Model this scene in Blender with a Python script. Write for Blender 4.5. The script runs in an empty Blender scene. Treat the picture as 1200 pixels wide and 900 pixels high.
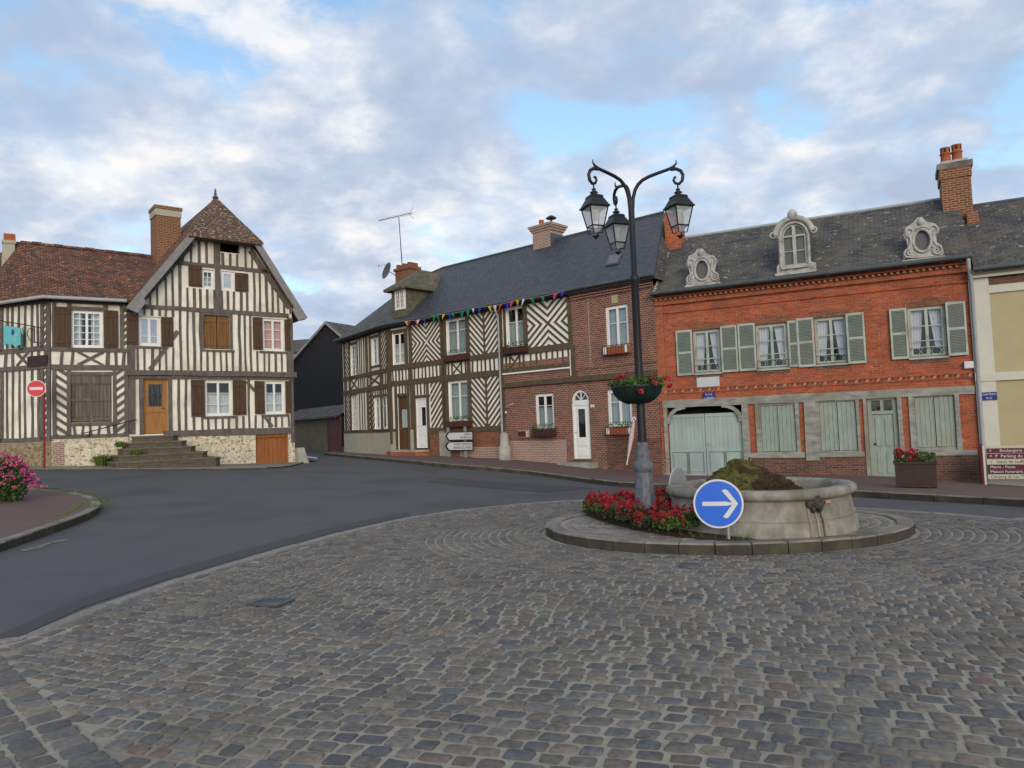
import bpy, bmesh, math, random
import numpy as np
from mathutils import Vector
from mathutils.geometry import tessellate_polygon
random.seed(7); RS = np.random.RandomState(5)
SC = bpy.context.scene; COL = SC.collection
# ------------------------------------------------------------------ camera
FOC = 867.0
PITCH = math.atan(48/867.); ROLL = math.atan(.038)
cF = Vector((0, math.cos(PITCH), math.sin(PITCH))); cU0 = Vector((0, -math.sin(PITCH), math.cos(PITCH))); cR0 = Vector((1, 0, 0))
cR = math.cos(ROLL)*cR0 - math.sin(ROLL)*cU0; cU = math.sin(ROLL)*cR0 + math.cos(ROLL)*cU0
EYE = Vector((0, 0, 1.6))
cd = bpy.data.cameras.new('camera'); cam = bpy.data.objects.new('camera', cd); COL.objects.link(cam)
from mathutils import Matrix
mw = Matrix(((cR.x, cU.x, -cF.x, 0), (cR.y, cU.y, -cF.y, 0), (cR.z, cU.z, -cF.z, 1.6), (0, 0, 0, 1)))
cam.matrix_world = mw; cd.sensor_width = 36; cd.lens = 36*FOC/1200; cd.clip_end = 3000; cd.clip_start = .05
SC.camera = cam
# ------------------------------------------------------------------ world
SUN_EL, SUN_AZ = 16, 173
w = bpy.data.worlds.new('World'); SC.world = w; w.use_nodes = True
nt = w.node_tree; N = nt.nodes; L = nt.links; N.clear()
def nn(t, **k):
    n = N.new(t)
    for a, b in k.items(): setattr(n, a, b)
    return n
out = nn('ShaderNodeOutputWorld'); bg = nn('ShaderNodeBackground'); bg.inputs[1].default_value = .107
sky = nn('ShaderNodeTexSky', sky_type='NISHITA'); sky.sun_disc = False
sky.sun_elevation = math.radians(SUN_EL); sky.sun_rotation = math.radians(SUN_AZ); sky.air_density = 1.0; sky.dust_density = .6; sky.ozone_density = 2.0
tc = nn('ShaderNodeTexCoord'); sp = nn('ShaderNodeSeparateXYZ'); L.new(tc.outputs['Generated'], sp.inputs[0])
def math_(op, a, b=None, c=None):
    m = nn('ShaderNodeMath', operation=op)
    for i, v in enumerate((a, b, c)):
        if v is None: continue
        if isinstance(v, (int, float)): m.inputs[i].default_value = v
        else: L.new(v, m.inputs[i])
    return m.outputs[0]
zc = math_('ADD', math_('MAXIMUM', sp.outputs[2], 0.0), .30)
cx_ = math_('DIVIDE', sp.outputs[0], zc); cy_ = math_('DIVIDE', sp.outputs[1], zc)
cb = nn('ShaderNodeCombineXYZ'); L.new(cx_, cb.inputs[0]); L.new(cy_, cb.inputs[1]); cb.inputs[2].default_value = 3.7
def noise_(scale, det, rough, dist, off):
    mp = nn('ShaderNodeMapping'); mp.inputs[1].default_value = off; mp.inputs[3].default_value = (1, 1, 1); L.new(cb.outputs[0], mp.inputs[0])
    t = nn('ShaderNodeTexNoise'); t.inputs['Scale'].default_value = scale; t.inputs['Detail'].default_value = det
    t.inputs['Roughness'].default_value = rough; t.inputs['Distortion'].default_value = dist; L.new(mp.outputs[0], t.inputs['Vector']); return t.outputs['Fac']
def ramp_(v, pts):
    r = nn('ShaderNodeValToRGB'); e = r.color_ramp.elements
    while len(e) < len(pts): e.new(.5)
    for k, (p_, c_) in enumerate(pts):
        e[k].position = p_; e[k].color = (c_[0], c_[1], c_[2], 1) if isinstance(c_, tuple) else (c_, c_, c_, 1)
    L.new(v, r.inputs[0]); return r.outputs[0]
na = noise_(3.1, 10, .56, .25, (4.3, 8.1, 0)); nb = noise_(3.4, 9, .54, .2, (7.7, 1.2, 5)); nc = noise_(10, 7, .6, .1, (1.7, 3.2, 2))
mask = ramp_(math_('ADD', math_('MULTIPLY', na, .8), math_('MULTIPLY', nc, .2)), [(.395, 0.0), (.465, .80), (.56, 1.0)])
shade = math_('ADD', math_('MULTIPLY', nb, .66), math_('MULTIPLY', nc, .34))
ccol = ramp_(shade, [(.38, (4.2, 5.1, 6.7)), (.48, (5.2, 6.0, 7.4)), (.55, (6.8, 7.3, 8.2)), (.63, (9.2, 9.1, 9.0))])
mx = nn('ShaderNodeMixRGB'); L.new(mask, mx.inputs[0])
bl = nn('ShaderNodeMixRGB', blend_type='MULTIPLY'); bl.inputs[0].default_value = 1; L.new(sky.outputs[0], bl.inputs[1]); bl.inputs[2].default_value = (2.5, 2.5, 2.35, 1)
hz = nn('ShaderNodeMixRGB'); L.new(ramp_(sp.outputs[2], [(0.0, .7), (.45, 0.12)]), hz.inputs[0]); L.new(bl.outputs[0], hz.inputs[1]); hz.inputs[2].default_value = (5.2, 7.4, 9.4, 1)
L.new(hz.outputs[0], mx.inputs[1]); L.new(ccol, mx.inputs[2])
L.new(mx.outputs[0], bg.inputs[0]); L.new(bg.outputs[0], out.inputs[0])
sl = bpy.data.lights.new('sun', 'SUN'); sl.energy = 2.2; sl.angle = math.radians(34); sl.color = (1, .87, .70)
so = bpy.data.objects.new('sun', sl); COL.objects.link(so)
sd = Vector((math.sin(math.radians(SUN_AZ))*math.cos(math.radians(SUN_EL)), math.cos(math.radians(SUN_AZ))*math.cos(math.radians(SUN_EL)), math.sin(math.radians(SUN_EL))))
so.rotation_euler = sd.to_track_quat('Z', 'Y').to_euler(); so.location = (20, -20, 30)
vs = SC.view_settings; vs.view_transform = 'Standard'; vs.look = 'None'; vs.gamma = 1; vs.use_curve_mapping = False; vs.exposure = 0.0
# ------------------------------------------------------------------ materials
MATS = {}
def newmat(name):
    m = bpy.data.materials.new(name); m.use_nodes = True; MATS[name] = m
    return m, m.node_tree, m.node_tree.nodes['Principled BSDF']
def c4(c): return (c[0], c[1], c[2], 1)
def M(name, c1, c2=None, scale=6, rough=.8, bump=0, metal=0, spec=.3, stretch=(1, 1, 1), det=6, contrast=.25, coat=0, c3=None, s3=.8):
    m, t, b = newmat(name); n = t.nodes; l = t.links
    b.inputs['Roughness'].default_value = rough; b.inputs['Metallic'].default_value = metal; b.inputs['Specular IOR Level'].default_value = spec
    if c2 is None: c2 = tuple(x*.78 for x in c1)
    tc = n.new('ShaderNodeTexCoord'); mp = n.new('ShaderNodeMapping'); mp.inputs[3].default_value = stretch; l.new(tc.outputs['Object'], mp.inputs[0])
    nz = n.new('ShaderNodeTexNoise'); nz.inputs['Scale'].default_value = scale; nz.inputs['Detail'].default_value = det; nz.inputs['Roughness'].default_value = .62; l.new(mp.outputs[0], nz.inputs['Vector'])
    r = n.new('ShaderNodeValToRGB'); r.color_ramp.elements[0].position = .5-contrast; r.color_ramp.elements[1].position = .5+contrast
    r.color_ramp.elements[0].color = c4(c2); r.color_ramp.elements[1].color = c4(c1); l.new(nz.outputs['Fac'], r.inputs[0]); col = r.outputs[0]
    if c3:
        n3 = n.new('ShaderNodeTexNoise'); n3.inputs['Scale'].default_value = s3; n3.inputs['Detail'].default_value = 5; l.new(tc.outputs['Object'], n3.inputs['Vector'])
        r3 = n.new('ShaderNodeValToRGB'); r3.color_ramp.elements[0].position = .48; r3.color_ramp.elements[1].position = .68; l.new(n3.outputs['Fac'], r3.inputs[0])
        x = n.new('ShaderNodeMixRGB'); l.new(r3.outputs[0], x.inputs[0]); l.new(col, x.inputs[1]); x.inputs[2].default_value = c4(c3); col = x.outputs[0]
    l.new(col, b.inputs['Base Color'])
    if bump:
        bp = n.new('ShaderNodeBump'); bp.inputs['Strength'].default_value = min(1, bump); bp.inputs['Distance'].default_value = .02*bump; l.new(nz.outputs['Fac'], bp.inputs['Height']); l.new(bp.outputs[0], b.inputs['Normal'])
    return m
def BRICK(name, c1, c2, mortar, bw, bh, mwid, rough=.85, stain=None, stain_amt=.5, sscale=.9, bump=.5, spots=None, bias=0, spot_s=9, spot_lo=.58, offset=.5, wob=.0):
    m, t, b = newmat(name); n = t.nodes; l = t.links
    b.inputs['Roughness'].default_value = rough; b.inputs['Specular IOR Level'].default_value = .25
    tc = n.new('ShaderNodeTexCoord'); br = n.new('ShaderNodeTexBrick'); br.offset = offset
    uv = tc.outputs['UV']
    if wob:
        wn = n.new('ShaderNodeTexNoise'); wn.inputs['Scale'].default_value = 3; l.new(uv, wn.inputs['Vector'])
        va = n.new('ShaderNodeVectorMath'); va.operation = 'SCALE'; l.new(wn.outputs['Color'], va.inputs[0]); va.inputs['Scale'].default_value = wob
        vb = n.new('ShaderNodeVectorMath'); vb.operation = 'ADD'; l.new(uv, vb.inputs[0]); l.new(va.outputs[0], vb.inputs[1]); uv = vb.outputs[0]
    l.new(uv, br.inputs['Vector'])
    br.inputs['Scale'].default_value = 1; br.inputs['Brick Width'].default_value = bw; br.inputs['Row Height'].default_value = bh
    br.inputs['Mortar Size'].default_value = mwid; br.inputs['Mortar Smooth'].default_value = .2; br.inputs['Bias'].default_value = bias
    br.inputs['Color1'].default_value = c4(c1); br.inputs['Color2'].default_value = c4(c2); br.inputs['Mortar'].default_value = c4(mortar)
    col = br.outputs['Color']
    nz = n.new('ShaderNodeTexNoise'); nz.inputs['Scale'].default_value = 14; nz.inputs['Detail'].default_value = 5; l.new(tc.outputs['UV'], nz.inputs['Vector'])
    v = n.new('ShaderNodeMixRGB'); v.blend_type = 'OVERLAY'; v.inputs[0].default_value = .55; l.new(col, v.inputs[1]); l.new(nz.outputs['Fac'], v.inputs[2]); col = v.outputs[0]
    if stain:
        ns = n.new('ShaderNodeTexNoise'); ns.inputs['Scale'].default_value = sscale; ns.inputs['Detail'].default_value = 7; ns.inputs['Roughness'].default_value = .65; l.new(tc.outputs['UV'], ns.inputs['Vector'])
        rs = n.new('ShaderNodeValToRGB'); rs.color_ramp.elements[0].position = .42; rs.color_ramp.elements[1].position = .66; l.new(ns.outputs['Fac'], rs.inputs[0])
        k = n.new('ShaderNodeMath'); k.operation = 'MULTIPLY'; k.inputs[1].default_value = stain_amt; l.new(rs.outputs[0], k.inputs[0])
        x = n.new('ShaderNodeMixRGB'); l.new(k.outputs[0], x.inputs[0]); l.new(col, x.inputs[1]); x.inputs[2].default_value = c4(stain); col = x.outputs[0]
    if spots:
        nq = n.new('ShaderNodeTexNoise'); nq.inputs['Scale'].default_value = spot_s; nq.inputs['Detail'].default_value = 3; nq.inputs['Roughness'].default_value = .7; l.new(tc.outputs['UV'], nq.inputs['Vector'])
        rq = n.new('ShaderNodeValToRGB'); rq.color_ramp.elements[0].position = spot_lo; rq.color_ramp.elements[1].position = spot_lo+.06; l.new(nq.outputs['Fac'], rq.inputs[0])
        x = n.new('ShaderNodeMixRGB'); l.new(rq.outputs[0], x.inputs[0]); l.new(col, x.inputs[1]); x.inputs[2].default_value = c4(spots); col = x.outputs[0]
    l.new(col, b.inputs['Base Color'])
    if bump:
        inv = n.new('ShaderNodeMath'); inv.operation = 'SUBTRACT'; inv.inputs[0].default_value = 1; l.new(br.outputs['Fac'], inv.inputs[1])
        ad = n.new('ShaderNodeMath'); ad.operation = 'MULTIPLY_ADD'; l.new(nz.outputs['Fac'], ad.inputs[0]); ad.inputs[1].default_value = .6; l.new(inv.outputs[0], ad.inputs[2])
        bp = n.new('ShaderNodeBump'); bp.inputs['Strength'].default_value = bump; bp.inputs['Distance'].default_value = .012; l.new(ad.outputs[0], bp.inputs['Height']); l.new(bp.outputs[0], b.inputs['Normal'])
    return m
def RUBBLE(name, cols, mortar, scale=7, edge=.045, bump=.6):
    m, t, b = newmat(name); n = t.nodes; l = t.links; b.inputs['Roughness'].default_value = .9; b.inputs['Specular IOR Level'].default_value = .2
    tc = n.new('ShaderNodeTexCoord'); mp = n.new('ShaderNodeMapping'); mp.inputs[3].default_value = (1, 1.5, 1); l.new(tc.outputs['UV'], mp.inputs[0])
    v1 = n.new('ShaderNodeTexVoronoi'); v1.feature = 'DISTANCE_TO_EDGE'; v1.inputs['Scale'].default_value = scale; l.new(mp.outputs[0], v1.inputs['Vector'])
    v2 = n.new('ShaderNodeTexVoronoi'); v2.inputs['Scale'].default_value = scale; l.new(mp.outputs[0], v2.inputs['Vector'])
    sp = n.new('ShaderNodeSeparateColor'); l.new(v2.outputs['Color'], sp.inputs[0])
    r = n.new('ShaderNodeValToRGB'); e = r.color_ramp.elements
    while len(e) < len(cols): e.new(.5)
    for i, c in enumerate(cols): e[i].position = i/(len(cols)-1); e[i].color = c4(c)
    l.new(sp.outputs[0], r.inputs[0])
    re = n.new('ShaderNodeValToRGB'); re.color_ramp.elements[0].position = edge; re.color_ramp.elements[1].position = edge*2.4; l.new(v1.outputs['Distance'], re.inputs[0])
    x = n.new('ShaderNodeMixRGB'); l.new(re.outputs[0], x.inputs[0]); x.inputs[1].default_value = c4(mortar); l.new(r.outputs[0], x.inputs[2])
    nz = n.new('ShaderNodeTexNoise'); nz.inputs['Scale'].default_value = 5; nz.inputs['Detail'].default_value = 6; l.new(tc.outputs['UV'], nz.inputs['Vector'])
    v = n.new('ShaderNodeMixRGB'); v.blend_type = 'OVERLAY'; v.inputs[0].default_value = .5; l.new(x.outputs[0], v.inputs[1]); l.new(nz.outputs['Fac'], v.inputs[2])
    l.new(v.outputs[0], b.inputs['Base Color'])
    bp = n.new('ShaderNodeBump'); bp.inputs['Strength'].default_value = bump; bp.inputs['Distance'].default_value = .02; l.new(re.outputs[0], bp.inputs['Height']); l.new(bp.outputs[0], b.inputs['Normal'])
    return m
def GLASS(name, base, spec_fac=.16, tint=(1, 1, 1)):
    m, t, b = newmat(name); n = t.nodes; l = t.links; n.remove(b)
    tr = n.new('ShaderNodeBsdfTransparent'); tr.inputs[0].default_value = c4(base); gl = n.new('ShaderNodeBsdfGlossy'); gl.inputs['Roughness'].default_value = .03; gl.inputs[0].default_value = c4(tint)
    fr = n.new('ShaderNodeFresnel'); fr.inputs[0].default_value = 1.5; ad = n.new('ShaderNodeMath'); ad.inputs[1].default_value = spec_fac; l.new(fr.outputs[0], ad.inputs[0])
    ge = n.new('ShaderNodeNewGeometry'); ib = n.new('ShaderNodeMath'); ib.operation = 'SUBTRACT'; ib.inputs[0].default_value = 1; l.new(ge.outputs['Backfacing'], ib.inputs[1]); a2 = n.new('ShaderNodeMath'); a2.operation = 'MULTIPLY'; l.new(ad.outputs[0], a2.inputs[0]); l.new(ib.outputs[0], a2.inputs[1])
    mx = n.new('ShaderNodeMixShader'); l.new(a2.outputs[0], mx.inputs[0]); l.new(tr.outputs[0], mx.inputs[1]); l.new(gl.outputs[0], mx.inputs[2]); l.new(mx.outputs[0], n['Material Output'].inputs[0])
    # faint ripple of old glass
    nz = n.new('ShaderNodeTexNoise'); nz.inputs['Scale'].default_value = 2.5; tc = n.new('ShaderNodeTexCoord'); l.new(tc.outputs['Object'], nz.inputs['Vector'])
    bp = n.new('ShaderNodeBump'); bp.inputs['Strength'].default_value = .12; bp.inputs['Distance'].default_value = .02; l.new(nz.outputs['Fac'], bp.inputs['Height']); l.new(bp.outputs[0], gl.inputs['Normal'])
    return m
CREAM = M('cream_plaster', (.84, .80, .69), (.68, .64, .54), 2.2, .9, .4, c3=(.58, .54, .45), s3=1.5)
WHITEP = M('white_plaster', (.84, .82, .76), (.70, .68, .62), 3, .9, .2)
OLDCREAM = M('aged_render', (.42, .40, .31), (.33, .31, .24), 2, .9, .2)
TIMG = M('grey_oak', (.165, .14, .122), (.07, .058, .052), 7, .85, .6, stretch=(1, 1, .35))
TIMO = M('brown_oak', (.125, .092, .055), (.06, .044, .027), 7, .85, .5, stretch=(1, 1, .4))
TIMW = M('grey_painted_oak', (.36, .355, .31), (.15, .15, .13), 5, .85, .8, stretch=(.5, .5, 1.5), c3=(.19, .18, .15), contrast=.2, det=9)
TILE = BRICK('clay_tiles', (.29, .115, .06), (.085, .045, .034), (.03, .022, .02), .19, .13, .014, stain=(.055, .042, .036), stain_amt=.65, sscale=2.2, bump=1, spots=(.38, .32, .24), spot_s=6.5, spot_lo=.63, wob=.03)
TILEG = BRICK('lichened_tiles', (.23, .12, .07), (.09, .062, .048), (.035, .028, .024), .19, .13, .014, stain=(.07, .055, .045), stain_amt=.5, sscale=2, bump=1, spots=(.40, .35, .27), spot_s=8, spot_lo=.57, wob=.03)
SLATE = BRICK('blue_slates', (.066, .073, .09), (.040, .045, .058), (.02, .022, .028), .25, .15, .010, rough=.5, stain=(.05, .052, .058), stain_amt=.5, sscale=.6, bump=.9)
SLATEO = BRICK('weathered_slates', (.098, .096, .092), (.042, .044, .048), (.022, .022, .023), .26, .13, .012, rough=.7, stain=(.13, .112, .08), stain_amt=.75, sscale=1.1, bump=1, spots=(.33, .31, .27), spot_s=4.5, spot_lo=.62)
SLATEM = BRICK('mossy_slates', (.13, .12, .085), (.07, .067, .055), (.03, .03, .026), .2, .12, .008, rough=.8, stain=(.17, .155, .09), stain_amt=.8, sscale=1.5, bump=.8, spots=(.28, .27, .2), spot_s=12, spot_lo=.64)
BRKO = BRICK('orange_brick', (.43, .105, .045), (.26, .06, .034), (.32, .16, .09), .22, .070, .009, stain=(.19, .058, .034), stain_amt=.65, sscale=1.1, spots=(.46, .24, .12), spot_s=5, spot_lo=.665)
BRKR = BRICK('rust_brick', (.26, .10, .05), (.15, .055, .035), (.24, .14, .09), .22, .07, .009, stain=(.12, .055, .035), stain_amt=.5)
BRKM = BRICK('mixed_brick', (.25, .075, .046), (.07, .034, .032), (.34, .25, .185), .165, .075, .012, bias=-.05, stain=(.12, .06, .045), stain_amt=.35)
BRKD = BRICK('sooty_brick', (.20, .078, .05), (.075, .042, .036), (.20, .14, .10), .22, .07, .010, stain=(.07, .045, .038), stain_amt=.5)
BRKC = BRICK('chimney_brick', (.23, .068, .036), (.11, .042, .03), (.33, .22, .12), .22, .075, .013, stain=(.16, .09, .05), stain_amt=.4)
BRKL = BRICK('bleached_brick', (.30, .13, .09), (.18, .08, .06), (.45, .38, .32), .2, .07, .015, stain=(.36, .27, .22), stain_amt=.6)
FLINT = RUBBLE('flint_wall', [(.50, .42, .28), (.30, .24, .16), (.60, .53, .38), (.62, .55, .41), (.25, .21, .15), (.58, .5, .36)], (.66, .60, .46), 7, .06, .8)
FLINTD = RUBBLE('rough_flint_wall', [(.26, .20, .11), (.14, .11, .07), (.33, .26, .16), (.12, .10, .07)], (.30, .24, .15), 6)
STEPM = BRICK('step_brick', (.15, .10, .075), (.08, .06, .05), (.12, .10, .08), .11, .07, .008, stain=(.085, .09, .05), stain_amt=.6, sscale=2)
STEPT = M('worn_tread', (.20, .165, .13), (.10, .082, .064), 6, .9, .6, det=9, c3=(.09, .10, .05), s3=2)
STONE = M('pale_stone', (.42, .40, .35), (.26, .25, .21), 5, .85, .5, c3=(.20, .195, .16), s3=2)
BASINM = M('fountain_stone', (.33, .31, .265), (.15, .14, .12), 6, .85, .7, det=12, c3=(.13, .118, .09), s3=2.0, contrast=.2, stretch=(1, 1, .6))
KERBM = M('granite_kerb', (.27, .24, .20), (.15, .135, .115), 9, .85, .5, c3=(.10, .09, .075), s3=1.8)
DENT = M('tan_dentil', (.46, .27, .16), (.30, .16, .09), 9, .9)
ORN = M('carved_stone', (.52, .505, .465), (.30, .29, .27), 8, .85, .4, c3=(.22, .215, .2), s3=4)
WHITE = M('white_paint', (.78, .78, .76), (.70, .70, .68), 4, .4, spec=.4)
GRGREEN = M('grey_green_paint', (.42, .46, .40), (.32, .36, .31), 5, .7, .2, stretch=(1, 1, .5), c3=(.25, .27, .22), s3=2)
GATEG = M('pale_green_paint', (.36, .45, .41), (.27, .335, .31), 4, .65, .2, stretch=(1, 1, .3), c3=(.26, .31, .31), s3=1)
SHUTP = M('flaking_green_paint', (.32, .38, .33), (.19, .235, .20), 7, .8, .3, stretch=(1.4, 1.4, .4), c3=(.26, .27, .21), s3=1.7, contrast=.3)
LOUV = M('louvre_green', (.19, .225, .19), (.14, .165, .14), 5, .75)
SHBR = M('dark_brown_boards', (.105, .06, .032), (.045, .028, .018), 9, .75, .4, stretch=(1.6, 1.6, .15))
SHOR = M('amber_boards', (.26, .12, .035), (.10, .05, .02), 9, .7, .4, stretch=(1.6, 1.6, .15))
DOORO = M('varnished_oak', (.40, .19, .055), (.24, .105, .03), 8, .45, .2, stretch=(1.5, 1.5, .15))
GARO = M('red_cedar', (.36, .135, .04), (.19, .06, .02), 8, .55, .3, stretch=(1.5, 1.5, .12))
WOODG = M('weathered_grey_boards', (.19, .17, .14), (.06, .048, .038), 8, .85, .5, stretch=(1.6, 1.6, .12))
DOORB = M('dark_oak_door', (.13, .07, .032), (.06, .032, .018), 8, .6, .2, stretch=(1.5, 1.5, .15))
IRON = M('black_iron', (.013, .014, .016), (.008, .008, .010), 20, .5, .15, spec=.35)
IRONW = M('worn_iron_paint', (.15, .165, .19), (.055, .06, .07), 22, .55, .2, det=8, contrast=.2, stretch=(1, 1, .5))
ZINC = M('zinc', (.36, .38, .39), (.27, .285, .30), 4, .5)
ZINCD = M('dark_zinc', (.09, .1, .11), (.05, .055, .06), 5, .5)
POT = M('terracotta', (.40, .11, .045), (.24, .07, .03), 8, .8, .3)
BARGE = M('grey_bargeboard', (.27, .265, .27), (.16, .155, .15), 6, .8, .4)
CURT = M('net_curtain', (.66, .65, .70), (.44, .44, .50), 9, .9, stretch=(5, 5, .4))
CURW = M('lace_curtain', (.60, .62, .62), (.50, .52, .52), 6, .9)
CURG = M('grey_curtain', (.40, .45, .47), (.25, .285, .305), 9, .9, stretch=(6, 6, .3))
PINKREFL = M('pink_reflection', (.70, .38, .33), (.55, .27, .24), 2, .8)  # pink window reflection put into the colour of a sheet
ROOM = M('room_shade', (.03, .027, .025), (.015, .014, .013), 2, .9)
DKTAR = M('tarred_slate_hanging', (.013, .014, .018), (.008, .009, .011), 3, .75, .3)
TAN = M('tan_render', (.17, .135, .085), (.10, .08, .055), 2, .9, .3)
MAROON = M('maroon_paint', (.10, .018, .018), (.06, .012, .012), 4, .6)
ASPH = M('asphalt', (.104, .103, .104), (.068, .067, .068), 60, .85, .3, det=9, c3=(.064, .064, .067), s3=.45)
PATCH = M('asphalt_patch', (.068, .068, .071), (.05, .05, .052), 50, .85, .3, det=8)
BED = M('sand_joints', (.34, .31, .25), (.25, .225, .175), 25, .95, .4, det=9, c3=(.175, .155, .12), s3=.9)
REDP = M('red_pavement', (.155, .095, .085), (.11, .07, .062), 3, .9, .3, det=9, c3=(.115, .09, .078), s3=1.2)
GREYP = M('pale_gravel_pavement', (.26, .235, .195), (.17, .155, .13), 18, .9, .3, c3=(.15, .14, .115), s3=1)
EARTH = M('bare_ground', (.16, .14, .11), (.10, .09, .07), 2, .95, .2)
SOIL = M('damp_soil', (.055, .035, .024), (.025, .017, .012), 25, .95, 1)
MOSS = M('wet_moss', (.12, .118, .028), (.040, .034, .012), 6, .95, 1, det=9, contrast=.16)
MOSSB = M('brown_moss', (.065, .04, .017), (.022, .014, .008), 7, .95, 1, det=9, contrast=.2, c3=(.06, .055, .018), s3=2.5)
WATER = M('dark_water', (.03, .035, .03), (.02, .024, .02), 2, .06, spec=.6)
LEAF = M('leaf_green', (.075, .135, .028), (.03, .065, .014), 12, .7)
LEAFY = M('fresh_grass', (.12, .19, .035), (.06, .10, .02), 9, .8)
LEAFD = M('dark_leaf', (.05, .03, .022), (.03, .05, .015), 10, .7)
REDF = M('red_petal', (.36, .010, .018), (.20, .005, .010), 14, .6)
PINKF = M('rose_petal', (.52, .035, .07), (.34, .015, .04), 14, .6)
ORAF = M('orange_petal', (.70, .12, .012), (.55, .06, .01), 14, .6)
MAGF = M('magenta_petal', (.46, .07, .25), (.30, .03, .14), 10, .7)
MAGP = M('pale_pink_petal', (.62, .15, .26), (.45, .07, .15), 10, .7)
BLUE = M('sign_blue', (.005, .11, .60), (.004, .10, .56), 2, .35, spec=.5)
NAVY = M('enamel_blue', (.008, .02, .19), (.006, .016, .15), 4, .3, spec=.5)
SWHITE = M('sign_white', (.60, .61, .62), (.54, .55, .56), 3, .4)
SRED = M('sign_red', (.55, .008, .02), (.48, .006, .015), 3, .4)
PRED = M('pole_red', (.25, .012, .018), (.16, .01, .014), 5, .5)
SGREY = M('galvanised', (.33, .34, .35), (.26, .27, .28), 6, .5, metal=.3)
BLACKT = M('black_lettering', (.02, .02, .022), None, 3, .6)
SBURG = M('burgundy_panel', (.10, .012, .022), (.08, .01, .018), 3, .45)
SCRM = M('cream_panel', (.50, .46, .36), (.44, .40, .31), 3, .6)
TEAL = M('turquoise_board', (.14, .48, .50), (.10, .40, .43), 5, .6)
BOWL = M('dark_green_bowl', (.012, .03, .026), (.008, .02, .018), 5, .45)
TERR = M('brown_trough', (.085, .03, .02), (.055, .02, .014), 5, .6)
PLANTER = M('brown_planter', (.05, .025, .022), (.03, .017, .015), 6, .6)
PILA = M('cream_pilaster', (.56, .55, .47), (.48, .47, .40), 2, .85, .15)
YWALL = M('ochre_render', (.43, .37, .22), (.36, .31, .185), 1.6, .9, .2)
GLZ = GLASS('window_glass', (.92, .95, .95), .03)
GLZB = GLASS('reflective_glass', (.7, .72, .72), .4)
GLZD, _t, _b = newmat('dark_pane'); _b.inputs['Base Color'].default_value = (.10, .095, .09, 1); _b.inputs['Roughness'].default_value = .25
LG, _t, _b = newmat('lantern_glass')
_b.inputs['Base Color'].default_value = (.50, .52, .54, 1); _b.inputs['Roughness'].default_value = .12; _b.inputs['Alpha'].default_value = .5
FCOL = [M('pennant_%s' % a, c, None, 3, .7) for a, c in (('red', (.5, .02, .02)), ('green', (.01, .2, .09)), ('yellow', (.6, .42, .02)), ('blue', (.015, .05, .35)), ('white', (.6, .6, .6)), ('pink', (.5, .04, .12)))]
# per-stone colour
CS, _t, _b = newmat('granite_setts'); _n = _t.nodes; _l = _t.links
at = _n.new('ShaderNodeAttribute'); at.attribute_name = 'tint'; tcx = _n.new('ShaderNodeTexCoord')
z1 = _n.new('ShaderNodeTexNoise'); z1.inputs['Scale'].default_value = 28; z1.inputs['Detail'].default_value = 8; _l.new(tcx.outputs['Object'], z1.inputs['Vector'])
z2 = _n.new('ShaderNodeTexNoise'); z2.inputs['Scale'].default_value = .7; z2.inputs['Detail'].default_value = 5; _l.new(tcx.outputs['Object'], z2.inputs['Vector'])
o1 = _n.new('ShaderNodeMixRGB'); o1.blend_type = 'OVERLAY'; o1.inputs[0].default_value = .75; _l.new(at.outputs['Color'], o1.inputs[1]); _l.new(z1.outputs['Fac'], o1.inputs[2])
o2 = _n.new('ShaderNodeMixRGB'); o2.blend_type = 'OVERLAY'; o2.inputs[0].default_value = .3; _l.new(o1.outputs[0], o2.inputs[1]); _l.new(z2.outputs['Fac'], o2.inputs[2]); _l.new(o2.outputs[0], _b.inputs['Base Color'])
bp = _n.new('ShaderNodeBump'); bp.inputs['Strength'].default_value = .5; bp.inputs['Distance'].default_value = .006; _l.new(z1.outputs['Fac'], bp.inputs['Height']); _l.new(bp.outputs[0], _b.inputs['Normal'])
_b.inputs['Roughness'].default_value = .62; _b.inputs['Specular IOR Level'].default_value = .35
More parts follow.
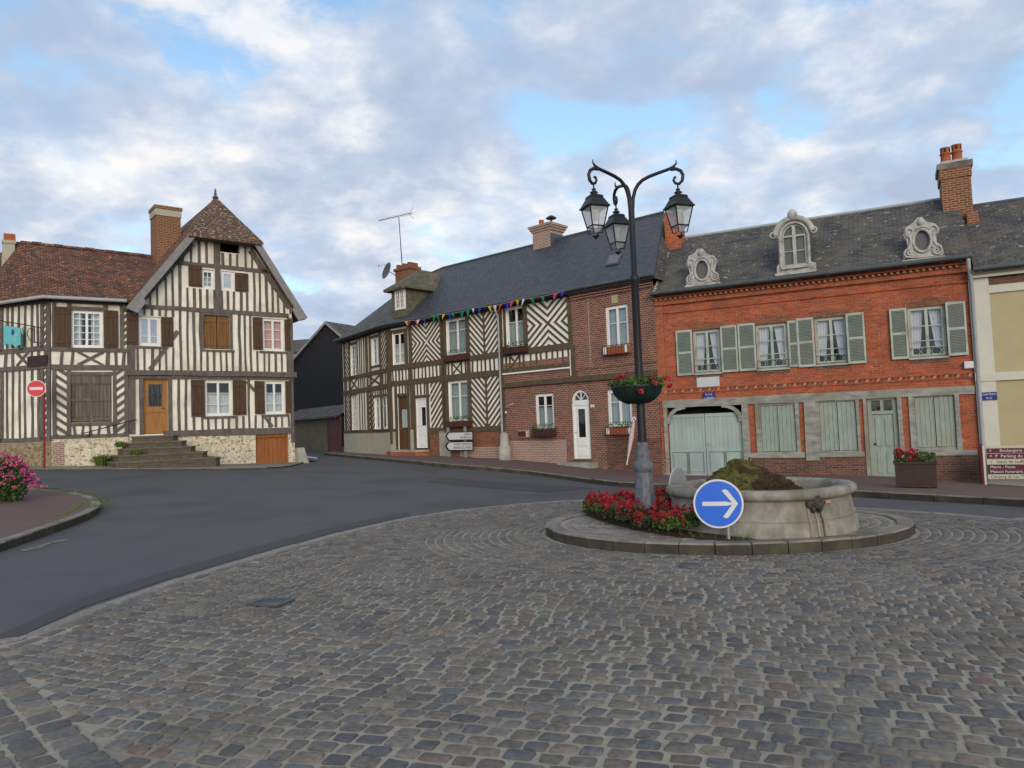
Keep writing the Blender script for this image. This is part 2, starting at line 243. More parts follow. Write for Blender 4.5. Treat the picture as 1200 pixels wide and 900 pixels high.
# ------------------------------------------------------------------ geometry helpers
ORG = {}
def link(o, parent=None, org=None):
    COL.objects.link(o)
    if parent: o.parent = parent; ORG[o.name] = ORG[parent.name]
    else: ORG[o.name] = org or Vector((0, 0, 0)); o.location = ORG[o.name]
    return o
def tag(o, label=None, cat=None, group=None, kind=None):
    for k, v in (('label', label), ('category', cat), ('group', group), ('kind', kind)):
        if v: o[k] = v
    return o
def thing(name, label, cat, loc=(0, 0, 0), group=None):
    o = bpy.data.objects.new(name, None); link(o, None, Vector(loc)); o.empty_display_size = .3
    return tag(o, label, cat, group)
class MB:
    def __init__(s, mat=None): s.v = []; s.f = []; s.m = []; s.mats = []; s.sm = []; s.mat = mat
    def mi(s, m):
        m = m or s.mat
        if m not in s.mats: s.mats.append(m)
        return s.mats.index(m)
    def add(s, pts, faces, mat=None, smooth=False):
        b = len(s.v); s.v += [tuple(p) for p in pts]; k = s.mi(mat)
        for f in faces: s.f.append([b+i for i in f]); s.m.append(k); s.sm.append(smooth)
    def face(s, pts, mat=None): s.add(pts, [list(range(len(pts)))], mat)
    def extrude(s, pts, vec, mat=None, side=None):
        n = len(pts); vec = Vector(vec); a = [Vector(p) for p in pts]; b = [p+vec for p in a]
        s.add(a+b, [list(range(n)), list(range(2*n-1, n-1, -1))], mat)
        s.add(a+b, [[i, (i+1) % n, n+(i+1) % n, n+i] for i in range(n)], side or mat)
    def fbox(s, F, u0, z0, u1, z1, d0, d1, mat=None):
        s.extrude([F.p(u0, z0, d1), F.p(u1, z0, d1), F.p(u1, z1, d1), F.p(u0, z1, d1)], F.n*(d0-d1), mat)
    def fpoly(s, F, poly, d0, d1, mat=None):
        s.extrude([F.p(u, z, d1) for u, z in poly], F.n*(d0-d1), mat)
    def box(s, c, sx, sy, sz, rz=0, mat=None):   # c = centre of bottom
        ca, sa = math.cos(rz), math.sin(rz); P = []
        for z in (0, sz):
            for a, b in ((-1, -1), (1, -1), (1, 1), (-1, 1)):
                x, y = a*sx/2, b*sy/2; P.append((c[0]+x*ca-y*sa, c[1]+x*sa+y*ca, c[2]+z))
        s.add(P, [[0, 3, 2, 1], [4, 5, 6, 7], [0, 1, 5, 4], [1, 2, 6, 5], [2, 3, 7, 6], [3, 0, 4, 7]], mat)
    def tube(s, path, rad, n=8, mat=None, smooth=True):
        path = [Vector(p) for p in path]; k = len(path); R_ = rad if isinstance(rad, (list, tuple)) else [rad]*k; P = []
        up = Vector((0, 0, 1)); prev = None
        for i, p in enumerate(path):
            t = (path[min(i+1, k-1)]-path[max(i-1, 0)]).normalized()
            if prev is None: a = t.cross(up) if abs(t.dot(up)) < .95 else t.cross(Vector((1, 0, 0)))
            else: a = prev - t*prev.dot(t)
            a.normalize(); prev = a; b = t.cross(a)
            for j in range(n):
                th = 2*math.pi*j/n; P.append(p+(a*math.cos(th)+b*math.sin(th))*R_[i])
        F_ = [[i*n+j, i*n+(j+1) % n, (i+1)*n+(j+1) % n, (i+1)*n+j] for i in range(k-1) for j in range(n)]
        s.add(P, F_, mat, smooth); s.add(P[:n], [list(range(n))], mat); s.add(P[-n:], [list(range(n))], mat)
    def lathe(s, c, prof, n=24, mat=None, smooth=True, fr=None, tw=0):
        P = []
        for r, z in prof:
            for j in range(n):
                th = 2*math.pi*(j+.5)/n+tw; k = fr(th, z) if fr else 1
                P.append((c[0]+r*k*math.cos(th), c[1]+r*k*math.sin(th), c[2]+z))
        F_ = [[i*n+j, i*n+(j+1) % n, (i+1)*n+(j+1) % n, (i+1)*n+j] for i in range(len(prof)-1) for j in range(n)]
        s.add(P, F_, mat, smooth)
        s.add(P[:n], [list(range(n))], mat); s.add(P[-n:], [list(range(n))], mat)
    def build(s, name, parent=None, org=None, **kw):
        o_ = ORG[parent.name] if parent else (Vector(org) if org else Vector((0, 0, 0)))
        me = bpy.data.meshes.new(name); V = np.array([tuple(v) for v in s.v], dtype=np.float64)
        me.from_pydata([tuple(v) for v in (V-np.array(o_))], [], s.f)
        for m in s.mats: me.materials.append(m)
        me.polygons.foreach_set('material_index', s.m); me.polygons.foreach_set('use_smooth', s.sm)
        uvl = me.uv_layers.new(name='UVMap'); uv = np.zeros((len(me.loops), 2)); k = 0
        for f in s.f:
            P = V[f]; nrm = np.zeros(3); q = np.roll(P, -1, 0)
            nrm[0] = ((P[:, 1]-q[:, 1])*(P[:, 2]+q[:, 2])).sum(); nrm[1] = ((P[:, 2]-q[:, 2])*(P[:, 0]+q[:, 0])).sum(); nrm[2] = ((P[:, 0]-q[:, 0])*(P[:, 1]+q[:, 1])).sum()
            ln = np.linalg.norm(nrm); nrm = nrm/ln if ln > 1e-12 else np.array([0, 0, 1.])
            if abs(nrm[2]) > .985: uv[k:k+len(f)] = P[:, :2]
            else:
                if nrm[2] < 0: nrm = -nrm
                t = np.array([-nrm[1], nrm[0], 0]); t /= np.linalg.norm(t)
                if t[0] < -1e-6 or (abs(t[0]) <= 1e-6 and t[1] < 0): t = -t
                b = np.cross(nrm, t)
                if b[2] < 0: b = -b
                uv[k:k+len(f), 0] = P@t; uv[k:k+len(f), 1] = P@b
            k += len(f)
        uvl.data.foreach_set('uv', uv.ravel()); me.update()
        o = bpy.data.objects.new(name, me); link(o, parent, Vector(org) if org else None)
        return tag(o, **kw)
def pray(px, py): return cF + cR*((px-600)/FOC) - cU*((py-450)/FOC)
class Fac:
    def __init__(s, P, Q):
        s.o = Vector((P[0], P[1], 0)); q = Vector((Q[0], Q[1], 0)); s.L = (q-s.o).length; s.u = (q-s.o)/s.L; s.n = Vector((s.u.y, -s.u.x, 0))
    def p(s, u, z, d=0): return s.o+s.u*u+s.n*d+Vector((0, 0, z))
    def uz(s, x, y, d=0):
        v = pray(x, y); o = s.o+s.n*d; t = (o-EYE).dot(s.n)/v.dot(s.n); P = EYE+v*t
        return (P-o).dot(s.u), P.z
    def R(s, x0, y0, x1, y1, d=0):
        xm, ym = (x0+x1)/2, (y0+y1)/2
        return (s.uz(x0, ym, d)[0], s.uz(xm, y1, d)[1], s.uz(x1, ym, d)[0], s.uz(xm, y0, d)[1])
def clip(poly, rect):
    u0, z0, u1, z1 = rect
    for ax, val, sg in ((0, u0, 1), (0, u1, -1), (1, z0, 1), (1, z1, -1)):
        o = []
        for i in range(len(poly)):
            a, b = poly[i], poly[(i+1) % len(poly)]; fa, fb = (a[ax]-val)*sg, (b[ax]-val)*sg
            if fa >= 0: o.append(a)
            if (fa > 0 > fb) or (fa < 0 < fb):
                t = fa/(fa-fb); o.append((a[0]+(b[0]-a[0])*t, a[1]+(b[1]-a[1])*t))
        poly = o
        if len(poly) < 3: return []
    return poly
def clipc(poly, cv):     # clip by convex polygon cv (counter-clockwise)
    for i in range(len(cv)):
        a, b = cv[i], cv[(i+1) % len(cv)]; nx, nz = -(b[1]-a[1]), b[0]-a[0]; o = []
        for k in range(len(poly)):
            p, q = poly[k], poly[(k+1) % len(poly)]
            fp = (p[0]-a[0])*nx+(p[1]-a[1])*nz; fq = (q[0]-a[0])*nx+(q[1]-a[1])*nz
            if fp >= -1e-9: o.append(p)
            if (fp > 1e-9 and fq < -1e-9) or (fp < -1e-9 and fq > 1e-9):
                t = fp/(fp-fq); o.append((p[0]+(q[0]-p[0])*t, p[1]+(q[1]-p[1])*t))
        poly = o
        if len(poly) < 3: return []
    return poly
def wall(mb, F, poly, holes, mat, d=0, reveal=None, rdepth=.16, room=.9):
    us = sorted({round(x, 4) for x in [p[0] for p in poly]+[h[0] for h in holes]+[h[2] for h in holes]})
    zs = sorted({round(x, 4) for x in [p[1] for p in poly]+[h[1] for h in holes]+[h[3] for h in holes]})
    for i in range(len(us)-1):
        for j in range(len(zs)-1):
            um, zm = (us[i]+us[i+1])/2, (zs[j]+zs[j+1])/2
            if any(h[0] < um < h[2] and h[1] < zm < h[3] for h in holes): continue
            c = clipc([(us[i], zs[j]), (us[i+1], zs[j]), (us[i+1], zs[j+1]), (us[i], zs[j+1])], poly)
            if len(c) >= 3: mb.face([F.p(u, z, d) for u, z in c], mat)
    bu0, bu1 = min(p[0] for p in poly), max(p[0] for p in poly); bz0, bz1 = min(p[1] for p in poly), max(p[1] for p in poly)
    for h in holes:
        if not (bu0 < (h[0]+h[2])/2 < bu1 and bz0 < (h[1]+h[3])/2 < bz1) or h[3]-h[1] < .3: continue
        c = [(h[0], h[1]), (h[2], h[1]), (h[2], h[3]), (h[0], h[3])]
        for k in range(4):
            a, b = c[k], c[(k+1) % 4]
            mb.face([F.p(*a, d), F.p(*b, d), F.p(*b, d-rdepth), F.p(*a, d-rdepth)], reveal or mat)
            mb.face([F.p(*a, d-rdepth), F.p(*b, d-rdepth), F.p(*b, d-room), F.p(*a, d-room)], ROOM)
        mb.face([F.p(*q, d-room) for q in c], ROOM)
RJ = random.Random(3)
def beam(mb, F, u0, z0, u1, z1, wd, d0=0, d1=.035, jit=.012, mat=None, n=None):
    L_ = math.hypot(u1-u0, z1-z0)
    if L_ < 1e-4: return
    n = n or max(1, int(L_/.7)); dx, dz = (u1-u0)/L_, (z1-z0)/L_; nx, nz = -dz, dx; A = []; B = []
    for i in range(n+1):
        t = i/n; c = (u0+(u1-u0)*t+RJ.uniform(-jit, jit)*nx*(0 < i < n), z0+(z1-z0)*t+RJ.uniform(-jit, jit)*nz*(0 < i < n)); hw = wd/2*(1+RJ.uniform(-.12, .12))
        A.append((c[0]+nx*hw, c[1]+nz*hw)); B.append((c[0]-nx*hw, c[1]-nz*hw))
    mb.fpoly(F, B+A[::-1], d0, d1, mat)
def studs(mb, F, rect, pitch, wd, d1=.028, skip=(), jit=.02, mat=None, tilt=.02):
    u0, z0, u1, z1 = rect; n = max(1, round((u1-u0)/pitch)); st = (u1-u0)/n
    for i in range(n):
        if i in skip: continue
        u = u0+(i+.5)*st+RJ.uniform(-.1, .1)*st; t = RJ.uniform(-tilt, tilt)
        beam(mb, F, u-t, z0, u+t, z1, wd*RJ.uniform(.8, 1.2), 0, d1+RJ.uniform(-.004, .003), jit, mat)
def stripes(mb, F, rect, sg, pitch, wd, ang=45, d1=.026, ph=0, mat=None):
    u0, z0, u1, z1 = rect; t = math.tan(math.radians(ang)); H = (u1-u0)*t; zz = z0-H-pitch+ph if sg > 0 else z0-pitch+ph
    top = z1+H+pitch; h = wd/math.cos(math.radians(ang))/2
    while zz < top:
        j = RJ.uniform(-.012, .012)
        if sg > 0: q = [(u0, zz-h+j), (u1, zz+H-h+j), (u1, zz+H+h), (u0, zz+h)]
        else: q = [(u0, zz-h+j), (u1, zz-H-h+j), (u1, zz-H+h), (u0, zz+h)]
        c = clip(q, rect)
        if len(c) >= 3: mb.fpoly(F, c, 0, d1+RJ.uniform(-.003, .003), mat)
        zz += pitch
def crossx(mb, F, r, wd, d1=.03, mat=None):
    beam(mb, F, r[0], r[1], r[2], r[3], wd, 0, d1, 0, mat); beam(mb, F, r[0], r[3], r[2], r[1], wd, 0, d1-.004, 0, mat)
def saltire(mb, F, r, pitch, wd, mat=None):
    um, zm = (r[0]+r[2])/2, (r[1]+r[3])/2; a = math.degrees(math.atan2(r[3]-r[1], r[2]-r[0]))
    stripes(mb, F, (r[0], zm, um, r[3]), -1, pitch, wd, a, ph=.02, mat=mat); stripes(mb, F, (um, zm, r[2], r[3]), 1, pitch, wd, a, mat=mat)
    stripes(mb, F, (r[0], r[1], um, zm), 1, pitch, wd, a, mat=mat); stripes(mb, F, (um, r[1], r[2], zm), -1, pitch, wd, a, ph=.02, mat=mat)
def chevron(mb, F, r, pitch, wd, mat=None, up=False):
    um = (r[0]+r[2])/2; s = 1 if up else -1
    stripes(mb, F, (r[0], r[1], um, r[3]), s, pitch, wd, 45, mat=mat); stripes(mb, F, (um, r[1], r[2], r[3]), -s, pitch, wd, 45, mat=mat)
    beam(mb, F, um, r[1], um, r[3], wd, 0, .034, 0, mat)
def shrink(r, a, b=None): b = a if b is None else b; return (r[0]+a, r[1]+b, r[2]-a, r[3]-b)
def window(root, F, r, cas=2, cols=1, rows=3, fm=None, d=-.06, curt='full', cm=None, glass=None, fw=.055, mun=.022, sill=None, name='window', label=None, rail=None):
    fm = fm or WHITE; u0, z0, u1, z1 = r; mb = MB(fm); a, b = d-.05, d
    g = .004; U0, U1, Z0, Z1 = u0+g, u1-g, z0+g, z1-g
    mb.fbox(F, U0, Z0, U0+fw, Z1, a, b); mb.fbox(F, U1-fw, Z0, U1, Z1, a, b); mb.fbox(F, U0+fw, Z0, U1-fw, Z0+fw, a, b-.001); mb.fbox(F, U0+fw, Z1-fw, U1-fw, Z1, a, b-.001)
    cw = (U1-U0-2*fw)/cas
    for c in range(cas):
        x0 = U0+fw+c*cw; x1 = x0+cw; s = .042
        mb.fbox(F, x0, Z0+fw, x0+s, Z1-fw, a+.01, b+.008); mb.fbox(F, x1-s, Z0+fw, x1, Z1-fw, a+.01, b+.008)
        mb.fbox(F, x0+s, Z0+fw, x1-s, Z0+fw+s, a+.01, b+.007); mb.fbox(F, x0+s, Z1-fw-s, x1-s, Z1-fw, a+.01, b+.007)
        for k in range(1, cols):
            x = x0+(x1-x0)*k/cols; mb.fbox(F, x-mun/2, Z0+fw+s, x+mun/2, Z1-fw-s, a+.015, b+.004)
        zr = [Z0+fw+(Z1-Z0-2*fw)*k/rows for k in range(1, rows)] if rail is None else [Z0+(Z1-Z0)*q for q in rail]
        for z in zr: mb.fbox(F, x0+s, z-mun/2, x1-s, z+mun/2, a+.016, b+.003)
    if sill: mb.fbox(F, u0-.04, z0-.05, u1+.04, z0-.003, d-.05, .06, sill)
    o = mb.build(name, root, label=label)
    p = MB(glass or GLZ); p.fbox(F, U0+fw*.6, Z0+fw*.6, U1-fw*.6, Z1-fw*.6, a+.018, a+.024); p.build('pane', o)
    cm = cm or CURW
    if curt:
        c = MB(cm); dc = a-.09; W = U1-U0
        def sheet_(x0, x1, zt, zb, x0b=None, x1b=None, n=16):
            x0b = x0 if x0b is None else x0b; x1b = x1 if x1b is None else x1b; P = []
            for i in range(n+1):
                t = i/n; dd = dc+.018*math.sin(i*1.9); P += [F.p(x0+(x1-x0)*t, zt, dd), F.p(x0b+(x1b-x0b)*(t**.9), zb, dd)]
            c.add(P, [[2*i, 2*i+2, 2*i+3, 2*i+1] for i in range(n)], None, True)
        if curt == 'full': sheet_(U0, U1, Z1, Z0, n=36)
        elif curt == 'sides': sheet_(U0, U0+W*.36, Z1, Z0); sheet_(U1-W*.36, U1, Z1, Z0)
        elif curt == 'lower': sheet_(U0, U1, Z0+(Z1-Z0)*.62, Z0, n=36)
        elif curt == 'tied': sheet_(U0, U0+W*.44, Z1, Z0+.28, U0, U0+W*.30); sheet_(U1-W*.44, U1, Z1, Z0+.28, U1-W*.30, U1)
        elif curt == 'half': sheet_(U0, U0+W*.5, Z1, Z0)
        c.build('curtain', o)
    return o
def planks(root, F, r, n=4, mat=None, d=.04, name='shutter', batt=True, th=.03, label=None):
    mb = MB(mat or SHBR); u0, z0, u1, z1 = r; w_ = (u1-u0)/n
    for i in range(n): mb.fbox(F, u0+i*w_+.005, z0+RJ.uniform(0, .012), u0+(i+1)*w_-.005, z1-RJ.uniform(0, .012), d, d+th+RJ.uniform(-.004, .004))
    mb.fbox(F, u0+.004, z0+.02, u1-.004, z1-.02, d+.002, d+.012)
    if batt:
        for t in (.12, .85): z = z0+(z1-z0)*t; mb.fbox(F, u0+.015, z-.05, u1-.015, z+.05, d+th+.006, d+th+.022)
    return mb.build(name, root, label=label)
def louvre(root, F, r, mid=.5, d=.05):
    u0, z0, u1, z1 = r; mb = MB(GRGREEN); s = .055; zm = z0+(z1-z0)*mid
    mb.fbox(F, u0, z0, u0+s, z1, d, d+.04); mb.fbox(F, u1-s, z0, u1, z1, d, d+.04)
    for a, b in ((z0, z0+.07), (zm-.035, zm+.035), (z1-.07, z1)): mb.fbox(F, u0+s, a, u1-s, b, d, d+.038)
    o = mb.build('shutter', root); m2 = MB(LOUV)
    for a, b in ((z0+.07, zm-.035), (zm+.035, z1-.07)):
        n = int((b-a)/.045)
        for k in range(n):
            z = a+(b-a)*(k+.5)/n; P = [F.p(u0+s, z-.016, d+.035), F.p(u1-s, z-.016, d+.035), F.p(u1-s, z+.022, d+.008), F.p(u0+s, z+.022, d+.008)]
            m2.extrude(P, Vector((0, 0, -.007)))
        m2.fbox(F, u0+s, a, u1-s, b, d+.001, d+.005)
    m2.build('slats', o); return o
def text(s, F, uc, zc, size, d, mat, parent, align='CENTER', sx=1):
    cu = bpy.data.curves.new('t', 'FONT'); cu.body = s; cu.size = size; cu.align_x = align; cu.align_y = 'CENTER'; cu.extrude = .0015; cu.resolution_u = 2
    t = bpy.data.objects.new('t', cu); COL.objects.link(t); dg = bpy.context.evaluated_depsgraph_get(); me = bpy.data.meshes.new_from_object(t.evaluated_get(dg))
    bpy.data.objects.remove(t); me.materials.clear(); me.materials.append(mat); o_ = ORG[parent.name]
    for v in me.vertices: v.co = F.p(uc+v.co.x*sx, zc+v.co.y, d+v.co.z)-o_
    o = bpy.data.objects.new('lettering', me); return link(o, parent)
def leafcloud(mb, pts, size, mat, rs, flat=.0, asp=.6):
    for p in pts:
        a = Vector(rs.normal(size=3)); a.normalize(); b = a.cross(Vector(rs.normal(size=3)));
        if b.length < 1e-3: continue
        b.normalize(); s_ = size*rs.uniform(.6, 1.3); p = Vector(p); k = a.cross(b)*s_*.2
        mb.add([p-a*s_, p+b*s_*asp+k, p+a*s_, p-b*s_*asp+k], [[0, 1, 2], [0, 2, 3]], mat)
def ball(n, c, rx, ry, rz, rs, up=False, pw=.45):
    o = []
    for _ in range(n):
        v = rs.normal(size=3); v /= np.linalg.norm(v)
        if up: v[2] = abs(v[2])
        k = rs.uniform()**pw; o.append((c[0]+v[0]*rx*k, c[1]+v[1]*ry*k, c[2]+v[2]*rz*k))
    return o
# ------------------------------------------------------------------ site plan (metres; eye over the origin)
B3a, B3b = (5.105, 25.724), (13.49, 21.395); B3dir = (.889, -.459)
B2c, B2e = (-5.920, 35.706), (-9.329, 40.897)
G0, G1 = (-14.246, 27.400), (-9.217, 31.443); W0 = (-16.301, 26.119); L0 = (-19.998, 27.456)
FB3 = Fac(B3a, B3b); FB2 = Fac(B2c, B3a); FBL = Fac(B2e, B2c); FG = Fac(G0, G1); FW = Fac(W0, G0); FL = Fac(L0, W0)
CP = []
def cpt(F, pts, dz):
    for x, y in pts:
        u, z = F.uz(x, y); P = F.p(u, z); CP.append((P.x, P.y, z-dz))
cpt(FB3, [(783, 557), (910, 557), (1037, 557.5), (1150, 566), (1190, 570)], .12); cpt(FB2, [(708, 549), (656, 543), (590, 538), (540, 535), (457, 533)], .12)
cpt(FBL, [(404, 530)], .1); cpt(FG, [(160, 545), (250, 544), (345, 541.5)], .05); cpt(FW, [(60, 546), (100, 546)], .05); cpt(FL, [(20, 546), (-20, 547)], .05)
CP += [(0, -3, 0), (-5, 3, 0), (5, 3, 0), (0, 6, 0), (3, 10.5, 0), (8, 7, -.02), (-5, 7, .03), (-11.5, 13, .2), (-12.5, 18, .33), (-18, 14, .35), (12, 12, -.2), (-40, -5, .2), (30, -10, -.3), (-11, 52, .6), (-45, 55, 1.0), (40, 50, -.8), (50, 15, -1), (0, -40, 0), (-50, 20, .9), (-5, 20, .13)]
CP = np.array(CP)
def _K(r2): return np.where(r2 > 1e-12, .5*r2*np.log(np.maximum(r2, 1e-12)), 0)
_A = CP[:, :2]; _r2 = ((_A[:, None]-_A[None])**2).sum(2); _n = len(CP)
_M = np.zeros((_n+3, _n+3)); _M[:_n, :_n] = _K(_r2)+np.eye(_n)*2.0; _M[:_n, _n] = 1; _M[:_n, _n+1:] = _A; _M[_n, :_n] = 1; _M[_n+1:, :_n] = _A.T
_W = np.linalg.solve(_M, np.concatenate([CP[:, 2], [0, 0, 0]]))
def gzv(X, Y):
    X = np.atleast_1d(np.asarray(X, float)); Y = np.atleast_1d(np.asarray(Y, float))
    r = np.hypot(X, Y-15); s_ = np.minimum(1, 45/np.maximum(r, 1e-6)); Xc = X*s_; Yc = 15+(Y-15)*s_
    r2 = (Xc[:, None]-_A[None, :, 0])**2+(Yc[:, None]-_A[None, :, 1])**2
    return _K(r2)@_W[:_n]+_W[_n]+Xc*_W[_n+1]+Yc*_W[_n+2]
def gz(x, y): return float(gzv(x, y)[0])
def gp(px, py, off=0):
    v = pray(px, py); t = 1.0
    for k in range(60):
        P = EYE+v*t; h = P.z-(gz(P.x, P.y)+off); 
        if abs(h) < 1e-4: break
        t += h/(-v.z)*.7
    return Vector((P.x, P.y, P.z))
# ------------------------------------------------------------------ ground sheets
def sheet(name, poly, off, mat, step=.6, kind='structure', holes=None):
    bm = bmesh.new(); vs_ = [bm.verts.new((p[0], p[1], 0)) for p in poly]; bm.faces.new(vs_)
    xs = [p[0] for p in poly]; ys = [p[1] for p in poly]
    for lo, hi, ax in ((min(xs), max(xs), 0), (min(ys), max(ys), 1)):
        n = int((hi-lo)/step)
        for i in range(1, n+1):
            co = [0, 0, 0]; co[ax] = lo+(hi-lo)*i/(n+1); no = [0, 0, 0]; no[ax] = 1
            bmesh.ops.bisect_plane(bm, geom=bm.verts[:]+bm.edges[:]+bm.faces[:], plane_co=co, plane_no=no)
    bmesh.ops.recalc_face_normals(bm, faces=bm.faces)
    V = np.array([v.co[:] for v in bm.verts]); Z = gzv(V[:, 0], V[:, 1])+off
    for v, z in zip(bm.verts, Z): v.co.z = z
    bmesh.ops.triangulate(bm, faces=[f for f in bm.faces if len(f.verts) > 4])
    me = bpy.data.meshes.new(name); bm.to_mesh(me); bm.free(); me.materials.append(mat); me.polygons.foreach_set('use_smooth', [True]*len(me.polygons))
    if np.mean([p.normal.z for p in me.polygons]) < 0: me.flip_normals()
    o = bpy.data.objects.new(name, me); link(o); return tag(o, kind=kind)
# base terrain: fine near, coarse to the horizon
rr = list(np.linspace(-60, 60, 61)); far = [-1500, -700, -350, -180, -100]; gx = far+rr+[-a for a in far[::-1]]
gy = [-1500, -700, -350, -180, -100]+list(np.linspace(-50, 75, 64))+[120, 200, 400, 800, 1500]
XX, YY = np.meshgrid(gx, gy); ZZ = gzv(XX.ravel(), YY.ravel())-.09; nx_ = len(gx)
me = bpy.data.meshes.new('ground'); me.from_pydata(list(zip(XX.ravel(), YY.ravel(), ZZ)), [], [[j*nx_+i, j*nx_+i+1, (j+1)*nx_+i+1, (j+1)*nx_+i] for j in range(len(gy)-1) for i in range(nx_-1)])
me.materials.append(EARTH); tag(link(bpy.data.objects.new('ground', me)), kind='structure')
road = [(-45, -12), (22, -12), (40, 4), (40, 17), (14.5, 24), (6, 27), (-4, 36), (-8, 44), (-13, 62), (-20, 62), (-13, 40), (-8.6, 32.5), (-13, 28.2), (-17, 26.8), (-24, 29.5), (-45, 33)]
sheet('road', road, 0, ASPH, 1.0)
# cobbles boundary traced as a curb line on the ground
cb_px = [(0, 757), (50, 737), (100, 716), (150, 698), (200, 682), (250, 666), (300, 652), (350, 638), (400, 625), (440, 615), (480, 607), (520, 600.5), (560, 596), (600, 592), (640, 588.5), (700, 586), (800, 586), (900, 589), (1000, 595), (1050, 599), (1120, 604), (1200, 610)]
cob = [gp(*q).to_2d() for q in cb_px]
def smooth_line(P, n=2):
    for _ in range(n):
        Q = [P[0]]
        for a, b in zip(P[:-1], P[1:]): Q += [a*.75+b*.25, a*.25+b*.75]
        P = Q+[P[-1]]
    return P
cob = smooth_line(cob)
cob = [Vector((-11, .8)), Vector((-7.6, 3.0)), Vector((-5.6, 4.75))]+cob+[Vector((11.2, 11.9)), Vector((16, 10.2)), Vector((22, 7))]
cob_poly = cob+[Vector((22, -4)), Vector((-14, -4))]
sheet('cobble_bed', [(p.x, p.y) for p in cob_poly], .012, BED, .5)
def inpoly(X, Y, poly):
    r = np.zeros(len(X), bool); n = len(poly); j = n-1
    for i in range(n):
        xi, yi, xj, yj = poly[i][0], poly[i][1], poly[j][0], poly[j][1]
        c = ((yi > Y) != (yj > Y)) & (X < (xj-xi)*(Y-yi)/(yj-yi+1e-12)+xi); r ^= c; j = i
    return r
IC = (2.9, 10.62); IA, IB = 2.5, 2.12
PAL = np.array([(.135, .122, .110), (.122, .118, .114), (.095, .104, .118), (.145, .125, .108), (.124, .110, .103), (.165, .148, .115), (.085, .088, .098), (.150, .115, .100), (.130, .124, .117), (.112, .104, .100), (.105, .112, .12)])
PALW = np.array([.15, .14, .1, .12, .14, .06, .08, .05, .1, .1, .06]); PALW = PALW/PALW.sum()
SETTS = []   # lists of (corners(4,2), colour, top)
def addsetts(C, off, bright=1.0, flat=False):
    n = len(C); col = PAL[RS.choice(len(PAL), n, p=PALW)]*RS.uniform(.8, 1.22, (n, 1))*bright
    rareb = RS.uniform(size=n) < .006; col[rareb] = (.15, .10, .085)
    SETTS.append((C, col, off+RS.uniform(-.003, .003, n)))
def warp(U, V):
    return U+.05*np.sin(V*1.7+.4*U)+.02*np.sin(V*5), V+.10*np.sin(U*.33+1.0)+.05*np.sin(U*.9+V*.5)+.012*np.sin(U*4.1+V)
PH = math.radians(-21); ca, sa = math.cos(PH), math.sin(PH)
def to_xy(U, V):
    U, V = warp(U, V); return U*ca-V*sa, U*sa+V*ca
Q = []; v = -4.0; RP = .122
while v < 22:
    rp = RP*RS.uniform(.9, 1.12); u = -16+RS.uniform(0, .15)
    n = 260; ln = RS.uniform(.115, .180, n); us = u+np.concatenate([[0], np.cumsum(ln)]); g = .0122
    a0 = us[:-1]+g*RS.uniform(.6, 1.5, n); a1 = us[1:]-g*RS.uniform(.6, 1.5, n); b0 = v+g*RS.uniform(.5, 1.5, n); b1 = v+rp-g*RS.uniform(.5, 1.5, n)
    C = np.stack([np.stack([a0, b0], 1), np.stack([a1, b0], 1), np.stack([a1, b1], 1), np.stack([a0, b1], 1)], 1)+RS.uniform(-.009, .009, (n, 4, 2))
    x, y = to_xy(C[..., 0], C[..., 1]); Q.append(np.stack([x, y], -1)); v += rp
Q = np.concatenate(Q); ctr = Q.mean(1)
er = np.sqrt(((ctr[:, 0]-IC[0])/(IA+1.75))**2+((ctr[:, 1]-IC[1])/(IB+1.45))**2)
shr = [(p.x, p.y) for p in cob_poly]
ok = inpoly(ctr[:, 0], ctr[:, 1], shr) & (er > 1.0) & (ctr[:, 1] > 1.2) & (np.abs(ctr[:, 0]) < 3.2+ctr[:, 1]*1.1) & (ctr[:, 0] < 14)
# keep clear of the edge strip
cl = np.array([(p.x, p.y) for p in cob]); 
def dline(P, Lp):
    d = np.full(len(P), 9e9)
    for a, b in zip(Lp[:-1], Lp[1:]):
        ab = b-a; t = np.clip(((P-a)@ab)/(ab@ab), 0, 1); d = np.minimum(d, np.hypot(*(P-(a+t[:, None]*ab)).T))
    return d
dd = dline(ctr, cl); ok &= dd > .28
# a band of larger stones in the near left corner
bl0, bl1 = np.array(gp(-20, 745).to_2d()), np.array(gp(165, 915).to_2d()); bn = np.array([-(bl1-bl0)[1], (bl1-bl0)[0]]); bn /= np.linalg.norm(bn)
sgn = np.sign((np.array([-8, 2])-bl0)@bn); leftz = ((ctr-bl0)@bn)*sgn > 0
ok &= ~leftz; addsetts(Q[ok], .0225)
Q = []; e1 = (bl1-bl0)/np.linalg.norm(bl1-bl0); e2 = bn*sgn; v = .02; 
while v < 4:
    rp = RS.uniform(.15, .22); us = np.sort(np.arange(-3, 6, .16)+RS.uniform(0, .1)+RS.uniform(-.025, .025, 57)[:len(np.arange(-3, 6, .16))]); n = len(us)-1; g = .009
    C = np.stack([np.stack([us[:-1]+g, np.full(n, v+g)], 1), np.stack([us[1:]-g, np.full(n, v+g)], 1), np.stack([us[1:]-g, np.full(n, v+rp-g)], 1), np.stack([us[:-1]+g, np.full(n, v+rp-g)], 1)], 1)+RS.uniform(-.012, .012, (n, 4, 2))
    Q.append(bl0+C[..., :1]*e1+C[..., 1:]*e2); v += rp
Q = np.concatenate(Q); ctr = Q.mean(1); ok = inpoly(ctr[:, 0], ctr[:, 1], shr) & (ctr[:, 1] > .8) & (dline(ctr, cl) > .28); addsetts(Q[ok], .0225)
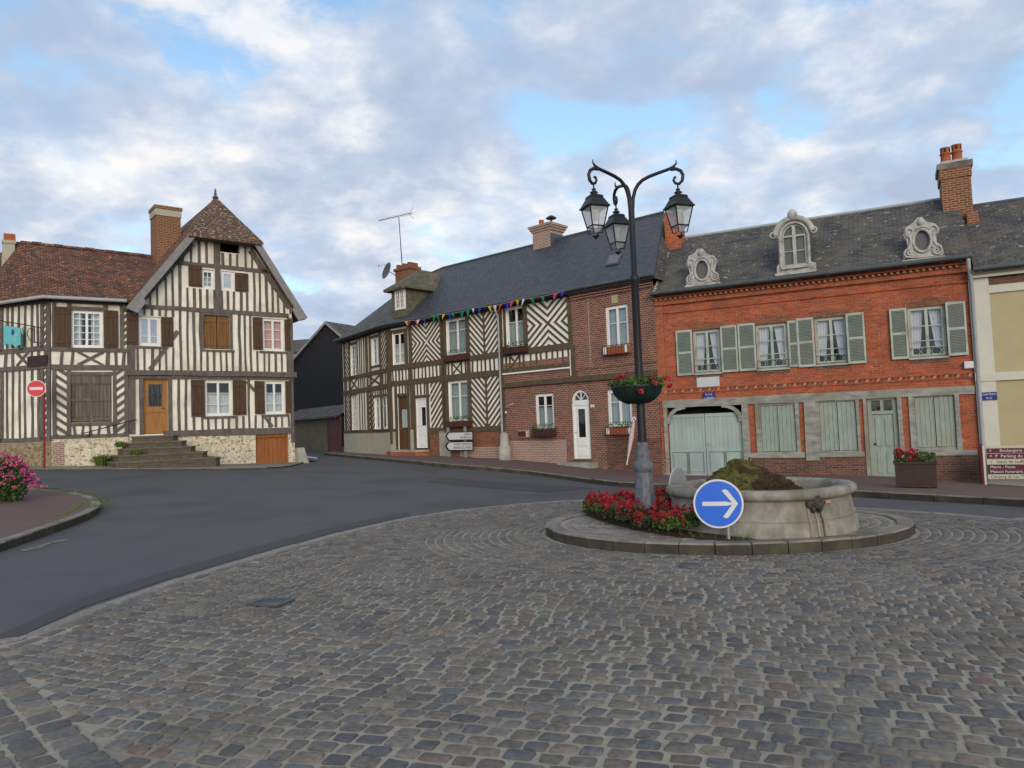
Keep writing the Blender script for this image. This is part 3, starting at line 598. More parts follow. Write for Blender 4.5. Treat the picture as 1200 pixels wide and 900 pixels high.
# concentric courses round the island
Q = []; r = .06
while r < 1.75:
    rp = .125; k = r/1.75; A_, B_ = IA+r, IB+r*.83; per = math.pi*(3*(A_+B_)-math.sqrt((3*A_+B_)*(A_+3*B_))); n = int(per/.16); th = np.linspace(0, 2*np.pi, n+1)+RS.uniform(0, 1); th = th+RS.uniform(-.1, .1, n+1)*(2*np.pi/n); th[-1] = th[0]+2*np.pi
    g = .011/A_
    def pt(t, rr_): return np.stack([IC[0]+(IA+rr_)*np.cos(t), IC[1]+(IB+rr_*.83)*np.sin(t)], -1)
    C = np.stack([pt(th[:-1]+g, r+.012), pt(th[1:]-g, r+.012), pt(th[1:]-g, r+rp-.014), pt(th[:-1]+g, r+rp-.014)], 1)+RS.uniform(-.006, .006, (n, 4, 2)); Q.append(C); r += rp
Q = np.concatenate(Q); ctr = Q.mean(1); ok = inpoly(ctr[:, 0], ctr[:, 1], shr) & (dline(ctr, cl) > .26); addsetts(Q[ok], .0225, 1.05)
# soldier course along the asphalt edge
def resample(P, step):
    P = np.asarray(P); s_ = np.concatenate([[0], np.cumsum(np.hypot(*np.diff(P, axis=0).T))]); t = np.arange(0, s_[-1], step); return np.stack([np.interp(t, s_, P[:, 0]), np.interp(t, s_, P[:, 1])], 1)
def mkline(P, step, o0, o1, off, bright, gap=.006, uni=False):
    R_ = resample(P, step); t = np.gradient(R_, axis=0); t /= np.linalg.norm(t, axis=1)[:, None]; nn_ = np.stack([t[:, 1], -t[:, 0]], 1); a, b = R_[:-1]+t[:-1]*gap, R_[1:]-t[1:]*gap
    addsetts(np.stack([a+nn_[:-1]*o1, b+nn_[1:]*o1, b+nn_[1:]*o0, a+nn_[:-1]*o0], 1), off, bright)
    if uni: SETTS[-1][1][:] = np.array([.22, .205, .185])*RS.uniform(.9, 1.08, (len(a), 1))
mkline(cl, 1.1, .0, .15, .024, 1.75, .002, True); mkline(cl, .22, .165, .265, .0225, 1.1)
def build_setts(name, off_fn=None):
    C = np.concatenate([s_[0] for s_ in SETTS]); col = np.concatenate([s_[1] for s_ in SETTS]); col = (col*.72+col.mean(1, keepdims=True)*.28)*np.array([1.04, .985, .90])*.92; top = np.concatenate([s_[2] for s_ in SETTS]); n = len(C)
    # octagon outline from each quad
    O = []
    for i in range(4):
        a, b = C[:, i], C[:, (i+1) % 4]; k = RS.uniform(.06, .2, (n, 1)); O += [a+(b-a)*k*.7, b+(a-b)*RS.uniform(.06, .18, (n, 1))]
    O = np.stack(O, 1); ctr = C.mean(1)[:, None]; I = ctr+(O-ctr)*.93; I2 = ctr+(O-ctr)*.78
    Z = gzv(ctr[:, 0, 0], ctr[:, 0, 1]); tl = RS.uniform(-.03, .03, (n, 2))
    def z3(Pp, h): return np.concatenate([Pp, (Z[:, None]+h+((Pp-ctr)*tl[:, None]).sum(2))[..., None]], 2)
    rings = [z3(O, (top-.018)[:, None]), z3(I, (top-.003)[:, None]), z3(I2, (top)[:, None])]
    V = np.concatenate(rings, 1).reshape(-1, 3); base = np.arange(n)*24; F_ = []
    idx = []
    for rg in (0, 1):
        for j in range(8): idx.append([rg*8+j, rg*8+(j+1) % 8, (rg+1)*8+(j+1) % 8, (rg+1)*8+j])
    quads = (base[:, None, None]+np.array(idx)[None]).reshape(-1, 4); oct_ = base[:, None]+np.arange(16, 24)[None]
    me = bpy.data.meshes.new(name); me.vertices.add(len(V)); me.vertices.foreach_set('co', V.ravel())
    nl = quads.size+oct_.size; me.loops.add(nl); me.loops.foreach_set('vertex_index', np.concatenate([quads.ravel(), oct_.ravel()]).astype(np.int32))
    np_ = len(quads)+len(oct_); me.polygons.add(np_); ls = np.concatenate([np.arange(len(quads))*4, quads.size+np.arange(len(oct_))*8]); me.polygons.foreach_set('loop_start', ls.astype(np.int32))
    me.update(calc_edges=True); me.validate()
    ca_ = me.color_attributes.new('tint', 'FLOAT_COLOR', 'POINT'); cc = np.ones((len(V), 4)); cc[:, :3] = np.repeat(col, 24, 0); ca_.data.foreach_set('color', cc.ravel())
    me.materials.append(CS); return tag(link(bpy.data.objects.new(name, me)), kind='structure')
build_setts('cobblestones'); SETTS.clear()
# pavements
kb_px = [(380, 531), (404, 533), (447, 537), (490, 541), (530, 545), (590, 549), (640, 554.5), (690, 561), (722, 565.5), (780, 568), (900, 571.5), (992, 575), (1060, 579), (1130, 582), (1200, 586)]
kb = smooth_line([gp(q[0], q[1], .12).to_2d() for q in kb_px]); kb = kb+[kb[-1]+(kb[-1]-kb[-2]).normalized()*8]
back = [Vector((26, 17.2)), Vector((14, 23.5)), Vector((6.5, 27.5)), Vector((-4.3, 37.5)), Vector((-7.8, 43)), Vector((-10.5, 43))]
sheet('pavement', [(p.x, p.y) for p in kb]+[(p.x, p.y) for p in back], .12, REDP, .7)
GRIME_SHADE = M('grimy_shaded_kerb_face', (.066, .056, .045), (.032, .028, .023), 7, .9, .6, det=9, c3=(.075, .076, .04), s3=2.4)  # dirt plus the shade of the upright kerb sides, both put into the colour
def kerb(name, line, wd, top, step, mat, inward=1, gap=.006, org=None, seed=1):
    rs = random.Random(seed); P = resample([(p[0], p[1]) for p in line], step); P = np.vstack([P, P[:1]]) if np.hypot(line[0][0]-line[-1][0], line[0][1]-line[-1][1]) < .01 else P; mb = MB(mat)
    for a, b in zip(P[:-1], P[1:]):
        t = (b-a)/np.linalg.norm(b-a); n_ = np.array([-t[1], t[0]])*inward; a2, b2 = a+t*gap, b-t*gap; w_ = wd*rs.uniform(.95, 1.05); o = rs.uniform(-.008, .008); ht = top+rs.uniform(-.006, .006)
        c = [a2+n_*o, b2+n_*o, b2+n_*w_, a2+n_*w_]; z = [gz(*q) for q in c]; bv = .02
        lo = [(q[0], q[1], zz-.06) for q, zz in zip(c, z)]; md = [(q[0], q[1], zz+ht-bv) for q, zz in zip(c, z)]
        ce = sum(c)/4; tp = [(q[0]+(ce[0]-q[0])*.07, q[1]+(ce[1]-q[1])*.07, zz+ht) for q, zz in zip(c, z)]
        mb.add(lo+md+tp, [[4+i, 4+(i+1) % 4, 8+(i+1) % 4, 8+i] for i in range(4)]+[[8, 9, 10, 11]]); mb.add(lo+md, [[i, (i+1) % 4, 4+(i+1) % 4, 4+i] for i in range(4)], GRIME_SHADE)
    return mb.build(name, None, None, kind='structure')
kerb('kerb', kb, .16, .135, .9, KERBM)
lp_px = [(-60, 551), (60, 550), (120, 549.5), (200, 549.5), (280, 549), (335, 547), (352, 543), (359, 540)]
lp = smooth_line([gp(q[0], q[1], .05).to_2d() for q in lp_px])
sheet('narrow_pavement', [(p.x, p.y) for p in lp]+[(-8.8, 32.6), (-13, 29.2), (-17, 27.5), (-24, 30)], .05, GREYP, .6)
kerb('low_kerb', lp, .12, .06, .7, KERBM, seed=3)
# left red paved corner
il_px = [(0, 636), (40, 623), (75, 612), (100, 603), (114, 596), (119, 590), (114, 584), (100, 579), (75, 575), (45, 572), (0, 571)]
il = smooth_line([gp(q[0], q[1], .13).to_2d() for q in il_px]); il = [il[0]+(il[0]-il[1]).normalized()*7]+il+[il[-1]+Vector((-9, .4))]
sheet('corner_pavement', [(p.x, p.y) for p in il]+[(-30, il[-1].y), (-30, il[0].y)], .13, REDP, .6)
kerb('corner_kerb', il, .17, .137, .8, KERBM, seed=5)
# island
th = [2*math.pi*i/120 for i in range(121)]
isl = [Vector((IC[0]+IA*math.cos(t), IC[1]+IB*math.sin(t))) for t in th]
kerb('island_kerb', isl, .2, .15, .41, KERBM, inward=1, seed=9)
sheet('island_bed', [(IC[0]+(IA-.1)*math.cos(t), IC[1]+(IB-.1)*math.sin(t)) for t in th[:-1]], .125, BED, .5)
Q = []; r = .27
while r < 1.5:
    A_, B_ = IA-r, IB-r; n = int(2*math.pi*(A_+B_)/2/.19); t_ = np.linspace(0, 2*np.pi, n+1)+r*3; g = .01/A_
    def pt2(t, q): return np.stack([IC[0]+(IA-q)*np.cos(t), IC[1]+(IB-q)*np.sin(t)], -1)
    Q.append(np.stack([pt2(t_[:-1]+g, r+.12), pt2(t_[1:]-g, r+.12), pt2(t_[1:]-g, r+.01), pt2(t_[:-1]+g, r+.01)], 1)+RS.uniform(-.006, .006, (n, 4, 2))); r += .135
addsetts(np.concatenate(Q), .132, 1.45); build_setts('island_setts'); SETTS.clear()
soil_px = [(680, 600), (700, 608), (740, 619), (790, 628), (850, 633), (905, 633), (905, 600), (850, 585), (800, 579), (760, 580), (720, 583), (692, 590)]
soil = [gp(q[0], q[1], .15).to_2d() for q in soil_px]; soil = smooth_line(soil+[soil[0]])[:-1]
cen = sum(soil, Vector((0, 0)))/len(soil); mb = MB(SOIL); rs_ = random.Random(4); rings = []
for k, (s_, h) in enumerate(((1, .14), (.93, .17), (.8, .20), (.5, .225), (.2, .235))):
    rings.append([(cen.x+(p.x-cen.x)*s_, cen.y+(p.y-cen.y)*s_, h+rs_.uniform(-.008, .008)*(k > 0)) for p in soil])
n = len(soil)
for a, b in zip(rings[:-1], rings[1:]): mb.add(a+b, [[i, (i+1) % n, n+(i+1) % n, n+i] for i in range(n)], None, True)
mb.face(rings[-1]); mb.build('flower_bed_soil', kind='structure')
# road marks, patches, covers
def decal(name, pts, off, mat, kind='structure'):
    P = [gp(*q).to_2d() for q in pts]; return sheet(name, [(p.x, p.y) for p in P], off, mat, .8, kind)
decal('road_marking', [(352, 534), (372, 536), (372, 538), (353, 535.6)], .006, SWHITE)
decal('road_patch', [(0, 757), (100, 711), (200, 678), (300, 649), (400, 622), (480, 604), (478, 600), (380, 620), (280, 646), (180, 674), (90, 703), (0, 744)][::-1], .005, PATCH)
decal('repair_patch', [(520, 560), (600, 566), (700, 572), (640, 577), (560, 571), (500, 564)], .006, PATCH)
decal('paint_remnant', [(22, 645), (40, 641), (62, 634.5), (78, 632), (80, 633.5), (60, 637), (48, 643), (28, 646.5)], .006, M('faded_paint', (.22, .20, .14), (.09, .09, .09), 16, .9, contrast=.12))
mb = MB(ZINCD)
for (cx2, cy2, ww, hh) in ((318, 709.5, .34, .26),):
    c = gp(cx2, cy2); mb.box((c.x, c.y, c.z+.025), ww, hh, .018, -.35)
    for k in range(5): mb.box((c.x-.12+k*.06, c.y+.02, c.z+.043), .02, .16, .006, -.35)
mb.build('drain_grate', None, (c.x, c.y, c.z), label='small dark drain grate set in the cobbles at left', cat='drain cover')
c = gp(808, 666); mb = MB(ZINCD); mb.lathe((c.x, c.y, c.z+.03), [(.0, .012), (.10, .012), (.11, .008), (.11, -.01)], 20); mb.build('manhole_cover', None, (c.x, c.y, c.z), label='small round dark cover in the cobbles in front of the fountain kerb', cat='manhole cover')
# ================================================================== left gabled timber house
H1 = thing('gabled_house', 'half-timbered house with steep tiled gable, brown shutters and stone steps to an oak door', 'house', FG.p(3.2, .45, -3))
F = FG; WID = FG.L; sl_, sr_ = 1.37, 1.52
def roofz(u): return min(6.52+sl_*(u+.1), 6.58+sr_*(6.78-u))
UP_ = (16.886-6.657)/2.89; ZP = 6.657+1.37*UP_; ZH = 9.58
def wz(u): return roofz(u)-.28
holes = {'w2a': F.R(236.5, 316, 251, 338), 'w2b': F.R(259.5, 318, 274.5, 340), 'loft': F.R(255, 280, 281, 296), 'w1a': F.R(162.4, 371, 188, 405), 'w1b': F.R(238.5, 370, 269.5, 409), 'w1c': F.R(307.6, 373.6, 332.6, 411),
         'door': F.R(168, 444, 197, 508.5), 'g1': F.R(240, 445.8, 272, 487), 'g2': F.R(310, 447, 333.6, 485), 'gar': F.R(299.5, 508.5, 338, 541.5)}
holes['gar'] = (holes['gar'][0], .36, holes['gar'][2], holes['gar'][3])
uL, uR = .02, WID-.1
ucl = (ZH-.2-6.52+.28)/sl_-.1; ucr = 6.78-(ZH-.2+.28-6.58)/sr_
hexa = [(uL, 1.72), (uR, 1.72), (uR, wz(uR)), (ucr, ZH-.2), (ucl, ZH-.2), (uL, wz(uL))]
mb = MB(CREAM); up = {k: v for k, v in holes.items() if k != 'gar'}
wall(mb, F, hexa, list(up.values()), CREAM, 0)
bk = -8.0
for u in (uL, uR): mb.face([F.p(u, .2, 0), F.p(u, .2, bk), F.p(u, wz(u), bk), F.p(u, wz(u), 0)])
mb.face([F.p(uL, 0, bk), F.p(uR, 0, bk), F.p(uR, wz(uR), bk), F.p(UP_, ZP-.3, bk), F.p(uL, wz(uL), bk)])
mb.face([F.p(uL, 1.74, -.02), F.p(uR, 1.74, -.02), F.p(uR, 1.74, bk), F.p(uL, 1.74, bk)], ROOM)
mb.build('wall', H1)
mb = MB(FLINT); wall(mb, F, [(uL, -.2), (uR, -.2), (uR, 1.72), (uL, 1.72)], [holes['gar'], (holes['door'][0], 1.55, holes['door'][2], 1.8)], FLINT, .02, rdepth=.3); mb.build('stone_plinth', H1)
mb = MB(TIMG)
b1 = 4.08; b2 = 6.60; b3 = F.uz(250, 312)[1]
beam(mb, F, -.05, b1, WID, b1, .20, 0, .16); beam(mb, F, uL, b1-.17, uR, b1-.17, .10, 0, .07)
beam(mb, F, .25, b2, WID-.25, b2, .17, 0, .05); beam(mb, F, .95, b2+.0, 1.0, b2, .1)
beam(mb, F, (b3+.28-6.657)/1.37, b3, (16.886-b3-.28)/1.52, b3, .15, 0, .05)
beam(mb, F, 1.2, 1.76, WID-.1, 1.73, .26, 0, .06)
for (ua, za, ub, zb) in ((0.02, 6.35, UP_-1.2, 9.4), ): pass
beam(mb, F, .12, wz(.12)-.15, ucl+.12, ZH-.35, .24, 0, .05); beam(mb, F, uR-.1, wz(uR-.1)-.15, ucr-.12, ZH-.35, .24, 0, .05)
pc = F.uz(255, 330)[0]; beam(mb, F, pc, b2, pc, ZH-.2, .2, 0, .055)
for u in (.1, WID-.2): beam(mb, F, u, b1, u, b2-.1, .24, 0, .06)
beam(mb, F, .12, 1.8, .12, b1-.2, .22, 0, .05); beam(mb, F, WID-.18, 1.2, WID-.18, b1-.2, .16, 0, .03)
def gst(r, pitch, wd, avoid=()):
    n = max(1, round((r[2]-r[0])/pitch)); st = (r[2]-r[0])/n
    for i in range(n+1):
        u = r[0]+i*st+RJ.uniform(-.03, .03); zt = min(r[3], wz(u)-.12); zb = r[1]
        segs = [(zb, zt)]
        for h in avoid:
            if h[0]-.06 < u < h[2]+.06:
                ns = []
                for a, b in segs:
                    if h[1] > a: ns.append((a, min(b, h[1]-.04)))
                    if h[3] < b: ns.append((max(a, h[3]+.04), b))
                segs = ns
        for a, b in segs:
            if b-a > .12: beam(mb, F, u+RJ.uniform(-.015, .015), a, u+RJ.uniform(-.015, .015), b, wd*RJ.uniform(.8, 1.25), 0, .028+RJ.uniform(-.004, .004), .022)
sh = lambda h, l, r: (h[0]-l, h[1], h[2]+r, h[3])
av = [sh(holes['w2a'], .5, 0), sh(holes['w2b'], 0, .55), holes['loft']]
gst((.55, b2+.08, 6.3, b3-.08), .262, .088, av); gst((1.7, b3+.08, 5.3, ZH-.22), .30, .09, av)
av = [sh(holes['w1a'], .42, .45), sh(holes['w1b'], .02, .02), sh(holes['w1c'], .42, .3)]
gst((.35, b1+.1, WID-.35, b2-.08), .25, .085, av)
av = [sh(holes['door'], .1, .12), sh(holes['g1'], .5, .5), sh(holes['g2'], .42, .3)]
gst((1.5, 1.88, WID-.35, b1-.22), .27, .085, av)
for h, t in ((holes['w1b'], .09), (holes['door'], .14)):
    beam(mb, F, h[0]-t/2, h[1], h[0]-t/2, h[3]+t, t, 0, .05, .004); beam(mb, F, h[2]+t/2, h[1], h[2]+t/2, h[3]+t, t, 0, .05, .004); beam(mb, F, h[0], h[3]+t/2, h[2], h[3]+t/2, t, 0, .048, .004)
for h in (holes['w1b'], holes['w1a'], holes['w1c'], holes['g1'], holes['g2']): beam(mb, F, h[0]-.15, h[1]-.07, h[2]+.15, h[1]-.07, .09, 0, .05, .004)
q = F.uz(175, 433); q2 = F.uz(208, 388); beam(mb, F, q[0], q[1], q2[0], q2[1], .14, .028, .05)
q = F.uz(289, 447); q2 = F.uz(298, 458); beam(mb, F, q[0], q[1], q2[0], q2[1], .12, 0, .035); q = F.uz(309, 487); q2 = F.uz(319, 500); beam(mb, F, q[0], q[1], q2[0], q2[1], .13, 0, .035)
mb.build('timber_frame', H1)
# roof
OV = .5
Tl = (ucl2 := (ZH-6.52)/sl_-.1); Tr = 6.78-(ZH-6.58)/sr_
hipd = None
for k in range(200):
    d = OV-k*.02; P = F.p(UP_, ZP, d)-EYE
    if 600+FOC*P.dot(cR)/P.dot(cF) < 252.5: hipd = d; break
hipd = hipd or -.8
mb = MB(TILE); th_ = Vector((0, 0, -.14))
def slab(pts, mat=None): mb.extrude(pts, th_, mat)
for (ue, ze, ut, s_) in ((-.1, 6.52, Tl, 1), (6.78, 6.58, Tr, -1)):
    nseg = 6; row = [F.p(ue, ze, OV), F.p(ut, ZH, OV), F.p(UP_, ZP, hipd), F.p(UP_, ZP-.05, bk-.2), F.p(ue, ze, bk-.2)]
    slab(row)
mb.build('roof', H1)
mb = MB(TILEG); ex = .16
mb.extrude([F.p(Tl-.15, ZH-.12, OV+ex), F.p(Tr+.15, ZH-.12, OV+ex), F.p(UP_, ZP+.06, hipd)], Vector((0, 0, -.1)))
mb.extrude([F.p(Tl-.15, ZH-.10, OV+ex), F.p(UP_, ZP+.07, hipd), F.p(Tl+.25, ZH+.45, OV-.9)], Vector((0, 0, -.05)))
mb.build('half_hip', H1)
mb = MB(TIMG); mb.face([F.p(Tl, ZH-.2, 0), F.p(Tr, ZH-.2, 0), F.p(Tr, ZH-.2, OV+.1), F.p(Tl, ZH-.2, OV+.1)]); mb.build('soffit', H1)
mb = MB(ZINCD); c = F.p(UP_, ZP+.05, hipd); mb.lathe(c, [(.13, -.06), (.09, .02), (.035, .07), (.07, .13), (.03, .18), (.045, .23), (.01, .36)], 12); mb.build('finial', H1)
def barge(a, b, wd, name):
    (ua, za), (ub, zb) = a, b; L_ = math.hypot(ub-ua, zb-za); nx, nz = (zb-za)/L_, -(ub-ua)/L_
    if nz > 0: nx, nz = -nx, -nz
    m = MB(BARGE); dx, dz = (ub-ua)/L_, (zb-za)/L_
    P = [(ua, za), (ub, zb), (ub+nx*wd, zb+nz*wd)]+[(ua+nx*wd+dx*t, za+nz*wd+dz*t) for t in (.9, .6)]+[(ua+nx*(wd+.14)+dx*.5, za+nz*(wd+.14)+dz*.5), (ua+nx*(wd+.16), za+nz*(wd+.16)), (ua-dx*.1, za-dz*.1)]
    m.fpoly(F, P, OV-.005, OV+.05); m.build(name, H1)
barge((-.1, 6.50), (Tl, ZH-.02), .26, 'bargeboard'); barge((6.78, 6.56), (Tr, ZH-.02), .26, 'bargeboard')
for (ue, ze, ut) in ((-.1, 6.52, Tl), (6.78, 6.58, Tr)):   # boarded verge soffits
    mb = MB(OLDCREAM); mb.face([F.p(ue, ze-.16, 0), F.p(ut, ZH-.16, 0), F.p(ut, ZH-.16, OV), F.p(ue, ze-.16, OV)]); mb.build('verge_soffit', H1)
def chim(root, F, px, d, depth, zb, mat, cap=None, capmat=None, pots=()):
    u0, z0, u1, z1 = F.R(*px, d); mb = MB(mat); hc = .42
    mb.fbox(F, u0, zb, u1, z1-hc, d-depth, d)
    mb.fbox(F, u0-.03, z1-hc, u1+.03, z1-.14, d-depth-.03, d+.03, capmat or mat); mb.fbox(F, u0-.06, z1-.14, u1+.06, z1, d-depth-.06, d+.06, BRKC)
    o = mb.build('chimney', root)
    return o, (u0, z0, u1, z1)
chim(H1, F, (183, 242, 212, 300), -2.3, .95, 7.5, BRKC, capmat=OLDCREAM)
# openings
window(H1, F, holes['w2a'], 1, 2, 3, curt='lower', rail=(.33, .62)); window(H1, F, holes['w2b'], 1, 1, 1, curt='full', glass=GLZB)
h = holes['w2a']; planks(H1, F, (h[0]-.52, h[1]+.02, h[0]-.01, h[3]+.12), 3); h = holes['w2b']; planks(H1, F, (h[2]+.01, h[1]-.02, h[2]+.55, h[3]-.02), 3)
window(H1, F, holes['w1a'], 2, 1, 2, curt='full', glass=GLZB, rail=(.33,)); h = holes['w1a']; planks(H1, F, (h[0]-.42, h[1], h[0]-.01, h[3]+.05), 3); planks(H1, F, (h[2]+.01, h[1]-.02, h[2]+.45, h[3]+.02), 3)
h = holes['w1b']; m_ = (h[0]+h[2])/2; planks(H1, F, (h[0]+.02, h[1]+.02, m_-.01, h[3]-.02), 4, SHOR, -.05); planks(H1, F, (m_+.01, h[1]+.02, h[2]-.02, h[3]-.02), 4, SHOR, -.05)
window(H1, F, holes['w1c'], 2, 1, 3, curt='full', cm=PINKREFL); h = holes['w1c']; planks(H1, F, (h[0]-.42, h[1]+.02, h[0]-.01, h[3]+.03), 3); planks(H1, F, (h[2]+.01, h[1], h[2]+.26, h[3]), 2)  # the pink curtain sheet here stands in for a reflection in the panes
window(H1, F, holes['g1'], 2, 1, 3, curt='lower', rail=(.32, .64)); h = holes['g1']; planks(H1, F, (h[0]-.53, h[1]-.03, h[0]-.01, h[3]+.02), 4); planks(H1, F, (h[2]+.01, h[1], h[2]+.55, h[3]+.02), 4)
window(H1, F, holes['g2'], 2, 1, 3, curt='lower', rail=(.32, .64)); h = holes['g2']; planks(H1, F, (h[0]-.43, h[1], h[0]-.01, h[3]+.02), 3); planks(H1, F, (h[2]+.01, h[1], h[2]+.26, h[3]+.02), 2)
h = holes['door']; mb = MB(DOORO); u0, z0, u1, z1 = h; a, b = -.13, -.07
mb.fbox(F, u0+.005, z0, u0+.07, z1-.005, a, b+.02); mb.fbox(F, u1-.07, z0, u1-.005, z1-.005, a, b+.02); mb.fbox(F, u0+.07, z1-.08, u1-.07, z1-.005, a, b+.018)
mb.fbox(F, u0+.07, z0+.02, u1-.07, z0+.82, a+.01, b-.02)
for t in (.09, .50): mb.fbox(F, u0+t, z0+.08, u0+t+.35, z0+.70, b-.02, b-.005)
mb.fbox(F, u0+.07, z0+.82, u1-.07, z0+1.04, a+.01, b); mb.fbox(F, u0+.07, z0+1.04, u0+.19, z1-.08, a+.01, b); mb.fbox(F, u1-.19, z0+1.04, u1-.07, z1-.08, a+.01, b); mb.fbox(F, u0+.19, z1-.2, u1-.19, z1-.08, a+.01, b)
D = mb.build('door', H1); g_ = MB(GLZ); g_.fbox(F, u0+.19, z0+1.04, u1-.19, z1-.2, b-.03, b-.022); g_.build('pane', D)
g_ = MB(IRON); 
for k in range(1, 5): uu = u0+.19+(u1-u0-.38)*k/5; g_.tube([F.p(uu, z0+1.05, b-.012), F.p(uu+.03*(-1)**k, z0+1.45, b-.012), F.p(uu, z1-.2, b-.012)], .008, 5)
g_.build('grille', D); g_ = MB(IRON); g_.tube([F.p(u1-.13, z0+.98, b), F.p(u1-.13, z0+.98, b+.05), F.p(u1-.22, z0+.98, b+.05)], .012, 6); g_.build('handle', D)
h = holes['gar']; planks(H1, F, (h[0]+.06, h[1]+.02, h[2]-.06, h[3]-.14), 7, GARO, -.16, 'garage_door', False)
mb = MB(GARO); mb.fbox(F, h[0], h[3]-.14, h[2], h[3]-.002, -.2, -.04); mb.fbox(F, h[0], h[1], h[0]+.06, h[3]-.14, -.2, -.06); mb.fbox(F, h[2]-.06, h[1], h[2], h[3]-.14, -.2, -.06); mb.build('garage_frame', H1)
# steps
S1 = thing('entrance_steps', 'worn brick steps fanning out below the oak door of the gabled house', 'steps', F.p(1.5, .5, 1))
mb = MB(STEPM); bounds = [(137, 260, 541), (141, 245, 535), (146, 231, 529), (148, 220, 523), (157, 210, 516)]; zt = holes['door'][1]-.06; zb = .62
for i, (xa, xb, yy) in enumerate(bounds):
    d = .42*(5-i)-.1; ua = F.uz(xa, yy, d)[0]; ub = F.uz(xb, yy, d)[0]; z1 = zb+(zt-zb)*(i+1)/5.; n = 5
    ch = .22; A = [(ua, .012), (ub, .012), (ub, d-ch), (ub-ch, d), (ua+ch, d), (ua, d-ch)]
    mb.extrude([F.p(u, z1-.05, dd) for u, dd in A], Vector((0, 0, -(zt-zb)/5.-.35 if i == 0 else -(zt-zb)/5.+.05))); mb.extrude([F.p(u+(.03 if u > (ua+ub)/2 else -.03), z1, dd+(.03 if dd > .1 else 0)) for u, dd in A], Vector((0, 0, -.05)), STEPT)
mb.build('treads', S1)
mb = MB(STONE); q0 = F.uz(344, 541, .1); mb.extrude([F.p(WID-.12, .25, .55), F.p(WID+.42, .25, .55), F.p(WID+.42, .25, .0), F.p(WID-.12, .25, .0)], Vector((0, 0, .01)))
base = [F.p(WID-.1, .2, .40), F.p(WID+.40, .2, .40), F.p(WID+.40, .2, -.1), F.p(WID-.1, .2, -.1)]; topp = [F.p(WID-.06, .98, .26), F.p(WID+.22, .98, .26), F.p(WID+.22, .98, -.06), F.p(WID-.06, .98, -.06)]
mb.add(base+topp, [[0, 1, 5, 4], [1, 2, 6, 5], [2, 3, 7, 6], [3, 0, 4, 7], [4, 5, 6, 7]]); mb.build('guard_stone', None, base[0], label='pale tapering guard stone at the right corner of the gabled house', cat='guard stone')
# ================================================================== left wing (two facets)
H2 = thing('wing_house', 'low half-timbered wing with long tiled roof, chevron panels and a large weathered window', 'house', FW.p(1.2, .6, -3))
ZE = 6.78; zr = 9.55; dr = -3.2
HW = {'w': FW.R(83, 364, 120.4, 407.5), 'g': FW.R(81.7, 440, 131, 495)}
mb = MB(CREAM)
wall(mb, FW, [(0, 1.72), (FW.L, 1.72), (FW.L, ZE), (0, ZE)], list(HW.values()), CREAM); wall(mb, FL, [(0, 1.62), (FL.L, 1.62), (FL.L, ZE), (0, ZE)], [], CREAM)
mb.face([FL.p(0, 0, 0), FL.p(0, 0, -7), FL.p(0, ZE, -7), FL.p(0, ZE, 0)]); mb.face([FL.p(0, 0, -7), FW.p(FW.L, 0, -7), FW.p(FW.L, ZE, -7), FL.p(0, ZE, -7)])
mb.build('wall', H2)
mb = MB(FLINT); wall(mb, FW, [(0, -.2), (FW.L, -.2), (FW.L, 1.72), (0, 1.72)], [], FLINT, .02); wall(mb, FL, [(0, -.2), (FL.L, -.2), (FL.L, 1.62), (0, 1.62)], [], FLINTD, .02)
mb.fbox(FW, .02, .6, .38, 1.6, .02, .03, BRKL); mb.build('stone_plinth', H2)
mb = MB(TIMG); F = FW; bA = F.uz(100, 410)[1]; bB = F.uz(100, 430.5)[1]
beam(mb, F, 0, bA, F.L, bA, .15, 0, .05); beam(mb, F, 0, bB, F.L+.1, bB, .17, 0, .07); beam(mb, F, 0, ZE-.12, F.L, ZE-.12, .16, 0, .06); beam(mb, F, 0, 1.78, F.L, 1.78, .14, 0, .05)
U = lambda x, y=430: FW.uz(x, y)[0]
for x in (59.8, 80.5, 134, 147.5): beam(mb, F, max(.09, U(x)), 1.8, max(.09, U(x)), bB, .12, 0, .05); 
for x in (60.2, 81.5, 124, 143): beam(mb, F, max(.09, U(x)), bA, max(.09, U(x)), ZE-.1, .13, 0, .048)
stripes(mb, F, (.15, 1.85, U(79.5), bB-.1), -1, .30, .11, 38); stripes(mb, F, (U(135.5), 1.85, U(146), bB-.1), 1, .30, .11, 38)
stripes(mb, F, (.15, bA+.1, U(66), ZE-.2), 1, .25, .11, 40); stripes(mb, F, (U(142), bA+.1, U(150), ZE-.2), 1, .25, .11, 40)
xr = (U(91), bB+.08, U(121), bA-.07); crossx(mb, F, xr, .1); studs(mb, F, (.15, bB+.08, U(91), bA-.07), .3, .11); studs(mb, F, (U(121), bB+.08, F.L, bA-.07), .3, .11)
for h in HW.values(): beam(mb, F, h[0]-.1, h[3]+.07, h[2]+.1, h[3]+.07, .12, 0, .055, .004); beam(mb, F, h[0]-.1, h[1]-.06, h[2]+.1, h[1]-.06, .11, 0, .055, .004)
studs(mb, F, (HW['g'][0], 1.84, HW['g'][2], HW['g'][1]-.12), .29, .088)
F = FL; bA = F.uz(30, 410)[1]; bB = F.uz(30, 431)[1]
beam(mb, F, 0, bA, F.L, bA, .17, 0, .05); beam(mb, F, 0, bB, F.L, bB, .17, 0, .07); beam(mb, F, 0, ZE-.12, F.L, ZE-.12, .16, 0, .06); beam(mb, F, 0, 1.72, F.L, 1.72, .16, 0, .05)
V = lambda x, y=430: FL.uz(x, y)[0]
for x in (3, 50): beam(mb, F, V(x), 1.7, V(x), bB, .13, 0, .05); beam(mb, F, V(x), bA, V(x), ZE, .13, 0, .05)
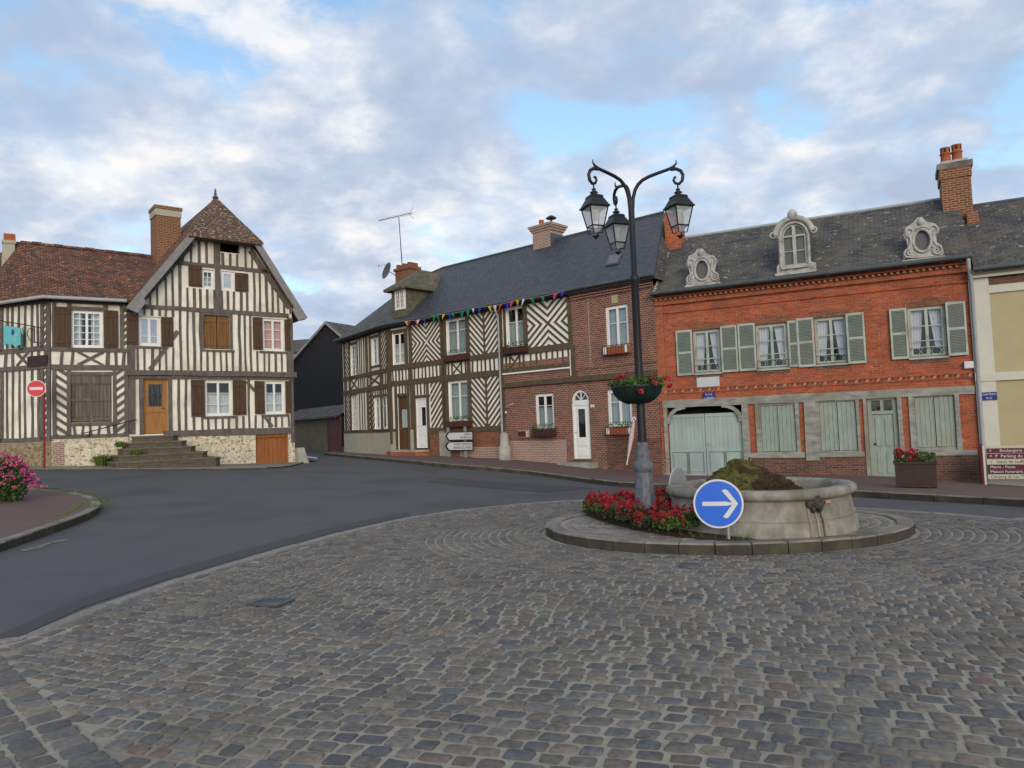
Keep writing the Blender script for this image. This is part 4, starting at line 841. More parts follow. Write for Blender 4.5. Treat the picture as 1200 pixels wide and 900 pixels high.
beam(mb, F, F.L-.09, 1.7, F.L-.09, ZE, .18, 0, .055)
studs(mb, F, (V(5), 1.8, V(49), bB-.1), .31, .11); studs(mb, F, (V(5), bA+.1, V(49), ZE-.2), .32, .10)
stripes(mb, F, (V(50.5), 1.8, F.L-.18, bB-.1), 1, .26, .11, 40); stripes(mb, F, (V(50.5), bA+.1, F.L-.18, ZE-.2), 1, .26, .11, 40); stripes(mb, F, (0, bA+.1, V(2), ZE-.2), 1, .26, .11, 40); stripes(mb, F, (0, 1.8, V(2), bB-.1), -1, .26, .11, 40)
crossx(mb, F, (V(20), bB+.08, V(34), bA-.08), .1); studs(mb, F, (V(3), bB+.08, V(20), bA-.08), .32, .12); studs(mb, F, (V(34), bB+.08, F.L-.1, bA-.08), .3, .12)
mb.build('timber_frame', H2)
def isect(F1, d1, F2, d2):   # plan intersection of two offset lines
    a = F1.o+F1.n*d1; b = F2.o+F2.n*d2; m = Matrix(((F1.u.x, -F2.u.x), (F1.u.y, -F2.u.y))); r = m.inverted() @ Vector((b.x-a.x, b.y-a.y)); return a+F1.u*r[0]
def at(p, z): return Vector((p.x, p.y, z))
Ec = at(isect(FL, .35, FW, .35), ZE); q = FW.uz(20, 283, dr); zr = q[1]; kL = FW.p(q[0], zr, dr); q = FW.uz(185, 301, dr); rW = FW.p(q[0]+.6, q[1]-.02, dr)
q = FL.uz(-9, 355, .35); eL = FL.p(q[0], ZE, .35); eW = FW.p(FW.L+.3, ZE, .35); V_ = Vector((0, 0, -.13)); Bw = FW.p(FW.L+1, ZE, 2*dr-.35); Bk = FW.p(-5, ZE, 2*dr-.35); Rc = kL+(rW-kL)*.02
mb = MB(TILE); mb.extrude([Ec, eW, rW, kL], V_); mb.extrude([eL, Ec, kL], V_); mb.extrude([kL, rW, Bw, Bk], V_); mb.extrude([eL, kL, Bk], V_)
rs_ = random.Random(8)
for a, b in ((kL, Rc), (Rc, rW)):
    n = int((b-a).length/.36); t = (b-a).normalized()
    for i in range(n):
        p = a+t*(i*.36); s_ = Vector((-t.y, t.x, 0)); k = rs_.uniform(-.015, .015)
        mb.extrude([p+s_*.14+Vector((0, 0, -.06+k)), p+s_*.06+Vector((0, 0, .05+k)), p-s_*.06+Vector((0, 0, .05+k)), p-s_*.14+Vector((0, 0, -.06+k))], t*.35)
mb.build('roof', H2)
mb = MB(ZINC); mb.tube([eL+Vector((0, 0, -.08)), Ec+Vector((0, 0, -.08))+FL.n*.08, eW+Vector((0, 0, -.08))+FW.n*.08-FW.u*.35], .065, 8); mb.build('gutter', H2)
Fc = FW; u0, z0 = Fc.uz(3, 300, -2.9); u1, _z = Fc.uz(17.5, 300, -2.9); zt = Fc.uz(11, 281.5, -2.9)[1]
mb = MB(OLDCREAM); mb.extrude([Fc.p(u0-.1, 6.5, -2.9), Fc.p(u1-.4, 6.5, -2.9), Fc.p(u1, zt-.4, -2.9), Fc.p(u1, zt, -2.9), Fc.p(u0, zt, -2.9)], Fc.n*-.6); mb.fbox(Fc, u0-.03, zt-.12, u1+.04, zt, -3.55, -2.86); ch_ = mb.build('chimney', H2)
mb = MB(POT); um = (u0+u1)/2; mb.fbox(Fc, um-.17, zt+.002, um+.2, zt+.28, -3.4, -3.0); mb.build('chimney_pot', ch_)
F = FW; window(H2, F, HW['w'], 2, 2, 5, curt='sides'); h = HW['w']; planks(H2, F, (h[0]-.53, h[1], h[0]-.01, h[3]+.1), 3); planks(H2, F, (h[2]+.04, h[1], h[2]+.5, h[3]+.04), 3)
h = HW['g']; mb = MB(WOODG); u0, z0, u1, z1 = h; um = (u0+u1)/2; mb.fbox(F, u0, z0, u1, z1, -.12, -.08)
mb.fbox(F, u0, z1-.28, u1, z1, -.08, .0)
for a, b in ((u0, um), (um, u1)):
    n = 5
    for i in range(n):
        ww = (b-a-.08)/n
        for zz0, zz1 in ((z0+.2, z0+(z1-z0)*.47), (z0+(z1-z0)*.5, z1-.3)): mb.fbox(F, a+.04+i*ww+.006, zz0, a+.04+(i+1)*ww-.006, zz1, -.08, -.05+RJ.uniform(-.008, .008))
    for zz in (z0+.05, z0+(z1-z0)*.455, z1-.33): mb.fbox(F, a+.01, zz, b-.01, zz+.09, -.08, -.02)
mb.fbox(F, um-.05, z0, um+.05, z1-.28, -.08, -.015); mb.build('boarded_window', H2)
mb = MB(M('brown_plaque', (.045, .022, .018), None, 6, .6)); r = FL.R(35, 417, 58, 429.5); mb.fbox(FL, r[0], r[1], min(r[2], FL.L-.05), r[3], .075, .10); mb.build('wall_plaque', None, FL.p(r[0], r[1], .08), label='dark brown rectangular plaque on the timbers above the no-entry sign', cat='plaque')
# handrail
mb = MB(IRON); a = FW.uz(97, 508, .25); b = FW.uz(160, 491.5, .25); pa, pb = FW.p(a[0], a[1], .25), FW.p(b[0], b[1], .25)
mb.tube([pa+Vector((0, 0, -.12)), pa, pb, pb-FW.n*.2], .02, 6); q = pa+(pb-pa)*.12; mb.tube([q, q+Vector((0, 0, -.18))-FW.n*.2], .016, 6); mb.build('handrail', None, pa, label='thin black handrail slanting up the wall left of the oak door', cat='handrail')
# turquoise hanging board
HS = thing('hanging_sign', 'turquoise board with ragged lower edge hanging from a scrolled iron bracket', 'sign', FL.p(V(20), 5, .3))
Fs = Fac(FL.p(V(-3), 0, .9).to_2d(), FL.p(V(42), 0, .15).to_2d()) if False else FL; ds = .3
def sp_(pts): return [FL.uz(x, y, ds) for x, y in pts]
mb = MB(TEAL); mb.fpoly(FL, sp_([(5, 404), (7.5, 405), (8, 402.5), (11, 404), (13.5, 405.5), (14.5, 402.5), (16.5, 405), (19, 407), (21.5, 406), (22.5, 404), (24.8, 405), (24.8, 384.3), (20, 384), (17, 383), (12, 382.5), (8, 382), (5, 381)]), ds, ds+.03); mb.build('board', HS)
mb = MB(NAVY); c = FL.uz(16, 389.5, ds); mb.fpoly(FL, [(c[0]+.075*math.cos(t), c[1]+.11*math.sin(t)) for t in np.linspace(0, 6, 10)], ds+.03, ds+.036); mb.build('painted_blob', HS)
mb = MB(SCRM); c = FL.uz(19.5, 392.5, ds); mb.fpoly(FL, [(c[0]-.07, c[1]-.04), (c[0]+.11, c[1]-.03), (c[0]+.02, c[1]+.07)], ds+.03, ds+.036); mb.build('painted_patch', HS); mb = MB(SCRM); c = FL.uz(17.5, 398, ds); mb.fpoly(FL, [(c[0]-.1, c[1]-.02), (c[0]+.1, c[1]-.05), (c[0]+.06, c[1]+.02)], ds+.03, ds+.036); mb.build('painted_patch', HS)
mb = MB(IRON)
def ir(pts, r=.014): mb.tube([FL.p(*FL.uz(x, y, ds), ds+.015) for x, y in pts], r, 6)
ir([(0, 375.5), (8, 377.3), (24, 379.5), (41, 382.6)], .018); ir([(40.5, 382), (40.8, 402)], .02); ir([(40, 401), (35, 398), (32.5, 392), (33.5, 386), (37, 384.5), (39, 386.5), (37, 388.5)]); ir([(28, 384), (26.5, 386), (28, 388), (30, 390), (28, 395), (26, 393)]); ir([(7, 377.5), (7, 382)], .008); ir([(23, 379.5), (23, 384.5)], .008)
mb.tube([FL.p(*FL.uz(40.5, 383, ds), ds), FL.p(*FL.uz(40.5, 383, ds), .05)], .015, 6); mb.tube([FL.p(*FL.uz(40.5, 401, ds), ds), FL.p(*FL.uz(40.5, 401, ds), .05)], .015, 6); mb.build('bracket', HS)
# ================================================================== long timber + brick row (slate roof)
H4 = thing('slate_roofed_row', 'long half-timbered and brick house row under a smooth dark slate roof', 'house', FB2.p(8, .2, -3))
ZE = 6.62; zA, zB, zC = 4.55, 3.80, 1.56; F = FB2; G_ = FBL
U = lambda x, y=430: FB2.uz(x, y)[0]
UL = lambda x, y=430: FBL.uz(x, y)[0]
h2 = dict(u3=F.R(460, 389, 475, 427), u4=F.R(523, 373, 548, 416), u5=F.R(593, 359, 616, 406), u6=F.R(710, 357.5, 737.5, 409),
    bd=F.R(466, 464, 479, 527), wd=F.R(487.5, 466.5, 501.7, 525), g4=F.R(526, 446, 550, 494), g5=F.R(627.5, 461, 649.5, 503), ad=F.R(671, 456.5, 691.5, 537.5), g6=F.R(712, 456, 741, 500))
hl = dict(u1=G_.R(411, 403.5, 417.8, 441), u2=G_.R(436, 395, 445.5, 428), g1=G_.R(412, 463, 419, 504), g2=G_.R(439, 464.5, 456, 503))
uj = U(591, 480); ub = U(672.5, 400)
mb = MB(WHITEP)
hs = list(h2.values())
wall(mb, F, [(0, 1.5), (uj, 1.5), (uj, zA-.4), (0, zA-.4)], hs, WHITEP); wall(mb, F, [(0, zA-.4), (ub, zA-.4), (ub, ZE), (0, ZE)], hs, WHITEP)
wall(mb, G_, [(0, 1.5), (G_.L, 1.5), (G_.L, ZE), (0, ZE)], list(hl.values()), WHITEP)
for a, b in ((G_.p(0, 0, 0), G_.p(0, 0, -7)), (G_.p(0, 0, -7), FB2.p(F.L, 0, -7)), ): mb.face([a, b, b+Vector((0, 0, ZE)), a+Vector((0, 0, ZE))])
mb.build('wall', H4)
mb = MB(BRKM)
wall(mb, F, [(ub, zA-.95), (F.L, zA-.95), (F.L, ZE-.05), (ub, ZE-.05)], hs, BRKM, .05); wall(mb, F, [(uj, -.5), (F.L, -.5), (F.L, zA-.95), (uj, zA-.95)], hs, BRKM, .02)
wall(mb, F, [(uj, zA-.95), (ub, zA-.95), (ub, zA-.4), (uj, zA-.4)], hs, BRKM, .03)
for k, (z, o) in enumerate(((ZE-.1, .16), (ZE-.2, .12), (ZE-.3, .08))): mb.fbox(F, ub, z-.07, F.L-.02, z, .05, .05+o)
for x, c in ((700, .46), (741, .46)):
    pass
mb.fbox(F, ub+.0, zA-1.0, ub+.25, ZE-.35, .05, .075); mb.fbox(F, ub+.75, zA-.8, ub+.80, ZE-.35, .05, .06, BRKL)
mb.build('brick_wall', H4)
mb = MB(BRKD); wall(mb, F, [(uj+.02, -.5), (h2['ad'][0]-.3, -.5), (h2['ad'][0]-.3, .95), (uj+.02, .95)], hs, BRKL, .045); wall(mb, F, [(U(503, 510), -.4), (uj, -.4), (uj, 1.5), (U(503, 510), 1.5)], [], BRKR, .03)
mb.fbox(F, U(540, 530), -.3, uj-.02, .72, .03, .05, BRKL); mb.fbox(F, U(712, 530), -.5, F.L-.02, .95, .02, .04, BRKD)
r = F.R(516, 505, 529, 534); mb.fbox(F, r[0], .1, r[2], r[3], .03, .06, STONE); mb.build('brick_plinth', H4)
mb = MB(OLDCREAM); wall(mb, G_, [(0, -.3), (G_.L, -.3), (G_.L, 1.5), (0, 1.5)], [], OLDCREAM, .05); wall(mb, F, [(0, -.3), (U(466, 510), -.3), (U(466, 510), 1.5), (0, 1.5)], hs, OLDCREAM, .05)
wall(mb, F, [(U(479, 510), 0), (U(486, 510), 0), (U(486, 510), 1.5), (U(479, 510), 1.5)], hs, OLDCREAM, .03); mb.build('rendered_base', H4)
mb = MB(TIMO)
beam(mb, F, 0, zA, ub, zA, .24, 0, .075, .008); beam(mb, F, 0, zB, uj, zB, .24, 0, .07, .008); beam(mb, F, uj, zB+.02, ub, zB+.02, .16, 0, .085, .008)
beam(mb, F, U(503, 500), zC-.08, uj, zC-.08, .24, 0, .06, .008); beam(mb, F, 0, ZE-.1, ub, ZE-.1, .14, 0, .06, .004); beam(mb, F, 0, zC, U(465, 500), zC, .14, 0, .07)
beam(mb, F, uj, 3.25, F.L, 3.25-.02, .2, 0, .14, .01); beam(mb, F, ub, 3.1, ub, zA, .2, .03, .11)
for x, a, b in ((457.5, .9, ZE), (482, zC, ZE), (519.5, zC, ZE), (521.5, zC, ZE), (549.8, zC, ZE), (588.5, zC, ZE), (618, zA, ZE), (671, zA-.2, ZE)): beam(mb, F, max(.08, U(x)), a, max(.08, U(x)), b, .19, 0, .062, .008)
for x in (465.3, 479.8, 486.6, 502.6): beam(mb, F, U(x, 495), .5, U(x, 495), zB, .14, 0, .058, .006)
# upper floor panels
ZT = ZE-.17; a_, b_ = zA+.12, zA-.12
saltire(mb, F, (U(483.7), a_, U(518), ZT), .25, .085); chevron(mb, F, (U(551.5), a_, U(587), ZT), .28, .088); saltire(mb, F, (U(619.7), a_, U(670), ZT), .29, .088)
studs(mb, F, (U(476), a_, U(481), ZT), .3, .06)
for (xa, xb) in ((458.5, 481.5), (484, 518.5), (552, 587.5), (620, 670)): studs(mb, F, (U(xa), zB+.12, U(xb), b_), .26, .085, jit=.005)
for (xa, xb) in ((523, 548.5), (591, 617)):
    c0, c1 = U(xa), U(xb); t = (c1-c0)*.28; crossx(mb, F, (c0+t, zB+.11, c1-t, b_), .07); beam(mb, F, c0+t, zB+.1, c0+t, b_, .08); beam(mb, F, c1-t, zB+.1, c1-t, b_, .08); beam(mb, F, c0+t*.4, zB+.1, c0+t*.4, b_, .08); beam(mb, F, c1-t*.35, zB+.1, c1-t*.35, b_, .08)
# ground floor panels
studs(mb, F, (U(466), h2['bd'][3]+.12, U(480), zB-.12), .25, .08); studs(mb, F, (U(483), h2['wd'][3]+.14, U(503), zB-.12), .25, .08); beam(mb, F, U(482), h2['wd'][3]+.08, U(503), h2['wd'][3]+.08, .13, 0, .06)
stripes(mb, F, (U(503.8), zC+.04, U(518), zB-.12), 1, .31, .095, 48); chevron(mb, F, (U(551.5), zC+.04, U(587.5), zB-.12), .28, .088)
for k in ('u3', 'u4', 'u5', 'g4', 'bd'):
    h = h2[k]; beam(mb, F, h[0]-.05, h[1], h[0]-.05, h[3]+.1, .1, 0, .066, .004); beam(mb, F, h[2]+.05, h[1], h[2]+.05, h[3]+.1, .1, 0, .066, .004); beam(mb, F, h[0]-.1, h[3]+.06, h[2]+.1, h[3]+.06, .1, 0, .064, .004)
    if k != 'bd': beam(mb, F, h[0]-.1, h[1]-.06, h[2]+.1, h[1]-.06, .1, 0, .08, .004)
F2 = G_
beam(mb, F2, 0, zA-.08, F2.L, zA-.06, .2, 0, .07, .008); beam(mb, F2, 0, zB-.1, F2.L, zB-.08, .22, 0, .07, .008); beam(mb, F2, 0, zC, F2.L, zC, .16, 0, .07, .008); beam(mb, F2, 0, ZE-.1, F2.L, ZE-.1, .14, 0, .06)
for x in (404.3, 410.3, 431, 434.5, 446.6, 455.8): beam(mb, F2, max(.1, min(F2.L-.1, UL(x))), zC, max(.1, min(F2.L-.1, UL(x))), ZE, .15, 0, .06, .008)
z4, z5 = zA+.04, ZT
stripes(mb, F2, (UL(405), z4, UL(409.6), z5), -1, .28, .085, 45); studs(mb, F2, (UL(418.5), z4, UL(430.5), z5), .30, .09); stripes(mb, F2, (UL(447.2), z4, UL(454.8), z5), 1, .28, .085, 45)
stripes(mb, F2, (UL(405), zC+.08, UL(409.6), zB-.2), -1, .28, .085, 45); studs(mb, F2, (UL(419.5), zC+.08, UL(430.5), zB-.2), .30, .09); stripes(mb, F2, (UL(431.8), zC+.08, UL(437.5), zB-.2), 1, .28, .085, 45)
studs(mb, F2, (UL(438), hl['g2'][3]+.06, UL(455), zB-.2), .25, .11)
crossx(mb, F2, (UL(410.8), zB+.03, UL(418.5), zA-.18), .1); crossx(mb, F2, (UL(432), zB+.03, UL(446), zA-.18), .1); studs(mb, F2, (UL(418.6), zB+.03, UL(431.5), zA-.18), .3, .12); studs(mb, F2, (UL(447), zB+.03, UL(455.5), zA-.18), .3, .12); studs(mb, F2, (UL(404.8), zB+.03, UL(410.5), zA-.18), .3, .12)
for h in hl.values(): beam(mb, F2, h[0]-.1, h[3]+.05, h[2]+.1, h[3]+.05, .1, 0, .064, .004); beam(mb, F2, h[0]-.1, h[1]-.05, h[2]+.1, h[1]-.05, .1, 0, .07, .004)
mb.build('timber_frame', H4)
mb = MB(WHITE); mb.fbox(F, uj+.05, zB-.12, ub-.1, zB-.06, .08, .10); mb.fbox(F, ub-.17, 3.4, ub-.12, zA-.16, .06, .09); mb.build('painted_edge', H4)
r = F.R(717, 346, 724, 355.5, .05); mb = MB(YWALL); mb.fbox(F, r[0], r[1], r[2], r[3], .05, .08); mb.build('keystone', H4)
# roof
zr = 9.86; dr = -3.4; hb = 2*dr-.35
Fr = FB2; Ec = at(isect(FBL, .35, FB2, .35), ZE); Rc = at(isect(FBL, dr, FB2, dr), zr); Bc = at(isect(FBL, hb, FB2, hb), ZE)
eR = F.p(F.L+.25, ZE-.02, .35); q = F.uz(778, 249.6, dr); rR = F.p(q[0], zr, dr); bR = F.p(F.L-.1, ZE, hb); eL = FBL.p(-.25, ZE, .35); rL = FBL.p(2.6, zr, dr); bL = FBL.p(-.3, ZE, hb)
mb = MB(SLATE); V_ = Vector((0, 0, -.12)); mb.extrude([Ec, eR, rR, Rc], V_); mb.extrude([eL, Ec, Rc, rL], V_, SLATEO); mb.extrude([eL, rL, bL], V_, SLATEO)
mb.extrude([Rc, rR, bR, Bc], V_); mb.extrude([rL, Rc, Bc, bL], V_); mb.face([eR-Vector((0, 0, .13)), F.p(F.L-.1, ZE-.1, hb), rR-Vector((0, 0, .13))], SLATEO)
mb.tube([rL, Rc, rR], .07, 8, ZINCD); mb.build('roof', H4)
mb = MB(ZINCD); mb.tube([eL+FBL.n*.07, Ec+(FBL.n+FB2.n)*.035, eR+F.n*.07], .06, 8); mb.build('gutter', H4)
mb = MB(ZINC); pts = [F.uz(590, 368, .2), F.uz(591, 399, .14), F.uz(592.5, 537, .14)]; mb.tube([F.p(uj-.02, ZE-.1, .4), F.p(uj-.02, ZE-.5, .16), F.p(uj-.02, .3, .16)], .045, 8); mb.build('downpipe', H4)
# skylight
def roofpt(F, px, py, ze, zr_, d0, d1, off=0):
    v = pray(px, py); n = Vector((0, 0, d0-d1))+F.n*(zr_-ze); P0 = F.p(0, ze, d0)+n.normalized()*off; t = (P0-EYE).dot(n)/v.dot(n); return EYE+v*t, n.normalized()
mb = MB(ZINCD); Ps = [roofpt(F, x, y, ZE, zr, .35, dr, .05) for x, y in ((709, 311), (724, 308.5), (728.5, 297), (714, 299))]; mb.extrude([p for p, n in Ps], -Ps[0][1]*.12)
o = mb.build('skylight', H4); cc = sum([p for p, n in Ps], Vector())/4; mb = MB(SLPANE := M('skylight_glass', (.05, .065, .09), None, 3, .15, spec=.6)); mb.extrude([cc+(p-cc)*.8+n*.01 for p, n in Ps], -Ps[0][1]*.004); mb.build('pane', o)
# chimney mid ridge
F = FB2; r = F.R(624, 262, 645, 284, dr+.4); o = None
mb = MB(BRKL); d0, d1 = dr-.55, dr+.4; mb.fbox(F, r[0], zr-.9, r[2], r[3]-.5, d0, d1, ZINCD); mb.fbox(F, r[0]+.02, zr-.6, r[2]-.02, r[3]-.35, d0+.02, d1+.01); 
for k in range(3): mb.fbox(F, r[0]-.05*(k+1), r[3]-.35+k*.1, r[2]+.05*(k+1), r[3]-.25+k*.1, d0-.05*(k+1), d1+.05*(k+1))
o = mb.build('chimney', H4); um = (r[0]+r[2])/2; mb = MB(POT); mb.lathe(F.p(um-.3, r[3]-.05, dr), [(.13, 0), (.11, .1), (.12, .34)], 12); mb.build('chimney_pot', o)
mb = MB(IRON); mb.tube([F.p(um+.28, r[3]-.05, dr), F.p(um+.28, r[3]+.25, dr)], .05, 8); mb.lathe(F.p(um+.28, r[3]+.24, dr), [(.24, .0), (.25, .03), (.08, .14)], 14); mb.build('chimney_cowl', o)
# dormer on the left facet
Fd = Fac(F.p(-.4, 0, 0).to_2d(), F.p(2, 0, 0).to_2d()); dd = -.05
r = Fd.R(459, 337, 477, 366, dd); u0, z0, u1, z1 = r
mb = MB(SLATEM); mb.fbox(Fd, u0, z0-1.0, u1, z1, dd-3.6, dd); o = mb.build('dormer', H4); wz1 = Fd.R(463.5, 338.5, 475.5, 363, dd)
w_ = window(o, Fd, wz1, 2, 2, 4, d=dd+.05, curt=None, glass=GLZD, fw=.07)
mb = MB(SLATEM); um = (u0+u1)/2; e = .28; ap = Fd.p(um, z1+1.05, dd-1.3); bk_ = Fd.p(um, z1+1.05, dd-4.2)
a, b = Fd.p(u0-e, z1-.02, dd+e), Fd.p(u1+e, z1-.02, dd+e); c, d = Fd.p(u1+e, z1-.02, dd-3.7), Fd.p(u0-e, z1-.02, dd-3.7)
mb.extrude([a, b, ap], V_); mb.extrude([b, c, bk_, ap], V_); mb.extrude([a, ap, bk_, d], V_); mb.build('dormer_roof', o)
r = Fd.R(463, 309, 480, 325, -3.2); mb = MB(BRKR); mb.fbox(Fd, r[0], 9.0, r[2], r[3]-.35, -3.9, -3.2); mb.fbox(Fd, r[0]-.07, r[3]-.35, r[2]+.07, r[3]-.2, -3.97, -3.13)
for k in range(3): uu = r[0]+.05+k*(r[2]-r[0]-.3)/2; mb.fbox(Fd, uu, r[3]-.2, uu+.2, r[3]+.02, -3.85, -3.25)
mb.build('chimney', H4)
# roof antenna & dish
mb = MB(IRON); p0 = Fd.p(*Fd.uz(472, 322, -3.4), -3.4); p1 = Fd.p(*Fd.uz(467.3, 254, -3.4), -3.4); mb.tube([p0, p1], [.03, .02], 6)
AN = thing('roof_antenna', 'tall thin television antenna mast rising from the chimney by the dormer', 'antenna', p0); mb.build('mast', AN)
a, b = Fd.p(*Fd.uz(444, 258.5, -3.4), -3.4), Fd.p(*Fd.uz(483, 249.5, -3.4), -3.4); mb = MB(IRON); mb.tube([a, b], .016, 5)
for k in range(12): q = a+(b-a)*(k+.3)/12.; L2 = .16+.2*(k/12); mb.tube([q-F.n*L2, q+F.n*L2], .008, 4)
q = a+(b-a)*.92
for s_ in (-1, 1): mb.tube([q+Vector((0, 0, s_*.03)), q+(b-a).normalized()*.35+Vector((0, 0, s_*.33))], .01, 4)
mb.build('aerial', AN)
SD = thing('satellite_dish', 'dark round satellite dish clamped beside the dormer chimney', 'satellite dish', Fd.p(*Fd.uz(455, 318, -3.2), -3.2))
c = ORG[SD.name]; ax = (Vector((-.75, -.55, .28))).normalized(); e1_ = ax.cross(Vector((0, 0, 1))).normalized(); e2_ = ax.cross(e1_)
mb = MB(ZINCD); P = []; FF = []
for i in range(5):
    rr_ = .46*i/4
    for j in range(20): t = j*math.pi/10; P.append(c+e1_*rr_*math.cos(t)+e2_*rr_*1.08*math.sin(t)+ax*(.12*(i/4)**2))
for i in range(4):
    for j in range(20): FF.append([i*20+j, i*20+(j+1) % 20, (i+1)*20+(j+1) % 20, (i+1)*20+j])
mb.add(P, FF, None, True); mb.build('reflector', SD); mb = MB(SGREY); mb.tube([c-e2_*.45, c+ax*.62-e2_*.1], .012, 5); mb.lathe(c+ax*.62-e2_*.1, [(.04, -.05), (.05, 0), (.03, .05)], 8); mb.tube([c, c-ax*.2, Fd.p(r[0], 9.95, -3.4)], .025, 6); mb.build('feed_arm', SD)
# windows & doors of the row
window(H4, G_, hl['u1'], 1, 2, 6, curt=None); window(H4, G_, hl['u2'], 2, 1, 4, curt='half'); window(H4, G_, hl['g1'], 1, 3, 6, curt='lower'); window(H4, G_, hl['g2'], 4, 1, 3, curt='sides', rail=(.7,), mun=.03)
window(H4, F, h2['u3'], 2, 1, 3, curt='lower', rail=(.33, .62)); window(H4, F, h2['u4'], 2, 1, 2, curt='full', cm=CURG, rail=(.68,)); window(H4, F, h2['u5'], 2, 1, 2, curt='lower', cm=CURG, rail=(.62,)); window(H4, F, h2['u6'], 2, 1, 2, curt='full', cm=CURG, rail=(.6,), d=-.03, fw=.075)
window(H4, F, h2['g4'], 2, 1, 2, curt='full', cm=CURG, rail=(.62,)); window(H4, F, h2['g5'], 2, 1, 2, curt='lower', cm=CURG, rail=(.66,), d=-.05, fw=.07)
h = h2['g6']; window(H4, F, (h[0], h[1], h[2], h[3]), 2, 1, 2, curt='full', cm=CURG, rail=(.66,), d=-.05, fw=.075)
def door(root, F, r, mat, glass, panels=2, d=-.08, arch=False, handle=True, cm=None, gw=.5, gmat=None, gsh=0, g0=.42, g1=.9):
    u0, z0, u1, z1 = r; mb = MB(mat); W_ = u1-u0; g = .07; mb.fbox(F, u0+.004, z0, u0+g, z1-.004, d-.05, d+.03); mb.fbox(F, u1-g, z0, u1-.004, z1-.004, d-.05, d+.03); mb.fbox(F, u0+g, z1-g, u1-g, z1-.004, d-.05, d+.029)
    zt = z1-g; ga = z0+(zt-z0)*g0; gb = z0+(zt-z0)*g1; gu0 = u0+W_*(.5-gw/2)+gsh; gu1 = u0+W_*(.5+gw/2)+gsh
    mb.fbox(F, u0+g, z0, u1-g, ga, d-.03, d); mb.fbox(F, u0+g, gb, u1-g, zt, d-.03, d); mb.fbox(F, u0+g, ga, gu0, gb, d-.03, d); mb.fbox(F, gu1, ga, u1-g, gb, d-.03, d)
    for k in range(panels): a = z0+.1+(ga-z0-.1)*k/panels; b = a+(ga-z0-.1)/panels-.07; mb.fbox(F, u0+g+.09, a, u1-g-.09, b, d, d+.014); mb.fbox(F, u0+g+.13, a+.04, u1-g-.13, b-.04, d+.014, d+.022)
    for (a, b, c_, e_) in ((gu0-.03, ga-.03, gu0, gb+.03), (gu1, ga-.03, gu1+.03, gb+.03)): mb.fbox(F, a, b, c_, e_, d, d+.015)
    mb.fbox(F, gu0, ga-.03, gu1, ga, d, d+.014); mb.fbox(F, gu0, gb, gu1, gb+.03, d, d+.014)
    o = mb.build('door', root); p = MB(gmat or glass); p.fbox(F, gu0+.002, ga+.002, gu1-.002, gb-.002, d-.02, d-.012); p.build('pane', o)
    if cm: p = MB(cm); p.fbox(F, gu0, ga, gu1, gb, d-.05, d-.045); p.build('curtain', o)
    m2 = MB(SGREY); m2.tube([F.p(u0+g+.05, z0+1.0, d), F.p(u0+g+.05, z0+1.0, d+.05), F.p(u0+g+.15, z0+1.0, d+.05)], .011, 6); m2.build('handle', o); return o
door(H4, F, h2['bd'], DOORB, GLZ, 2, cm=CURW, gw=.6, g0=.42, g1=.78, d=-.1); door(H4, F, h2['wd'], WHITE, GLZ, 2, gw=.36, gsh=.1, g0=.46, g1=.84, d=-.04)
h = h2['ad']; zs = h[1]+(h[3]-h[1])*.80; o = door(H4, F, (h[0], h[1], h[2], zs), WHITE, GLZ, 2, gw=.42, g0=.40, g1=.93, d=-.05)
mb = MB(WHITE); um = (h[0]+h[2])/2; W_ = (h[2]-h[0]); ro = W_*.5-.01; ri = W_*.38; zo = h[3]-ro*.98
arc = lambda r_, a0=0, a1=math.pi, n=18: [(um+r_*math.cos(a0+(a1-a0)*i/n), zo+r_*.95*math.sin(a0+(a1-a0)*i/n)) for i in range(n+1)]
A1, A2 = arc(ro), arc(ri)
for i in range(18): mb.fpoly(F, [A1[i], A1[i+1], A2[i+1], A2[i]], -.1, -.03)
mb.fbox(F, h[0]+.01, zs, h[2]-.01, zo, -.1, -.035)
for a in (.25, .5, .75): t = math.pi*a; mb.fpoly(F, [(um-.015, zo), (um+.015, zo), (um+ri*math.cos(t)+.015, zo+ri*.95*math.sin(t)), (um+ri*math.cos(t)-.015, zo+ri*.95*math.sin(t))], -.09, -.05)
o = mb.build('fanlight', H4); mb = MB(GLZ); mb.fpoly(F, A2, -.09, -.082); mb.build('pane', o)
mb = MB(BRKM)
for sgn_ in (-1, 1):   # spandrels closing the arch corners
    pts = [(um+sgn_*ro, zo)]+[(um+sgn_*ro*math.cos(t), zo+ro*.95*math.sin(t)) for t in np.linspace(0, math.pi/2, 8)]+[(um, h[3]), (um+sgn_*W_/2, h[3]), (um+sgn_*W_/2, zo)]
    for i in range(1, 8): a, b = pts[i], pts[i+1]; c = (um+sgn_*W_/2, h[3]); mb.face([F.p(*a, .02), F.p(*b, .02), F.p(*c, .02)])
mb.build('arch_spandrel', H4)
